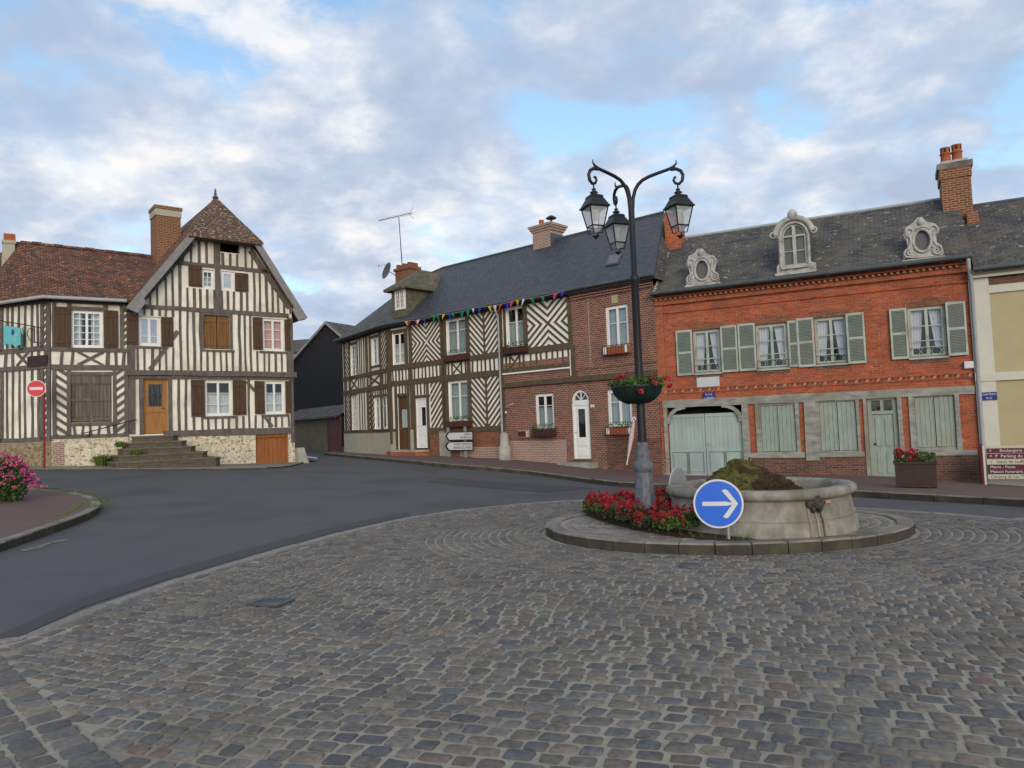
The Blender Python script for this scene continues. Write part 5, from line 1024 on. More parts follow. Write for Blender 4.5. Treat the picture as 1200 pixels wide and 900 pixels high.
# steps of the row
ST = [('low curved brick and stone doorstep below the brown and white doors', FB2, (455, 503, 531), .62, .18, 'a'), ('two pale stone doorsteps under the white arched door', FB2, (659, 699, 540), .6, .3, 'b')]
mb = MB(STONE); zt = h2['bd'][1]; A = [(U(463, 520), .02), (U(504, 520), .02), (U(503.5, 520), .45), (U(498, 520), .62), (U(470, 520), .66), (U(462, 520), .5)]
mb.extrude([F.p(u, zt, d) for u, d in A], Vector((0, 0, -.08))); mb.extrude([F.p(u, zt-.08, d-.02 if d > .1 else d) for u, d in A], Vector((0, 0, -.45)), BRKO)
mb.build('doorstep', None, F.p(U(480), .4, .3), label='low rounded doorstep of brick and stone below the brown door and the narrow white door', cat='doorstep')
mb = MB(STONE); zt = h2['ad'][1]-.02; ua, ub2 = h2['ad'][0]-.42, h2['ad'][2]+.30
mb.fbox(F, h2['ad'][0]-.05, zt-.1, h2['ad'][2]+.05, zt, -.05, .18, BRKD); mb.fbox(F, ua, zt-.34, ub2, zt-.1, .02, .5); mb.fbox(F, ua-.2, zt-.75, ub2+.4, zt-.34, .02, .85)
mb.build('doorstep', None, F.p(ua, -.1, .3), label='wide pale stone doorsteps under the white door with the arched fanlight', cat='doorstep')
# flower boxes
def fbx(F, r, style, label, seed, green=True, mat=None):
    u0, z0, u1, z1 = r; t = thing('flower_box', label, 'flower box', F.p((u0+u1)/2, z0, .2), 'flower boxes on the sills of the row house')
    h_ = z0+(z1-z0)*(.62 if green else .95); mb = MB(mat or TERR); mb.extrude([F.p(u0+.05, z0, .09), F.p(u1-.05, z0, .09), F.p(u1-.05, z0, .27), F.p(u0+.05, z0, .27)], Vector((0, 0, .02)))
    mb.fbox(F, u0+.03, z0+.02, u1-.03, h_, .09, .12); mb.fbox(F, u0+.03, z0+.02, u1-.03, h_, .27, .30); mb.fbox(F, u0+.03, z0+.02, u0+.06, h_, .12, .27); mb.fbox(F, u1-.06, z0+.02, u1-.03, h_, .12, .27); mb.fbox(F, u0+.06, z0+.05, u1-.06, h_-.04, .12, .27, SOIL); mb.build('trough', t)
    if style:
        m2 = MB(IRON)
        for z in (z0-.02, h_+.03): m2.tube([F.p(u0, z, .08), F.p(u0, z, .34), F.p(u1, z, .34), F.p(u1, z, .08)], .013, 5)
        n = 9
        for k in range(n+1): uu = u0+(u1-u0)*k/n; m2.tube([F.p(uu, z0-.02, .34), F.p(uu, h_+.03, .34)], .008, 4)
        m2.build('railing', t)
        if style == 2: m3 = MB(WHITE); m3.fbox(F, u0+.04, z0+.03, u0+.16, h_+.02, .1, .31); m3.fbox(F, u1-.16, z0+.03, u1-.04, h_+.02, .1, .31); m3.build('white_pot', t)
    if green:
        rs = np.random.RandomState(seed); m4 = MB(LEAF)
        pts = [tuple(F.p(rs.uniform(u0+.05, u1-.05), h_+rs.uniform(-.03, (z1-z0)*.5), rs.uniform(.1, .34))) for _ in range(170)]; leafcloud(m4, pts, .035, LEAF, rs); m4.build('foliage', t)
    return t
fbx(F, F.R(520, 411, 549, 423, .2), 0, 'dark red flower box below the upper window nearest the dormer', 1)
fbx(F, F.R(590, 402, 617, 414, .2), 1, 'dark flower box with green tuft below the upper window right of the downpipe', 2)
fbx(F, F.R(708, 405, 738, 415, .2), 2, 'terracotta trough between two white pots in iron railing below the upper brick-wall window', 3, False, POT)
fbx(F, F.R(523, 489, 552, 500.5, .2), 0, 'dark red flower box above the two white direction boards', 4)
fbx(F, F.R(624.5, 498, 650.5, 511.5, .2), 1, 'flower box full of green leaves in black iron railing left of the arched white door', 5)
fbx(F, F.R(711.5, 496, 742, 509.5, .2), 2, 'terracotta trough and white pots below the ground-floor window by the lamp post', 6, True, POT)
# small things on the row
r = F.R(608, 504.5, 619, 512.5, .1); mb = MB(SCRM); mb.fbox(F, r[0], r[1], r[2], r[3], .02, .16); o = mb.build('meter_box', None, F.p(r[0], r[1], .05), label='small maroon-fronted meter box on the brick wall right of the downpipe', cat='meter box'); mb = MB(MAROON); mb.fbox(F, r[0]+.02, r[1]+.02, r[2]-.08, r[3]-.02, .16, .17); mb.build('box_door', o)
r = F.R(692, 474, 696.5, 477.5, .03); mb = MB(SWHITE); mb.fbox(F, r[0], r[1], r[2], r[3], .02, .035); o = mb.build('house_number_plate', None, F.p(r[0], r[1], .03), label='tiny white house number plate right of the arched white door', cat='number plate'); text('1', F, (r[0]+r[2])/2, (r[1]+r[3])/2, .09, .036, BLACKT, o)
mb = MB(SWHITE); a = F.uz(594, 477.5, .1); b = F.uz(601, 473, .4); mb.tube([F.p(*a, .02), F.p(a[0]+.1, a[1], .3), F.p(*b, .4)], .02, 6); mb.lathe(F.p(a[0]+.12, a[1]-.25, .3), [(.03, 0), (.05, .05), (.03, .1)], 8); mb.build('wall_bracket', None, F.p(*a, .03), label='small white wall bracket beside the downpipe on the brick wall', cat='bracket')
p = F.p(U(597, 525)+.03, gz(*F.p(U(597), 0, .3).to_2d())+.1, .32); mb = MB(STONE); mb.lathe(p, [(.27, 0), (.26, .55), (.19, .62), (.18, 1.0), (.14, 1.12), (.02, 1.16)], 14, tw=.3); mb.build('stone_bollard', None, p, label='stubby pale stone bollard at the foot of the downpipe on the red pavement', cat='bollard')
a = F.uz(742, 494, .35); b = F.uz(734.5, 545, .7); mb = MB(SWHITE); P = [F.p(*b, .7), F.p(*a, .3)]; pl_ = thing('furled_flag', 'furled pale flag on a white pole leaning against the brick wall behind the lamp post', 'flag', P[0]); mb.tube([P[0], P[1]], .022, 6); mb.tube([P[1], P[1]+Vector((-.06, 0, .1)), P[1]+Vector((.02, 0, .16)), P[1]+Vector((.06, 0, .05))], .03, 6); mb.build('pole', pl_)
mb = MB(M('pale_pink_cloth', (.55, .42, .42), (.4, .3, .3), 8, .8)); q = P[0]+(P[1]-P[0])*.15; q2 = P[0]+(P[1]-P[0])*.97; mb.tube([q, q+(q2-q)*.3, q+(q2-q)*.6, q2], [.03, .07, .09, .05], 7); mb.build('cloth', pl_)
# white direction boards
DS = thing('direction_sign', 'pair of white arrow-ended road direction boards with black lettering below the flower box', 'road sign', F.p(U(535, 520), .35, .35))
ds = .35
for k, (ya, yb, l1, l2) in enumerate(((506.5, 515.5, 'LISIEUX', 'NOROLLES'), (518, 527.5, "PONT-L'EVEQUE", 'MANNEVILLE la PIPARD'))):
    u0, z0, u1, z1 = F.R(522, ya, 553.8, yb, ds); zm = (z0+z1)/2; t = .17
    mb = MB(BLACKT); mb.fpoly(F, [(u0-.02, zm), (u0+t, z0-.02), (u1+.02, z0-.02), (u1+.02, z1+.02), (u0+t, z1+.02)], ds-.02, ds); o = mb.build('board', DS)
    mb = MB(SWHITE); mb.fpoly(F, [(u0+.10, zm), (u0+t+.08, z0+.015), (u1-.02, z0+.015), (u1-.02, z1-.015), (u0+t+.08, z1-.015)], ds+.001, ds+.006); mb.build('face', o)
    s_ = (z1-z0)*.40; text(l1, F, u1-.05, zm+s_*.52, s_, ds+.008, BLACKT, o, 'RIGHT', 1.05); text(l2, F, u1-.05, zm-s_*.52, s_, ds+.008, BLACKT, o, 'RIGHT', 1.05 if k == 0 else .78)
for x in (531, 551): uu = U(x, 520); mb = MB(SGREY); mb.fbox(F, uu-.05, .2, uu+.05, 1.6, ds-.12, ds-.03); mb.build('post', DS)
# bunting
BT = thing('bunting', 'string of coloured pennants strung under the slate eaves', 'bunting', F.p(5, 6.3, .4)); mb = MB(SWHITE); pts = []
a, b = U(482, 372), U(672, 345); n = 60
for i in range(n+1): t = i/n; pts.append(F.p(a+(b-a)*t, 6.60-.06*abs(math.sin(t*math.pi*4)), .47))
mb.tube(pts, .006, 4); mb.build('cord', BT); i = 0
for k in range(1, 60, 2):
    if RJ.random() < .12: continue
    mb = MB(RJ.choice(FCOL)); p = pts[k]+F.u*RJ.uniform(-.08, .08); w_ = RJ.uniform(.06, .12); s_ = F.u*w_; l_ = RJ.uniform(.20, .40); sw = F.n*RJ.uniform(-.05, .08)+F.u*RJ.uniform(-.16, .12)
    mb.extrude([p-s_, p+s_, p+s_*.1+Vector((0, 0, -l_))+sw], F.n*.004); mb.build('pennant', BT)
# ================================================================== red brick house
H5 = thing('red_brick_house', 'bright red brick house with grey-green shutters, carved dormers and timber shopfront beam', 'house', FB3.p(4.5, -.4, -3))
F = FB3; ZE = 5.97; ZBm = F.uz(950, 478)[1]; U = lambda x, y=450: FB3.uz(x, y)[0]
u0r = .0; u1r = F.uz(1139, 400)[0]
ups = [F.R(812.5, 386, 845, 437), F.R(886, 379, 923.5, 432), F.R(955, 371, 994, 426.5), F.R(1064.5, 358.5, 1109, 418.5)]
gate = F.R(783.5, 473.5, 871, 558); gate = (gate[0], -.5, gate[2], gate[3]); shA = F.R(891, 473.5, 933.5, 530.5); shB = F.R(959.5, 469, 1005, 529.5); shC = F.R(1071.5, 463, 1121, 525.5); dr3 = F.R(1018, 465, 1053.5, 558); dr3 = (dr3[0], -.42, dr3[2], dr3[3])
z46 = F.uz(950, 461.5)[1]
mb = MB(BRKO); wall(mb, F, [(u0r, z46), (u1r, z46), (u1r, ZE-.05), (u0r, ZE-.05)], ups, BRKO, 0); wall(mb, F, [(u0r, .25), (u1r, .25), (u1r, z46), (u0r, z46)], [gate, shA, shB, shC, dr3], BRKO, 0)
zc1 = F.uz(960, 331)[1]
for z, o, h_ in ((ZE-.02, .24, .09), (ZE-.12, .18, .07), (ZE-.33, .11, .09), (F.uz(900, 353)[1], .05, .06)): mb.fbox(F, u0r, z-h_, u1r, z, 0, o)
for i in range(int((u1r-u0r)/.17)): mb.fbox(F, u0r+.05+i*.17, ZE-.26, u0r+.12+i*.17, ZE-.20, 0, .15, DENT)
mb.fbox(F, u0r, ZE-.33, u1r, ZE-.19, 0, .05)
zb = F.uz(960, 449)[1]; mb.fbox(F, u0r, zb+.04, u1r, zb+.09, 0, .05); mb.fbox(F, u0r, zb-.09, u1r, zb-.05, 0, .04)
for i in range(int((u1r-u0r)/.15)): mb.extrude([F.p(u0r+.03+i*.15, zb-.045, .04), F.p(u0r+.11+i*.15, zb-.045, .04), F.p(u0r+.15+i*.15, zb+.035, .04), F.p(u0r+.07+i*.15, zb+.035, .04)], F.n*-.03, DENT if i % 2 else BRKR)
mb.fbox(F, u0r-.02, z46, u0r+.28, ZE-.4, 0, .035)
for h in ups:
    mb.extrude([F.p(h[0]-.05, h[3], .012), F.p(h[2]+.05, h[3], .012), F.p(h[2]+.14, h[3]+.2, .012), F.p((h[0]+h[2])/2, h[3]+.26, .012), F.p(h[0]-.14, h[3]+.2, .012)], F.n*-.01, BRKR)
    mb.fbox(F, h[0]-.02, h[1]-.16, h[2]+.02, h[1]-.05, 0, .012, BRKD)
mb.face([F.p(u0r, 0, 0), F.p(u0r, 0, -7), F.p(u0r, ZE, -7), F.p(u0r, ZE, 0)]); mb.face([F.p(u0r, 0, -7), F.p(u1r, 0, -7), F.p(u1r, ZE, -7), F.p(u0r, ZE, -7)]); mb.build('wall', H5)
mb = MB(BRKD); wall(mb, F, [(U(878.5, 540), -1), (u1r, -1), (u1r, .25), (U(878.5, 540), .25)], [dr3], BRKD, .03); mb.fbox(F, u0r, -1, gate[0]-.14, .25, 0, .03, BRKM); mb.build('brick_plinth', H5)
mb = MB(TIMW); zt0 = F.uz(950, 470)[1]; zt1 = z46
beam(mb, F, u0r+.1, (zt0+zt1)/2, u1r-.02, (zt0+zt1)/2, zt1-zt0+.03, 0, .07, .004, n=14)
def vp(xa, xb, za, zb_, d=.06): a, b = U(xa, 510), U(xb, 510); beam(mb, F, (a+b)/2, za, (a+b)/2, zb_, b-a, 0, d, .004)
zs_ = .34
vp(779, 783.3, -.6, zt0); vp(871.2, 878.5, -.6, zt0, .07); vp(886.5, 891, zs_, zt0); vp(933.6, 938, zs_, zt0); vp(943.5, 959, .12, zt0, .08); vp(1005.2, 1008.5, zs_, zt0); vp(1013.5, 1017.8, -.45, zt0); vp(1053.7, 1059, -.45, zt0); vp(1067, 1071.3, zs_, zt0); vp(1121.2, 1127, zs_, zt0, .07)
for a, b in ((878.7, 943.3), (959.2, 1013.3), (1059.2, 1145)): beam(mb, F, U(a, 528), .30, min(u1r, U(b, 528)), .30, .16, 0, .075, .006)
for sg, xx in ((1, gate[0]), (-1, gate[2])):   # curved braces over the gate
    pts = []; n = 8
    for i in range(n+1):
        t = math.pi/2*i/n; pts.append((xx+sg*(.02+.62*(1-math.cos(t))), gate[3]-.62+.55*math.sin(t)))
    for a, b in zip(pts[:-1], pts[1:]): beam(mb, F, a[0], a[1], b[0], b[1], .13, -.03, .05, 0, n=1)
mb.build('timber_frame', H5)
ZR = 8.55; dR = -3.0; V_ = Vector((0, 0, -.12)); FE = .38; UE = u1r+.12
uq = F.uz(786, 274, dR)[0]; mb = MB(SLATEO); mb.extrude([F.p(-.02, ZE, FE), F.p(UE, ZE, FE), F.p(UE, ZR, dR), F.p(uq, ZR, dR)], V_); mb.extrude([F.p(uq, ZR, dR), F.p(UE, ZR, dR), F.p(UE, ZE, 2*dR-FE), F.p(-.02, ZE, 2*dR-FE)], V_)
mb.tube([F.p(uq, ZR, dR), F.p(UE, ZR, dR)], .06, 8, ZINC)
for i in range(20):
    t = (i+.5)/20*.72; um_ = uq*t+.06+.02*(i % 2); zz_ = ZE+(ZR-ZE)*t; d_ = FE+(dR-FE)*t; mb.fbox(F, um_, zz_, um_+.07, zz_+.05, d_-.03, d_+.05, ORN)
mb.face([F.p(UE-.01, ZE-.1, FE-.1), F.p(UE-.01, ZE-.1, 2*dR), F.p(UE-.01, ZR-.05, dR)], BRKO); mb.build('roof', H5)
mb = MB(ZINCD); mb.tube([F.p(-.02, ZE-.03, FE+.07), F.p(UE, ZE-.03, FE+.07)], .07, 8); mb.build('gutter', H5)
mb = MB(ZINC); a = F.uz(1134, 312, .3); mb.tube([F.p(u1r+.02, ZE-.05, .42), F.p(u1r+.02, ZE-.35, .42), F.p(u1r+.08, ZE-.75, .12), F.p(u1r+.08, -.5, .12)], .055, 8); mb.build('downpipe', H5)
# chimney between slate row and brick house
r = F.R(779, 248, 797, 292, -2.3); mb = MB(BRKO); mb.fbox(F, r[0], 6.6, r[2], r[3], -3.0, -2.3); mb.build('chimney', H5)
r = F.R(1101, 186, 1141, 258, -2.2); mb = MB(BRKC); u0, z0, u1, z1 = r; d0, d1 = -3.3, -2.2
mb.fbox(F, u0+.06, z0-1.2, u1-.05, z1-.6, d0, d1); mb.fbox(F, u0+.02, z1-.6, u1-.02, z1-.28, d0-.04, d1+.04); mb.fbox(F, u0-.03, z1-.28, u1+.03, z1-.1, d0-.06, d1+.06, KERBM); mb.fbox(F, u0+.1, z1-.1, u1-.1, z1, d0+.05, d1-.05, ORN)
mb.fbox(F, u1-.26, z0-1.7, u1+.05, z0+.15, d1, d1+.28); mb.fbox(F, u0, z0-.22, u1-.33, z0-.05, d1, d1+.14, OLDCREAM); CH = mb.build('chimney', H5)
for uu, hh in ((u0+.27, .62), (u1-.34, .66)):
    mb = MB(POT); mb.lathe(F.p(uu, z1-.05, (d0+d1)/2), [(.21, 0), (.15, .2), (.145, .38), (.17, .40), (.17, .44), (.14, .46), (.14, hh-.04), (.16, hh), (.10, hh), (.09, hh-.2)], 16)
    for k in range(6): t = k*math.pi/3; c = F.p(uu, z1-.05+hh-.16, (d0+d1)/2); mb.box((c.x+.142*math.cos(t), c.y+.142*math.sin(t), c.z), .02, .05, .12, t, ROOM)
    mb.build('chimney_pot', CH)
# dormers
def plate(mb, F, outer, inner, d0, d1, mat=None):
    P3 = [[Vector((u, z, 0)) for u, z in outer], [Vector((u, z, 0)) for u, z in inner]]; tri = tessellate_polygon(P3); al = outer+inner
    for t in tri: mb.face([F.p(*al[i], d1) for i in t], mat)
    for lp_ in (outer, inner):
        for i in range(len(lp_)): a, b = lp_[i], lp_[(i+1) % len(lp_)]; mb.face([F.p(*a, d0), F.p(*b, d0), F.p(*b, d1), F.p(*a, d1)], mat)
def pix(pts, ox, oy, d, s_=5.): return [FB3.uz(ox+x/s_, oy+y/s_, d) for x, y in pts]
def ring(mb, F, c, a, b, r_, d, mat=None, t0=0, t1=2*math.pi, n=28):
    mb.tube([F.p(c[0]+a*math.cos(t0+(t1-t0)*i/n), c[1]+b*math.sin(t0+(t1-t0)*i/n), d) for i in range(n+1)], r_, 6, mat)
def oculus(outl, ox, oy, cx_p, cy_p, rx, ry, d, label):
    ol = pix(outl, ox, oy, d); c = FB3.uz(cx_p, cy_p, d); a = abs(FB3.uz(cx_p+rx, cy_p, d)[0]-c[0]); b = abs(FB3.uz(cx_p, cy_p-ry, d)[1]-c[1])
    inner = [(c[0]+a*math.cos(t), c[1]+b*math.sin(t)) for t in np.linspace(0, 2*math.pi, 25)[:-1]]
    mb = MB(ORN); plate(mb, F, ol, inner, d-.12, d); ring(mb, F, c, a*1.12, b*1.1, .05, d+.01); ring(mb, F, c, a*1.5, b*1.38, .035, d+.01, t0=-.6, t1=math.pi+.6)
    zt = max(p[1] for p in ol); zb_ = min(p[1] for p in ol); ul = min(p[0] for p in ol); ur = max(p[0] for p in ol)
    for sg, uu in ((1, ul+.16), (-1, ur-.16)):   # volutes and carved drops
        ring(mb, F, (uu, zb_+.2), .11, .12, .035, d+.02); ring(mb, F, (uu+sg*.02, zb_+.2), .045, .05, .03, d+.03); ring(mb, F, (uu+sg*.06, c[1]+b*.9), .10, .13, .03, d+.02)
        mb.tube([F.p(uu, zb_+.32, d+.02), F.p(uu+sg*.1, c[1], d+.03), F.p(uu+sg*.04, c[1]+b*.8, d+.02)], [.05, .035, .045], 6)
    mb.lathe(F.p(c[0], zt-.28, d), [(.04, 0), (.09, .06), (.11, .14), (.06, .24), (.02, .27)], 10); mb.fbox(F, ul-.02, zb_-.07, ur+.02, zb_, d-.12, d+.08)
    o = mb.build('dormer', H5, label=label); mb = MB(SLATEO); mb.fbox(F, c[0]-a*1.5, zb_-.3, c[0]+a*1.5, c[1]+b*1.15, d-2.2, d-.125, SLATEO); mb.build('dormer_body', o); mb = MB(GLZD)
    P = [(c[0]+a*1.0*math.cos(t), c[1]+b*1.0*math.sin(t)) for t in np.linspace(0, 2*math.pi, 25)[:-1]]; mb.fpoly(F, P, d-.1, d-.09); mb.build('pane', o)
oculus([(222, 525), (217, 495), (245, 470), (238, 430), (220, 400), (235, 350), (270, 330), (285, 308), (318, 308), (330, 330), (375, 350), (412, 375), (395, 400), (385, 440), (410, 470), (412, 495)], 760, 230, 822.5, 316.5, 7.6, 11, .2, 'smaller carved oval dormer left of the arched one')
oculus([(495, 415), (488, 385), (520, 355), (512, 310), (492, 280), (505, 235), (550, 205), (575, 175), (600, 170), (625, 195), (680, 210), (706, 240), (700, 262), (685, 275), (690, 320), (720, 340), (730, 375), (725, 400)], 960, 220, 1080.7, 282, 9.6, 12, .2, 'carved round dormer near the tall chimney')
d = .22; ol = pix([(752, 475), (752, 410), (765, 395), (760, 250), (738, 235), (745, 180), (790, 140), (820, 125), (825, 105), (845, 98), (868, 105), (872, 125), (920, 145), (958, 180), (962, 215), (945, 230), (945, 380), (980, 390), (982, 440)], 760, 230, d)
w0 = pix([(790, 415), (790, 235)], 760, 230, d); w1 = pix([(932, 395), (932, 225)], 760, 230, d); ua, ub_ = w0[0][0], w1[0][0]; zb_ = w0[0][1]; zsp = w0[1][1]-.02; c = ((ua+ub_)/2, zsp); a = (ub_-ua)/2; b = a*1.02
inner = [(ua, zb_), (ub_, zb_)]+[(c[0]+a*math.cos(t), c[1]+b*math.sin(t)) for t in np.linspace(0, math.pi, 15)]
mb = MB(ORN); plate(mb, F, ol, inner, d-.15, d); ring(mb, F, c, a*1.12, b*1.12, .045, d+.01, t0=0, t1=math.pi); ring(mb, F, c, a*1.55, b*1.5, .09, d+.03, t0=.12, t1=math.pi-.12)
mb.tube([F.p(ua-.06, zb_, d+.01), F.p(ua-.06, zsp, d+.01)], .045, 6); mb.tube([F.p(ub_+.06, zb_, d+.01), F.p(ub_+.06, zsp, d+.01)], .045, 6); mb.fbox(F, ua-.25, zb_-.28, ub_+.25, zb_-.2, d-.1, d+.1); mb.fbox(F, ua-.05, zb_-.09, ub_+.05, zb_-.002, d-.1, d+.09)
mb.lathe(F.p(c[0], c[1]+b*1.35, d+.04), [(.08, 0), (.16, .1), (.14, .24), (.05, .34)], 10)
for sg, uu in ((1, ua-.26), (-1, ub_+.24)): ring(mb, F, (uu, zsp+.08), .08, .09, .035, d+.05)
DO = mb.build('dormer', H5, label='tall arched stone dormer with window'); mb = MB(SLATEO); mb.fbox(F, ua-.12, zb_-.3, ub_+.12, zsp, d-3.0, d-.155); 
arcp = [(c[0]+(a+.12)*math.cos(t), c[1]+(b+.15)*math.sin(t)) for t in np.linspace(0, math.pi, 12)]; mb.fpoly(F, arcp, d-2.2, d-.155); mb.build('dormer_body', DO)
mb = MB(GRGREEN); s_ = .055
mb.fbox(F, ua, zb_, ua+s_, zsp, d-.1, d-.04); mb.fbox(F, ub_-s_, zb_, ub_, zsp, d-.1, d-.04); mb.fbox(F, c[0]-.05, zb_, c[0]+.05, zsp+b-.03, d-.1, d-.03); mb.fbox(F, ua, zsp-.03, ub_, zsp+.03, d-.1, d-.035); mb.fbox(F, ua, zb_, ub_, zb_+.06, d-.1, d-.04)
zm = zb_+(zsp-zb_)*.5; mb.fbox(F, ua, zm-.015, ub_, zm+.015, d-.1, d-.05); ring(mb, F, c, a*.93, b*.93, .035, d-.07, t0=0, t1=math.pi); o = mb.build('window_frame', DO)
mb = MB(GLZD); mb.fpoly(F, inner, d-.115, d-.105); mb.build('pane', DO)
# upper windows with shutters, tied curtains, flower rails
shs = [[(793, 812, 387, 440), (845.2, 864.5, 381.5, 436)], [(865.5, 885.8, 379, 434.6), (923.8, 935.5, 375.5, 430)], [(934.6, 954.5, 372.5, 430), (992.5, 1014, 366.5, 426)], [(1043.5, 1064, 361.5, 421), (1109.5, 1133, 353.5, 416.5)]]
for k, h in enumerate(ups):
    window(H5, F, h, 2, 1, 3, fm=GRGREEN, curt='tied', cm=CURT, d=-.07, rail=(.33, .62), mun=.03)
    m3 = MB(GRGREEN)
    for z in (h[1]+.06, h[1]+.30): m3.tube([F.p(h[0]+.01, z, -.01), F.p(h[2]-.01, z, -.01)], .014, 6)
    for j in range(7): uu = h[0]+.08+(h[2]-h[0]-.16)*j/6.; m3.tube([F.p(uu, h[1]+.06, -.01), F.p(uu+(.06 if j % 2 else -.06), h[1]+.18, -.01), F.p(uu, h[1]+.3, -.01)], .008, 5)
    m3.fbox(F, h[0]-.03, h[1]-.05, h[2]+.03, h[1]-.003, -.1, .06); m3.build('balcony_rail', H5)
    for j, (xa, xb, ya, yb) in enumerate(shs[k]): louvre(H5, F, F.R(xa, ya, xb, yb, .06), .5, .06 if (k, j) != (1, 1) else .02)
# gate
G0_, G1_ = gate[0]+.02, gate[2]-.02; zt = F.uz(825, 485)[1]; zb_ = -.42; um = (G0_+G1_)/2; 
for (a, b) in ((G0_, um-.01), (um+.01, G1_)):
    mb = MB(GATEG); n = 8; z2_ = zb_+.95
    for i in range(n): x0 = a+.06+(b-a-.12)*i/n; mb.fbox(F, x0+.008, z2_, x0+(b-a-.12)/n-.008, zt-.1, -.12, -.095); mb.fbox(F, x0+(b-a-.12)/n-.02, z2_, x0+(b-a-.12)/n+.02, zt-.1, -.095, -.08)
    mb.fbox(F, a, zb_, b, zt, -.135, -.122); mb.fbox(F, a, zt-.1, b, zt+.01, -.12, -.07); mb.fbox(F, a, z2_-.08, b, z2_, -.12, -.068); mb.fbox(F, a, zb_, b, zb_+.12, -.12, -.07); mb.fbox(F, a, zb_, a+.07, zt, -.12, -.072); mb.fbox(F, b-.07, zb_, b, zt, -.12, -.072)
    for x0, x1 in ((a+.12, (a+b)/2-.05), ((a+b)/2+.05, b-.12)): mb.fbox(F, x0, zb_+.2, x1, z2_-.16, -.12, -.085); mb.fbox(F, (a+b)/2-.04, zb_+.12, (a+b)/2+.04, z2_-.08, -.12, -.074)
    mb.build('gate_leaf', H5)
mb = MB(BRASS := M('brass', (.5, .4, .2), None, 5, .3, metal=.8)); mb.lathe(F.p(um+.08, zb_+1.12, -.06), [(.02, -.02), (.035, 0), (.02, .02)], 8); mb.build('gate_knob', H5)
for h in (shA, shB, shC):
    mb = MB(TIMW); mb.fbox(F, h[0]-.02, h[1]-.02, h[0]+.035, h[3]+.02, -.15, .008); mb.fbox(F, h[2]-.035, h[1]-.02, h[2]+.02, h[3]+.02, -.15, .008); mb.fbox(F, h[0]+.035, h[3]-.04, h[2]-.035, h[3]+.02, -.15, .007); mb.fbox(F, h[0]-.05, .36, h[2]+.05, h[1]+.035, -.15, .011); mb.fbox(F, h[0]-.06, h[1]+.036, h[0]-.021, h[3]+.02, -.01, .006); mb.fbox(F, h[2]+.021, h[1]+.036, h[2]+.06, h[3]+.02, -.01, .006); mb.build('opening_frame', H5)
    um = (h[0]+h[2])/2; planks(H5, F, (h[0]+.04, h[1]+.04, um-.006, h[3]-.045), 4, SHUTP, -.05, 'shop_shutter', False); planks(H5, F, (um+.006, h[1]+.04, h[2]-.04, h[3]-.045), 4, SHUTP, -.05, 'shop_shutter', False)
    mb = MB(SGREY); mb.tube([F.p(um-.03, h[1]+.05, -.012), F.p(um-.03, h[3]-.08, -.012)], .008, 5); mb.build('shutter_bar', H5)
h = dr3; mb = MB(SHUTP); u0, z0, u1, z1 = h; zt = z1-.42; mb.fbox(F, u0+.01, z0, u0+.12, z1-.01, -.13, -.05); mb.fbox(F, u1-.12, z0, u1-.01, z1-.01, -.13, -.05); mb.fbox(F, u0+.12, zt-.1, u1-.12, zt, -.13, -.04); mb.fbox(F, u0+.12, z1-.1, u1-.12, z1-.01, -.13, -.052); mb.fbox(F, (u0+u1)/2-.04, zt, (u0+u1)/2+.04, z1-.1, -.13, -.053)
mb.fbox(F, u0+.12, z0, u1-.12, zt-.1, -.13, -.1)
for x0, x1 in ((u0+.2, (u0+u1)/2-.05), ((u0+u1)/2+.05, u1-.2)):
    mb.fbox(F, x0, z0+.95, x1, zt-.2, -.1, -.075); mb.fbox(F, x0, z0+.12, x1, z0+.8, -.1, -.08)
mb.fbox(F, u0+.05, z0-.06, u1-.05, z0, -.1, .1, STONE); o = mb.build('door', H5); mb = MB(GLZ); mb.fbox(F, u0+.12, zt, u1-.12, z1-.1, -.12, -.112); mb.build('pane', o); mb = MB(IRON); mb.lathe(F.p(u0+.17, z0+1.02, -.06), [(.02, -.03), (.03, 0), (.02, .03)], 8); mb.build('handle', o)
# plaques
r = F.R(816.5, 441.8, 843, 454, .03); mb = MB(M('marble_plaque', (.50, .53, .54), (.42, .46, .47), 7, .4)); mb.fbox(F, r[0], r[1], r[2], r[3], 0, .03); mb.build('stone_plaque', None, F.p(r[0], r[1], 0), label='pale marble plaque under the leftmost shuttered window of the brick house', cat='plaque')
r = F.R(823.7, 460.2, 837.6, 468.4, .06); mb = MB(NAVY); mb.fbox(F, r[0], r[1], r[2], r[3], .0, .06); o = mb.build('street_name_plate', None, F.p(r[0], r[1], 0), label='small blue enamel street name plate above the pale green gate', cat='street sign'); zc_ = (r[1]+r[3])/2; text('PLACE', F, (r[0]+r[2])/2, zc_+.055, .085, .062, SWHITE, o); text('G. MESNIER', F, (r[0]+r[2])/2, zc_-.055, .068, .062, SWHITE, o)
r = F.R(1130, 423.5, 1141, 431.5, .1); mb = MB(SWHITE); mb.fbox(F, r[0], r[1], r[2], r[3], .0, .12); mb.fbox(F, r[0]+.02, r[1]+.02, r[2]-.02, r[3]-.02, .12, .128); mb.build('alarm_box', None, F.p(r[0], r[1], 0), label='small white box on the brick wall beside the right-hand downpipe', cat='box')
# leafy shrub seen over the gate
rs = np.random.RandomState(3); mb = MB(LEAF); c = F.p(U(845, 480), 1.2, -4.5); leafcloud(mb, ball(900, (c.x, c.y, 1.6), 1.6, 1.2, 1.2, rs), .09, LEAF, rs)
SH = thing('courtyard_shrub', 'green shrub showing over the top of the pale green gate', 'shrub', c); mb.build('foliage', SH)
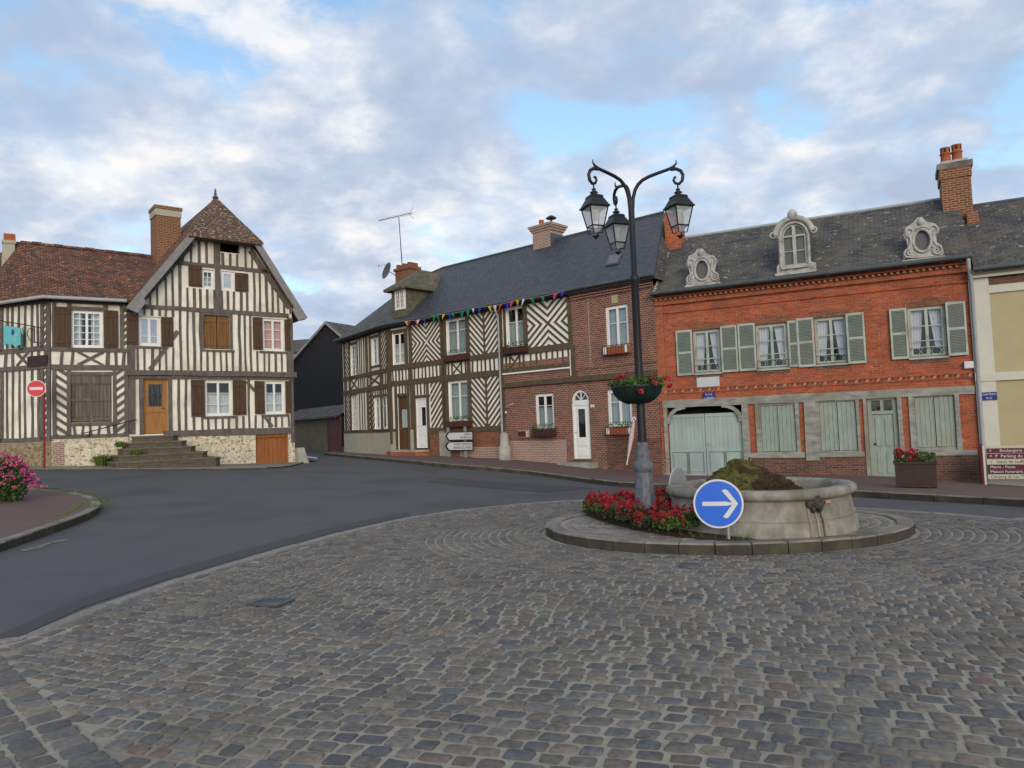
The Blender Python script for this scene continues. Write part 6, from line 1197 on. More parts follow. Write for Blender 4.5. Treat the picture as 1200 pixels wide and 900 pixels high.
# planter
PL = thing('planter_box', 'dark brown square planter with red flowers in front of the green house door', 'planter', gp(1073, 572, .12)); c = ORG[PL.name]+F.n*-.1
F6 = Fac((c-F.u*1).to_2d(), (c+F.u*1).to_2d()); a = F6.uz(1049, 555)[0]; b = F6.uz(1097.5, 555)[0]; zb_ = c.z-.02; zt = F6.uz(1073, 541)[1]; mb = MB(PLANTER)
mb.fbox(F6, a, zb_+.04, b, zt-.06, -.5, 0); mb.fbox(F6, a-.03, zt-.06, b+.03, zt, -.53, .03); mb.fbox(F6, a+.05, zt, b-.05, zt+.015, -.45, -.05, SOIL)
for x in (a+.06, b-.06): mb.fbox(F6, x-.05, zb_, x+.05, zb_+.04, -.45, -.05)
mb.fbox(F6, a+.08, zb_+.1, b-.08, zb_+.13, 0, .012); mb.fbox(F6, a+.08, zt-.16, b-.08, zt-.13, 0, .012); mb.build('box', PL)
mb = MB(LEAF); leafcloud(mb, [tuple(F6.p(rs.uniform(a, b), zt+rs.uniform(0, .2), rs.uniform(-.5, .06))) for _ in range(330)], .045, LEAF, rs); mb.build('foliage', PL)
mb = MB(PINKF)
for _ in range(20): q = F6.p(rs.uniform(a+.03, b-.25), zt+rs.uniform(.06, .27), rs.uniform(-.45, .1)); leafcloud(mb, ball(12, q, .06, .06, .05, rs), .03, REDF if rs.uniform() < .6 else PINKF, rs, asp=.9)
mb.build('blossom', PL)
# ================================================================== cream house at right
H6 = thing('cream_house', 'cream and ochre rendered house with slate roof at the right edge', 'house', FB3.p(13, -.6, -3)); F = FB3
ue = 19.0; u0 = u1r+.005; ZE6 = F.uz(1160, 311)[1]-.1
pw = F.uz(1163, 400)[0]; zf0 = F.uz(1180, 333)[1]; zf1 = F.uz(1180, 323)[1]; zbnd0, zbnd1 = F.uz(1170, 446)[1], F.uz(1170, 436.5)[1]
mb = MB(YWALL); wall(mb, F, [(u0, -1.5), (ue, -1.5), (ue, ZE6), (u0, ZE6)], [(pw+3.0, 3.0, pw+4.0, 4.8), (pw+3.0, .2, pw+4.0, 1.9)], YWALL, .05); mb.face([F.p(ue, -1.5, 0), F.p(ue, -1.5, -7), F.p(ue, ZE6, -7), F.p(ue, ZE6, 0)]); mb.face([F.p(u0, -1.5, -7), F.p(ue, -1.5, -7), F.p(ue, ZE6, -7), F.p(u0, ZE6, -7)]); mb.build('wall', H6)
mb = MB(PILA); mb.fbox(F, u0, -1.5, pw, ZE6, .05, .1); mb.fbox(F, u0, zbnd0, ue, zbnd1, .05, .13); mb.fbox(F, u0, zf1, ue, ZE6-.02, .05, .17); mb.fbox(F, u0, ZE6-.14, ue, ZE6-.02, .05, .28); mb.fbox(F, u0, zf1-.0, ue, zf1+.06, .05, .22); mb.fbox(F, pw-.03, zf0-.22, ue, zf0, .05, .11); mb.fbox(F, u0, -1.5, ue, .1, .05, .12)
mb.build('trim', H6); mb = MB(BRKD); mb.fbox(F, pw-.02, zf0, ue, zf1, .05, .07, BRKD); mb.build('brick_frieze', H6)
zr6 = 8.17; mb = MB(SLATEO); mb.extrude([F.p(UE+.02, ZE6, .42), F.p(ue+.2, ZE6, .42), F.p(ue+.2, zr6, -3), F.p(UE+.02, zr6, -3)], V_); mb.extrude([F.p(UE+.02, zr6, -3), F.p(ue+.2, zr6, -3), F.p(ue+.2, ZE6, -6.4), F.p(UE+.02, ZE6, -6.4)], V_); mb.tube([F.p(UE, zr6, -3), F.p(ue+.2, zr6, -3)], .06, 8, ZINCD); mb.build('roof', H6)
mb = MB(ZINCD); mb.tube([F.p(UE, ZE6-.03, .47), F.p(ue+.2, ZE6-.03, .47)], .06, 8); mb.build('gutter', H6)
for z0_, z1_ in ((3.0, 4.8), (.2, 1.9)): window(H6, F, (pw+3.0, z0_, pw+4.0, z1_), 2, 1, 3)
r = F.R(1149.5, 459.5, 1168.5, 469, .12); mb = MB(NAVY); mb.fbox(F, r[0], r[1], r[2], r[3], .1, .125); o = mb.build('street_name_plate', None, F.p(r[0], r[1], 0), label='small blue enamel street name plate on the cream pilaster', cat='street sign'); zc_ = (r[1]+r[3])/2; text('CHATEAU', F, (r[0]+r[2])/2, zc_+.05, .08, .128, SWHITE, o); text('RUE', F, (r[0]+r[2])/2, zc_-.06, .08, .128, SWHITE, o)
# maroon local signs
ds = 1.1; BS = thing('local_direction_board', 'stack of burgundy and cream local direction panels between posts at right edge', 'sign board', F.p(F.uz(1158, 565, ds)[0], -.6, ds))
ua = F.uz(1157, 545, ds)[0]; ub_ = ua+1.9; rows = [(525.3, 530.8, SBURG, '<      Boulangerie'), (531.5, 537.5, SBURG, '<  P  Parking du Centre'), (538.3, 544, SCRM, '<   Salon de coiffure'), (544.6, 549.8, SBURG, 'Mairie - Poste'), (550, 555.4, SBURG, 'Maison Funeraire Bourg'), (556, 561.2, SCRM, 'Camping du Lac **')]
for ya, yb, m_, s_ in rows:
    z1 = F.uz(1175, ya, ds)[1]; z0 = F.uz(1175, yb, ds)[1]; mb = MB(m_); mb.fbox(F, ua, z0, ub_, z1, ds-.015, ds+.012); o = mb.build('panel', BS); text(s_.replace('<', '\u25c4') if False else s_, F, ua+.06, (z0+z1)/2, (z1-z0)*.85, ds+.014, SWHITE if m_ is SBURG else BLACKT, o, 'LEFT')
z1 = F.uz(1175, 523.3, ds)[1]; z0 = F.uz(1175, 563, ds)[1]; mb = MB(SCRM); mb.fbox(F, ua-.005, F.uz(1175, 525, ds)[1], ub_, F.uz(1175, 522.3, ds)[1], ds-.03, ds+.008); mb.build('header_panel', BS)
zt = F.uz(1154, 520, ds)[1]
for uu in (ua-.09, ub_+.06): mb = MB(SBURG); mb.fbox(F, uu-.06, -.95, uu-.0, zt, ds-.06, ds+.03); mb.fbox(F, uu, -.95, uu+.05, zt-.05, ds-.06, ds+.02, PILA); mb.build('post', BS)
# ================================================================== dark slate-hung house, far house
DR = Fac(*(lambda a, b: (a, b))((-15.25, 52.2), (-8.7, 39.3))) if False else None
def ptd(px, py, dep): v = pray(px, py); return EYE+v*(dep/v.y)
A = ptd(346, 500, 49.5); B = ptd(403, 500, 42.5); dirv = (B-A).normalized(); B2_ = B+dirv*1.2; FD = Fac(A.to_2d(), B2_.to_2d())
H7 = thing('slate_hung_house', 'dark gabled building hung with black slates in the side street', 'house', FD.p(5, .5, -3))
FH = Fac(ptd(338, 500, 51).to_2d(), ptd(428, 500, 50).to_2d()); FH.n = FH.n
ap = FH.uz(383, 378.5); el = FH.uz(347.5, 415.5); er_ = (2*ap[0]-el[0], el[1]); zl = FD.uz(375, 478.5)[1]; k = .25
mb = MB(DKTAR); mb.face([FH.p(u, z, 0) for u, z in [(el[0]-1.5, .2), (er_[0], .2), er_, ap, el, (el[0]-1.5, el[1]-1.6)]]); mb.face([FH.p(er_[0], 0, 0), FH.p(er_[0], 0, -9), FH.p(er_[0], er_[1], -9), FH.p(er_[0], er_[1], 0)]); mb.build('wall', H7)
rdg = Vector((.45, .9, 0))*10; o1 = FH.p(ap[0], ap[1]+.1, k); mb = MB(SLATEO); L_e = FH.p(el[0]-1.7, el[1]-1.8, k); R_e = FH.p(er_[0]+.2, er_[1]-.1, k)
mb.extrude([L_e, o1, o1+rdg, L_e+rdg], V_); mb.extrude([o1, R_e, R_e+rdg, o1+rdg], V_); mb.build('roof', H7)
for a_e in (0, 1):
    mb = MB(BARGE); p = L_e if a_e == 0 else R_e; dn_ = Vector((0, 0, -.2)); mb.extrude([p, o1, o1+dn_, p+dn_], FH.n*.05); mb.build('bargeboard', H7)
zt = FD.uz(375, 490)[1]; mb = MB(TAN); wall(mb, FD, [(0, 0), (FD.L, 0), (FD.L, zt+.15), (0, zt+.15)], [], TAN, .6); mb.face([FD.p(0, 0, .6), FD.p(0, zt, .6), FD.p(0, zt, 0), FD.p(0, 0, 0)]); mb.face([FD.p(0, zt, -.3), FD.p(FD.L, zt, -.3), FD.p(FD.L, zl+.1, -.3), FD.p(0, zl+.1, -.3)], DKTAR); mb.build('outhouse_wall', H7)
mb = MB(SLATEO); mb.extrude([FD.p(-.2, zt+.02, .95), FD.p(FD.L, zt+.02, .95), FD.p(FD.L, zl+.1, -.3), FD.p(-.2, zl+.1, -.3)], Vector((0, 0, -.1))); mb.build('lean_to_roof', H7)
ua = FD.uz(385.5, 510, .6)[0]; ub_ = FD.uz(400, 510, .6)[0]; mb = MB(MAROON); n = 5
for i in range(n): mb.fbox(FD, ua+(ub_-ua)*i/n+.01, .5, ua+(ub_-ua)*(i+1)/n-.01, zt-.25, .61, .64)
mb.fbox(FD, ua-.08, .45, ua, zt-.15, .6, .66); mb.fbox(FD, ub_, .45, ub_+.08, zt-.15, .6, .66); mb.fbox(FD, ua-.08, zt-.25, ub_+.08, zt-.15, .6, .665); mb.fbox(FD, ua, 1.3, ub_, 1.42, .64, .66); mb.build('door', H7)
c = ptd(335, 470, 66); H8 = thing('far_house', 'far grey-roofed house glimpsed between the gable and the dark building', 'house', (c.x, c.y, .6)); F8 = Fac((c.x-5, c.y+1), (c.x+3.2, c.y-1)); zt = F8.uz(350, 412)[1]; zp = F8.uz(345, 392)[1]
mb = MB(OLDCREAM); mb.fbox(F8, 0, 0, F8.L, zt, -7, 0); mb.build('wall', H8); mb = MB(SLATEO); mb.extrude([F8.p(-.3, zt, .3), F8.p(F8.L+.3, zt, .3), F8.p(F8.L-.6, zp, -3.5), F8.p(-.3, zp, -3.5)], V_); mb.extrude([F8.p(-.3, zp, -3.5), F8.p(F8.L-.6, zp, -3.5), F8.p(F8.L+.3, zt, -7.3), F8.p(-.3, zt, -7.3)], V_); mb.extrude([F8.p(F8.L+.3, zt, .3), F8.p(F8.L+.3, zt, -7.3), F8.p(F8.L-.6, zp, -3.5)], V_); mb.build('roof', H8)
mb = MB(WHITE); mb.fbox(F8, 2, 2.2, 3, 3.6, 0, .04); mb.build('window', H8)
# ================================================================== street lamp
def ptz(px, py, dep): v = pray(px, py); return EYE+v*(dep/v.dot(Vector((0, 1, 0))))
LY = 10.5; lb = ptz(755.5, 578, LY); LB = Vector((lb.x, LY, .2)); LP = thing('street_lamp', 'black cast-iron street lamp with three hanging lanterns beside the fountain', 'street lamp', LB)
mb = MB(IRON); pr = [(.062, 1.2), (.058, 2.2), (.054, 3.56), (.066, 3.58), (.072, 3.62), (.066, 3.66), (.046, 3.68), (.043, 4.74), (.03, 4.80)]; mb.lathe((LB.x, LB.y, 0), [(.055, .95)]+pr, 16); mb.build('pole', LP)
mb = MB(IRONW)
oct_ = lambda t, z: (1+.035*math.cos(8*t)) if z < .92 else 1
mb.lathe((LB.x, LB.y, 0), [(.19, .14), (.19, .24), (.165, .27), (.155, .42), (.118, .88)], 8, smooth=False); mb.lathe((LB.x, LB.y, 0), [(.11, .86), (.128, .89), (.14, .93), (.14, .98), (.125, 1.01), (.098, 1.03), (.09, 1.06), (.102, 1.10), (.10, 1.14), (.08, 1.18), (.07, 1.22), (.078, 1.26), (.06, 1.29)], 24); mb.build('cast_base', LP)
lantern_me = {}
def lantern(c):   # c = top ring of the lantern
    def sq(h, z, rot): h *= .84; z *= .93; return [(c[0]+h*math.sqrt(2)*math.cos(rot+math.pi/4+k*math.pi/2), c[1]+h*math.sqrt(2)*math.sin(rot+math.pi/4+k*math.pi/2), c[2]+z) for k in range(4)]
    rot = .35; c = Vector(c); LS = .86; mb = MB(IRON); mb.tube([(c[0], c[1], c[2]+.02), (c[0], c[1], c[2]-.07)], .012, 6)
    mb.lathe(c, [(.012, -.05), (.035, -.065), (.02, -.085), (.045, -.10), (.06, -.115), (.022, -.135), (.03, -.16)][::-1], 14)
    lv = [(.06, -.155), (.105, -.175), (.115, -.20), (.108, -.205), (.175, -.325), (.195, -.345), (.19, -.36)]; R_ = [sq(h, z, rot) for h, z in lv]; P = [p for r in R_ for p in r]
    mb.add(P, [[i*4+j, i*4+(j+1) % 4, (i+1)*4+(j+1) % 4, (i+1)*4+j] for i in range(len(lv)-1) for j in range(4)]+[[0, 1, 2, 3]]); 
    T = sq(.165, -.355, rot); Bm = sq(.105, -.64, rot); Bt = sq(.035, -.735, rot)
    for k in range(4):
        mb.tube([T[k], Bm[k]], .009, 4, smooth=False); mb.tube([Bm[k], Bm[(k+1) % 4]], .010, 4, smooth=False); mb.tube([T[k], T[(k+1) % 4]], .012, 4, smooth=False); mb.tube([Bm[k], ((Bm[k][0]+Bt[k][0])/2+(Bm[k][0]-c[0])*.12, (Bm[k][1]+Bt[k][1])/2+(Bm[k][1]-c[1])*.12, c[2]-.69), Bt[k]], .008, 4, smooth=False)
    mb.lathe(c, [(.005, -.775), (.02, -.76), (.03, -.742), (.05, -.735), (.05, -.728)], 10)
    for s_ in (1, -1): pass
    o = mb.build('lantern', LP); g = MB(LG); T2 = sq(.160, -.36, rot); B2_ = sq(.101, -.637, rot)
    for k in range(4): g.face([T2[k], T2[(k+1) % 4], B2_[(k+1) % 4], B2_[k]])
    b2 = sq(.098, -.645, rot); b3 = sq(.04, -.72, rot)
    for k in range(4): g.face([b2[k], b2[(k+1) % 4], b3[(k+1) % 4], b3[k]])
    g.build('glass', o); g = MB(SWHITE); g.lathe(c, [(.05, -.36), (.075, -.38), (.03, -.41), (.03, -.5), (.012, -.52)], 10); g.build('bulb_holder', o)
for ang in (-18, -148, 100):
    a = math.radians(ang); dx, dy = math.cos(a), math.sin(a); Pp = lambda r, z: Vector((LB.x+dx*r, LB.y+dy*r, z+(.11 if z > 4.4 else 0))); mb = MB(IRON)
    mb.tube([Pp(.012, 3.9), Pp(.02, 4.5), Pp(.035, 4.68), Pp(.07, 4.80), Pp(.115, 4.87), Pp(.18, 4.925), Pp(.28, 4.965), Pp(.42, 5.0), Pp(.56, 5.03), Pp(.63, 5.06), Pp(.665, 5.10), Pp(.665, 5.15)], [.026, .026, .026, .026, .026, .025, .025, .024, .023, .02, .012, .005], 8)
    mb.tube([Pp(.58, 5.02), Pp(.66, 5.02), Pp(.72, 4.985), Pp(.75, 4.92), Pp(.735, 4.84), Pp(.69, 4.80), Pp(.64, 4.815), Pp(.615, 4.86), Pp(.63, 4.90), Pp(.655, 4.90)], [.022, .025, .025, .024, .023, .022, .02, .018, .017, .02], 8); mb.build('arm', LP)
    c = Pp(.67, 4.79); lantern((c.x, c.y, c.z))
HB = thing('flower_basket', 'dark green bowl of red and pink geraniums clamped round the lamp post', 'flower basket', (LB.x, LB.y, 1.85)); mb = MB(BOWL)
lc = Vector((LB.x-.04, LB.y, 0)); mb.lathe((lc.x, lc.y, 1.83), [(.06, .0), (.13, .01), (.24, .06), (.32, .14), (.355, .23), (.37, .26), (.345, .27), (.30, .24), (.05, .22)], 28)
for k in range(14): t = k*math.pi/7; mb.tube([(lc.x+r_*math.cos(t), lc.y+r_*math.sin(t), 1.83+z) for r_, z in ((.135, .005), (.245, .055), (.325, .14), (.362, .235))], .006, 4)
mb.build('bowl', HB)
rs = np.random.RandomState(11); mb = MB(LEAF); pts = [(lc.x+r_*math.cos(t), lc.y+r_*math.sin(t), 2.08+rs.uniform(0, .11)) for r_, t in zip(rs.uniform(.08, .40, 700), rs.uniform(0, 6.28, 700))]; leafcloud(mb, pts, .03, LEAF, rs, asp=.8); mb.build('foliage', HB)
mb = MB(PINKF)
for k in range(13): t = rs.uniform(-3.3, .3); r_ = rs.uniform(.15, .42); leafcloud(mb, ball(26, (lc.x+r_*math.cos(t)+(.08 if k > 8 else 0), lc.y+r_*math.sin(t), 2.12+rs.uniform(-.02, .13)-(.12 if k in (9, 12) else 0)), .045, .045, .035, rs), .018, (REDF, PINKF, PINKF)[k % 3], rs, asp=.9)
leafcloud(mb, ball(26, (lc.x-.02, lc.y-.40, 2.0), .04, .04, .035, rs), .018, PINKF, rs, asp=.9); mb.build('blossom', HB)
# ================================================================== fountain
FC = (3.235, 9.93, .14); FT = thing('stone_fountain', 'round grey stone fountain basin with moulded rim and a carved spout', 'fountain', FC)
fr4 = lambda t, z: 1+.03*math.cos(4*t)
mb = MB(BASINM); mb.lathe(FC, [(1.19, -.02), (1.185, .06), (1.175, .13), (1.165, .17), (1.15, .18), (1.162, .195), (1.162, .21), (1.135, .235), (1.12, .36), (1.11, .42), (1.12, .435), (1.15, .445), (1.178, .465), (1.188, .50), (1.18, .535), (1.15, .56), (1.06, .565), (1.00, .555), (.98, .53), (.97, .45), (.95, .30)], 96, fr=fr4)
mb.build('basin', FT)
mb = MB(WATER); mb.lathe(FC, [(.0, .41), (.99, .41)], 48, fr=fr4, smooth=False); mb.build('water', FT)
# rock mound with moss
bm = bmesh.new(); bmesh.ops.create_icosphere(bm, subdivisions=6, radius=1); from mathutils import noise as mn
ml = ptz(833, 577, 10.1); mr = ptz(940, 577, 10.1); mc = Vector(((ml.x+mr.x)/2, 10.1, .50)); hw = (mr.x-ml.x)/2*1.02; ob = ORG[FT.name]
for v in bm.verts:
    x, y, z = v.co; h = .29*(1-.35*(x+.25)) if z > 0 else .2
    bump_ = .09*mn.noise(Vector((x*2.2, y*2.2, z*2.2)))+.06*mn.noise(Vector((x*5, y*5, z*5)))+.035*mn.noise(Vector((x*12, y*12, z*12)))+.018*mn.noise(Vector((x*28, y*28, z*28)))
    k = 1+bump_*1.6; pk = .11*math.exp(-((x+.42)**2+y*y)/.13)
    v.co = Vector((mc.x+x*hw*k, mc.y+y*.48*k, mc.z+z*h*k*1.45+(pk if z > .2 else 0)))-ob
me = bpy.data.meshes.new('mossy_rock'); bm.to_mesh(me); bm.free(); me.materials.append(MOSSB); me.materials.append(MOSS)
for p_ in me.polygons: q = p_.center; xx = (q.x+ob.x-mc.x)/hw; p_.use_smooth = True; p_.material_index = int(-xx*1.1+(q.z+ob.z-.75)*1.5+mn.noise(Vector(q)*6)*.9 > .42)
rk = bpy.data.objects.new('mossy_rock', me); link(rk, None, ob); tag(rk, 'brown and yellow-green moss-covered rock mound in the middle of the fountain basin', 'rock')
rs = np.random.RandomState(2); mb = MB(MOSS); vs_ = [v.co+ob for v in me.vertices if v.co.z+ob.z > .50]
for k in range(5200): q = vs_[rs.randint(len(vs_))]; leafcloud(mb, [(q.x+rs.normal()*.008, q.y+rs.normal()*.008, q.z+rs.normal()*.008)], .012, (MOSS if -(q.x-mc.x)/hw*1.1+(q.z-.75)*1.5+rs.normal()*.3 > .42 else MOSSB), rs)
o = mb.build('moss_tufts', rk)
mb = MB(IRON); q = ptz(878, 536, 10.1); mb.tube([(q.x, q.y, .6), (q.x, q.y, q.z)], .012, 6); mb.build('jet_pipe', FT)
# lion spout on the rim
sp0 = ptz(955, 585, 9.0); ang = math.atan2(-(FC[1]-0), .78); t = None
dirp = Vector((sp0.x-FC[0], sp0.y-FC[1], 0)); best = None
for k in range(400):
    tt = -math.pi+k*math.pi/400; q = Vector((FC[0]+1.13*math.cos(tt), FC[1]+1.17*math.sin(tt), .58)); e_ = q-EYE; xx = 600+FOC*e_.dot(cR)/e_.dot(cF)
    if best is None or abs(xx-955) < best[0]:
        if q.y < FC[1]: best = (abs(xx-955), tt)
tt = best[1]; ro = Vector((math.cos(tt), math.sin(tt), 0)); ta = Vector((-ro.y, ro.x, 0)); q = Vector((FC[0], FC[1], 0))+ro*1.125-Vector((0, 0, .04))
CARV = M('blackened_carving', (.075, .068, .06), (.03, .027, .024), 14, .8, .6)
mb = MB(CARV)
def blob(c, r3, sub=2, mat=None):
    b_ = bmesh.new(); bmesh.ops.create_icosphere(b_, subdivisions=sub, radius=1); P = [Vector(c)+ta*(v.co.x*r3[0])+ro*(v.co.y*r3[1])+Vector((0, 0, v.co.z*r3[2])) for v in b_.verts]; mb.add(P, [[v.index for v in f.verts] for f in b_.faces], mat, True); b_.free()
blob(q+Vector((0, 0, .60)), (.10, .08, .10)); blob(q+ro*.07+Vector((0, 0, .56)), (.055, .06, .05)); blob(q+ro*.05+Vector((0, 0, .665)), (.06, .04, .025))
for s_ in (-1, 1): blob(q+ta*s_*.075+Vector((0, 0, .67)), (.028, .03, .03)); blob(q+ta*s_*.035+ro*.075+Vector((0, 0, .62)), (.014, .014, .014)); blob(q+ta*s_*.085+ro*.02+Vector((0, 0, .57)), (.035, .05, .06)); blob(q+ta*s_*.04+ro*.05+Vector((0, 0, .52)), (.03, .04, .05))
mb.tube([q+Vector((0, 0, .54)), q+ro*.16+Vector((0, 0, .525))], .018, 8); mb.build('lion_spout', FT)
LIM = M('lime_streak', (.33, .30, .22), (.12, .11, .07), 9, .8, .3, stretch=(1, 1, .25)); mb = MB(LIM)
for s_, w_ in ((-.09, .028), (.0, .02), (.085, .028)):
    pr = [(1.115, .42), (1.12, .36), (1.135, .25), (1.16, .21), (1.165, .17), (1.178, .1), (1.188, .02)]; P = [Vector((FC[0], FC[1], FC[2]+z))+ro*(r_*(1+.03*math.cos(4*tt))+.006)+ta*s_*(1+.25*(.5-z)) for r_, z in pr]; mb.tube(P, [w_*(.6+.4*k/6) for k in range(7)], 7)
mb.build('lime_streaks', FT)
mb = MB(M('pink_label', (.45, .24, .20), (.34, .18, .15), 9, .7)); a = tt+.14
P = [Vector((FC[0]+1.150*math.cos(a+k*.024), FC[1]+1.150*math.sin(a+k*.024), .565)) for k in range(4)]; mb.add(P+[p-Vector((0, 0, .035)) for p in P], [[k, k+1, k+5, k+4] for k in range(3)]); mb.build('rim_label', FT)
# direction signs
def arrow_sign(c, face, label, rad=.289, front=True):
    c = Vector(c); f = Vector(face).normalized(); s_ = Vector((-f.y, f.x, 0)); s_ = s_ if s_.x > 0 else -s_; up_ = Vector((0, 0, 1)); t = thing('keep_right_sign', label, 'road sign', (c.x, c.y, .15), None)
    P = lambda a, b, d: c+s_*a+up_*b+f*d; n = 40; ci = lambda r_, d: [P(r_*math.cos(2*math.pi*k/n), r_*math.sin(2*math.pi*k/n), d) for k in range(n)]
    mb = MB(SGREY); mb.extrude(ci(rad-.002, -.004), -f*.02); mb.extrude(ci(rad-.02, -.024), -f*.01); mb.build('plate', t)
    mb = MB(SWHITE); mb.extrude(ci(rad, .004), -f*.008); mb.build('white_ring', t)
    mb = MB(BLUE); mb.extrude(ci(rad-.022, .008), -f*.003); mb.build('blue_face', t)
    mb = MB(SWHITE); w_ = .026; ar = [(-.185, -w_*.9), (.09, -w_*.95), (.09, w_), (-.185, w_)]; mb.extrude([P(a, b, .011) for a, b in ar], -f*.002)
    for sg in (1, -1): mb.extrude([P(a, b, .0112) for a, b in [(.205, 0), (.165, 0), (.045, sg*.155), (.085, sg*.172), (.115, sg*.155), (.225, 0)][::sg]], -f*.002)
    mb.extrude([P(a, b, .0108) for a, b in [(.08, -w_), (.19, -.005), (.19, .005), (.08, w_)]], -f*.002); mb.build('arrow', t)
    mb = MB(SGREY); a = P(.10 if front else 0, -rad+.14, -.045); mb.tube([a, (a.x, a.y, .13)], .02, 8); mb.build('post', t); return t
s0 = ptz(841.8, 590.3, 8.86); arrow_sign((s0.x, s0.y, s0.z), (-.22, -1, 0), 'round blue sign with white arrow pointing right in front of the fountain')
s1 = ptz(794, 570, 11.4); arrow_sign((s1.x, s1.y, s1.z), (-.80, .62, 0), 'round road sign seen from its grey back behind the fountain rim')
# no entry
n0 = ptz(42.5, 455.3, 24.9); NE = thing('no_entry_sign', 'red no-entry disc with white bar on a red pole at the left house', 'road sign', (n0.x+.3, 25.0, gz(n0.x+.3, 25.0)+.05)); f = Vector((.36, -.93, 0)); s_ = Vector((.93, .36, 0)); c = n0
P = lambda a, b, d: c+s_*a+Vector((0, 0, b))+f*d; ci = lambda r_, d: [P(r_*math.cos(2*math.pi*k/36), r_*math.sin(2*math.pi*k/36), d) for k in range(36)]
mb = MB(SWHITE); mb.extrude(ci(.285, 0), -f*.02); o = mb.build('disc', NE); mb = MB(SRED); mb.extrude(ci(.262, .006), -f*.005); mb.build('red_face', o); mb = MB(SWHITE); mb.extrude([P(-.19, -.047, .01), P(.19, -.047, .01), P(.19, .047, .01), P(-.19, .047, .01)], -f*.003); mb.build('white_bar', o)
mb = MB(PRED); pb = ptz(50.8, 545, 25.0); mb.tube([(pb.x, 25.05, gz(pb.x, 25)+.0), (pb.x, 25.05, c.z+.1)], .035, 8); mb.tube([P(-.05, 0, -.04), Vector((pb.x, 25.05, c.z))], .02, 6); mb.build('pole', NE)
# ================================================================== plants
rs = np.random.RandomState(21)
def bplant(kind):
    t = thing('flowering_plant', 'x', 'plant', (0, 0, 0)); mb = MB(LEAF); lf = LEAFD if kind == 'dark' else LEAF
    leafcloud(mb, ball(90, (0, 0, .05), .10, .10, .14, rs, True), .028, lf, rs); mb.build('foliage', t); mb = MB(REDF); m_ = {'red': REDF, 'rose': PINKF, 'orange': ORAF, 'dark': REDF}[kind]
    for k in range(4 if kind != 'dark' else 2): a = rs.uniform(0, 6.28); r_ = rs.uniform(.02, .08); leafcloud(mb, ball(16, (r_*math.cos(a), r_*math.sin(a), rs.uniform(.12, .25)), .035, .035, .05, rs), .016, m_, rs, asp=.9)
    mb.build('blossom', t); return t
protos = {k: bplant(k) for k in ('red', 'rose', 'orange', 'dark')}
lab = {'red': 'small bedding plant with deep red blossom on the island flower bed', 'rose': 'small bedding plant with bright rose-red blossom on the island flower bed', 'orange': 'small bedding plant with orange blossom on the island flower bed', 'dark': 'small dark-leaved bedding plant with few flowers on the island flower bed'}
used = set(); sp2 = [(p.x, p.y) for p in soil]; placed = []; tries = 0
inn = [gp(x, y, .2).to_2d() for x, y in ((686, 599), (715, 609), (760, 620), (796, 624), (812, 622), (822, 604), (806, 588), (770, 583), (735, 584), (700, 590))]; inn = [(p.x, p.y) for p in inn]
kinds = ['red', 'rose', 'dark', 'red', 'red', 'dark', 'rose', 'dark', 'red', 'orange', 'dark', 'rose']
while len(placed) < 200 and tries < 30000:
    tries += 1; x = rs.uniform(.5, 3.0); y = rs.uniform(8.6, 12.4)
    if not inpoly(np.array([x]), np.array([y]), inn)[0]: continue
    if any((x-a)**2+(y-b)**2 < .13**2 for a, b in placed) or (x-LB.x)**2+(y-LB.y)**2 < .2**2 or math.hypot(x-FC[0], y-FC[1]) < 1.22: continue
    placed.append((x, y)); k = kinds[len(placed) % 12]; p = protos[k]
    if k in used: r_ = p.copy(); COL.objects.link(r_)
    else: r_ = p
    sc = rs.uniform(.8, 1.25); r_.location = (x, y, .19); r_.rotation_euler = (0, 0, rs.uniform(0, 6.28)); r_.scale = (sc, sc, sc*rs.uniform(.9, 1.2)); r_['label'] = lab[k]; r_['group'] = 'bedding plants on the island, '+k
    if k in used:
        for ch in p.children:
            if ch.name.split('.')[0] in ('foliage', 'blossom'): q = ch.copy(); COL.objects.link(q); q.parent = r_
    used.add(k)
# left pink bush
pb_ = gp(8, 588, .13); PB = thing('pink_flowering_bush', 'bushy clump of magenta and pink flowers at the left edge of the red pavement', 'bush', pb_); mb = MB(LEAF)
cx3, cy3 = pb_.x-.35, pb_.y+.1; sc_ = pb_.y/867.; hh = 60*sc_; ww = 31*sc_
leafcloud(mb, ball(2600, (cx3, cy3, pb_.z+hh*.35), ww*1.25, ww, hh*.55, rs, pw=.4), .05, LEAF, rs)
for k in range(40): a = rs.uniform(0, 6.28); r_ = rs.uniform(.2, 1); mb.tube([(cx3, cy3, pb_.z), (cx3+ww*r_*.6*math.cos(a), cy3+ww*r_*.6*math.sin(a), pb_.z+hh*.5), (cx3+ww*r_*math.cos(a), cy3+ww*r_*math.sin(a), pb_.z+hh*rs.uniform(.5, .95))], .006, 4)
mb.build('foliage', PB); mb = MB(MAGF)
for k in range(260):
    v = rs.normal(size=3); v /= np.linalg.norm(v); v[2] = abs(v[2])*1.0-.25; kk = 1+.35*mn.noise(Vector((v[0]*2.2, v[1]*2.2, v[2]*2.2+3))); v = v*kk; q = (cx3+v[0]*ww*1.3, cy3+v[1]*ww*1.1, pb_.z+hh*.42+v[2]*hh*.62); leafcloud(mb, ball(15, q, .075, .075, .035, rs), .022, (MAGF, MAGP, MAGF, MAGP)[k % 4], rs, asp=.9)
mb.build('blossom', PB)
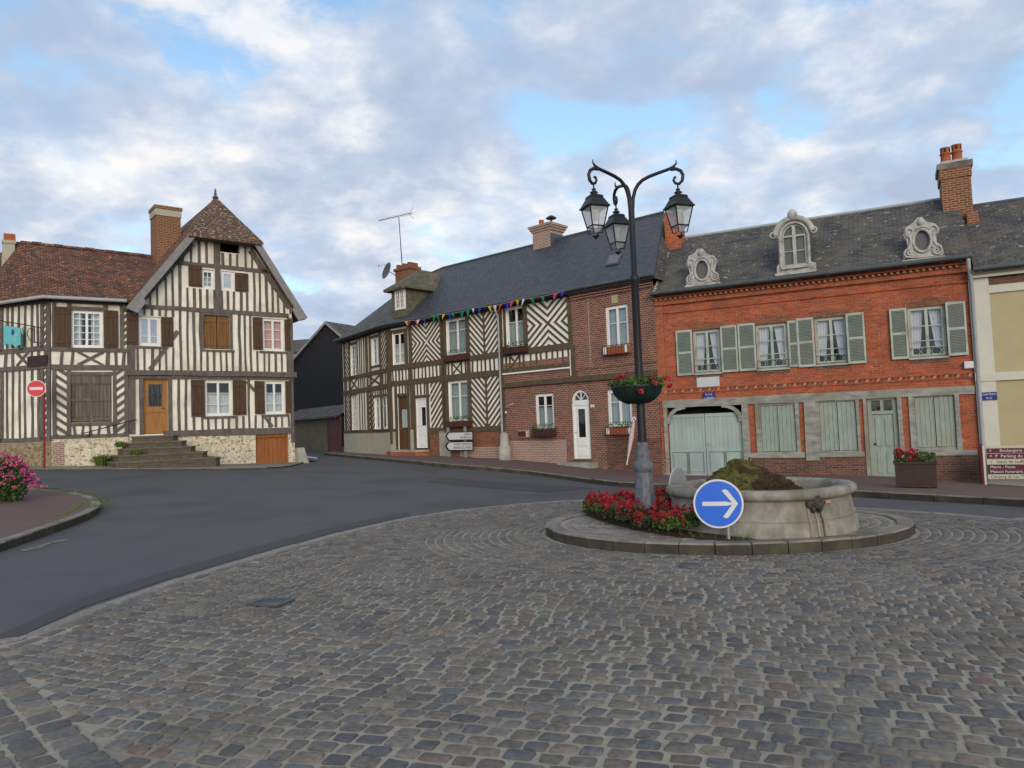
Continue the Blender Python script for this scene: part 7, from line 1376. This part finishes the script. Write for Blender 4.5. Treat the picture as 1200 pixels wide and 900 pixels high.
# weeds at steps, grass at kerbs
def tuft(name, label, c, w_, h_, n, mat, seed, cat='weed'):
    r2_ = np.random.RandomState(seed); mb = MB(mat)
    for k in range(n):
        a = r2_.uniform(0, 6.28); r_ = r2_.uniform(0, 1)**.6*w_; b = Vector((c[0]+r_*.5*math.cos(a), c[1]+r_*.5*math.sin(a), c[2])); tp = Vector((c[0]+r_*math.cos(a)*1.3, c[1]+r_*math.sin(a)*1.3, c[2]+h_*r2_.uniform(.5, 1.1))); s2 = Vector((-math.sin(a), math.cos(a), 0))*.012*(h_/.25); md = (b+tp)/2+Vector((0, 0, h_*.12))
        mb.add([b-s2, b+s2, md+s2, md-s2, tp], [[0, 1, 2, 3], [3, 2, 4]], mat)
    leafcloud(mb, ball(n, (c[0], c[1], c[2]+h_*.4), w_, w_, h_*.5, r2_, True), .04, mat, r2_)
    return mb.build(name, None, c, label=label, cat=cat)
for k, (x, y, w_, h_, lb_) in enumerate(((119, 544, .38, .45, 'bright green weed clump at the foot of the flint wall left of the steps'), (160, 536, .3, .3, 'green weed tuft growing between the brick steps below the oak door'), (233, 541, .34, .34, 'green weed clump at the right foot of the brick steps'), (196, 541, .24, .24, 'small green weed at the middle foot of the brick steps'), (140, 524, .2, .22, 'small dark weed beside the top of the left-hand steps'), (44, 541, .32, .5, 'dark green weed against the rough flint wall beside the red pole'))):
    if k in (1, 4): d = (.9, .5)[k == 4]; u, z = FG.uz(x, y, d*1.6); c = FG.p(u, z, d*1.6)
    else: c = gp(x, y+2, .05)
    tuft('weed_clump', lb_, c, w_, h_, 90, LEAFY if k != 5 else LEAF, 40+k)
mb = MB(LEAFY); r3_ = np.random.RandomState(9); L1 = resample([(p.x, p.y) for p in il], .05)
for i, p in enumerate(L1):
    dn = mn.noise(Vector((p[0]*.9, p[1]*.9, 0)))
    fr_ = i/len(L1)
    if dn+(.25 if fr_ > .45 else -.12) < 0: continue
    for k in range(12):
        x, y = p[0]+r3_.normal()*.10-.1, p[1]+r3_.normal()*.10+(.05); z = gz(x, y)+.12; h_ = r3_.uniform(.02, .07); a = r3_.uniform(0, 6.28)
        mb.add([(x-.008*math.cos(a), y-.008*math.sin(a), z), (x+.008*math.cos(a), y+.008*math.sin(a), z), (x+r3_.normal()*.02, y+r3_.normal()*.02, z+h_)], [[0, 1, 2]])
seam = resample([(q.x, q.y) for q in [gp(x, y, .13) for x, y in ((94, 589), (92, 594), (86, 598), (76, 602), (62, 606))]], .02)
for q in seam:
    for k in range(3):
        x, y = q[0]+r3_.normal()*.02, q[1]+r3_.normal()*.02; z = gz(x, y)+.13
        mb.add([(x-.006, y, z), (x+.006, y, z), (x+r3_.normal()*.015, y, z+r3_.uniform(.015, .04))], [[0, 1, 2]])
mb.build('kerb_grass', kind='stuff')
mb = MB(LEAFY)   # sparse grass on the island flower bed edge
for i in range(1500):
    q = sp2[r3_.randint(len(sp2))]; x, y = q[0]+(cen.x-q[0])*r3_.uniform(0.02, .22), q[1]+(cen.y-q[1])*r3_.uniform(.02, .22); z = .15; a = r3_.uniform(0, 6.28)
    mb.add([(x-.006*math.cos(a), y-.006*math.sin(a), z), (x+.006*math.cos(a), y+.006*math.sin(a), z), (x+r3_.normal()*.02, y+r3_.normal()*.02, z+r3_.uniform(.03, .07))], [[0, 1, 2]])
mb.build('bed_grass', kind='stuff')
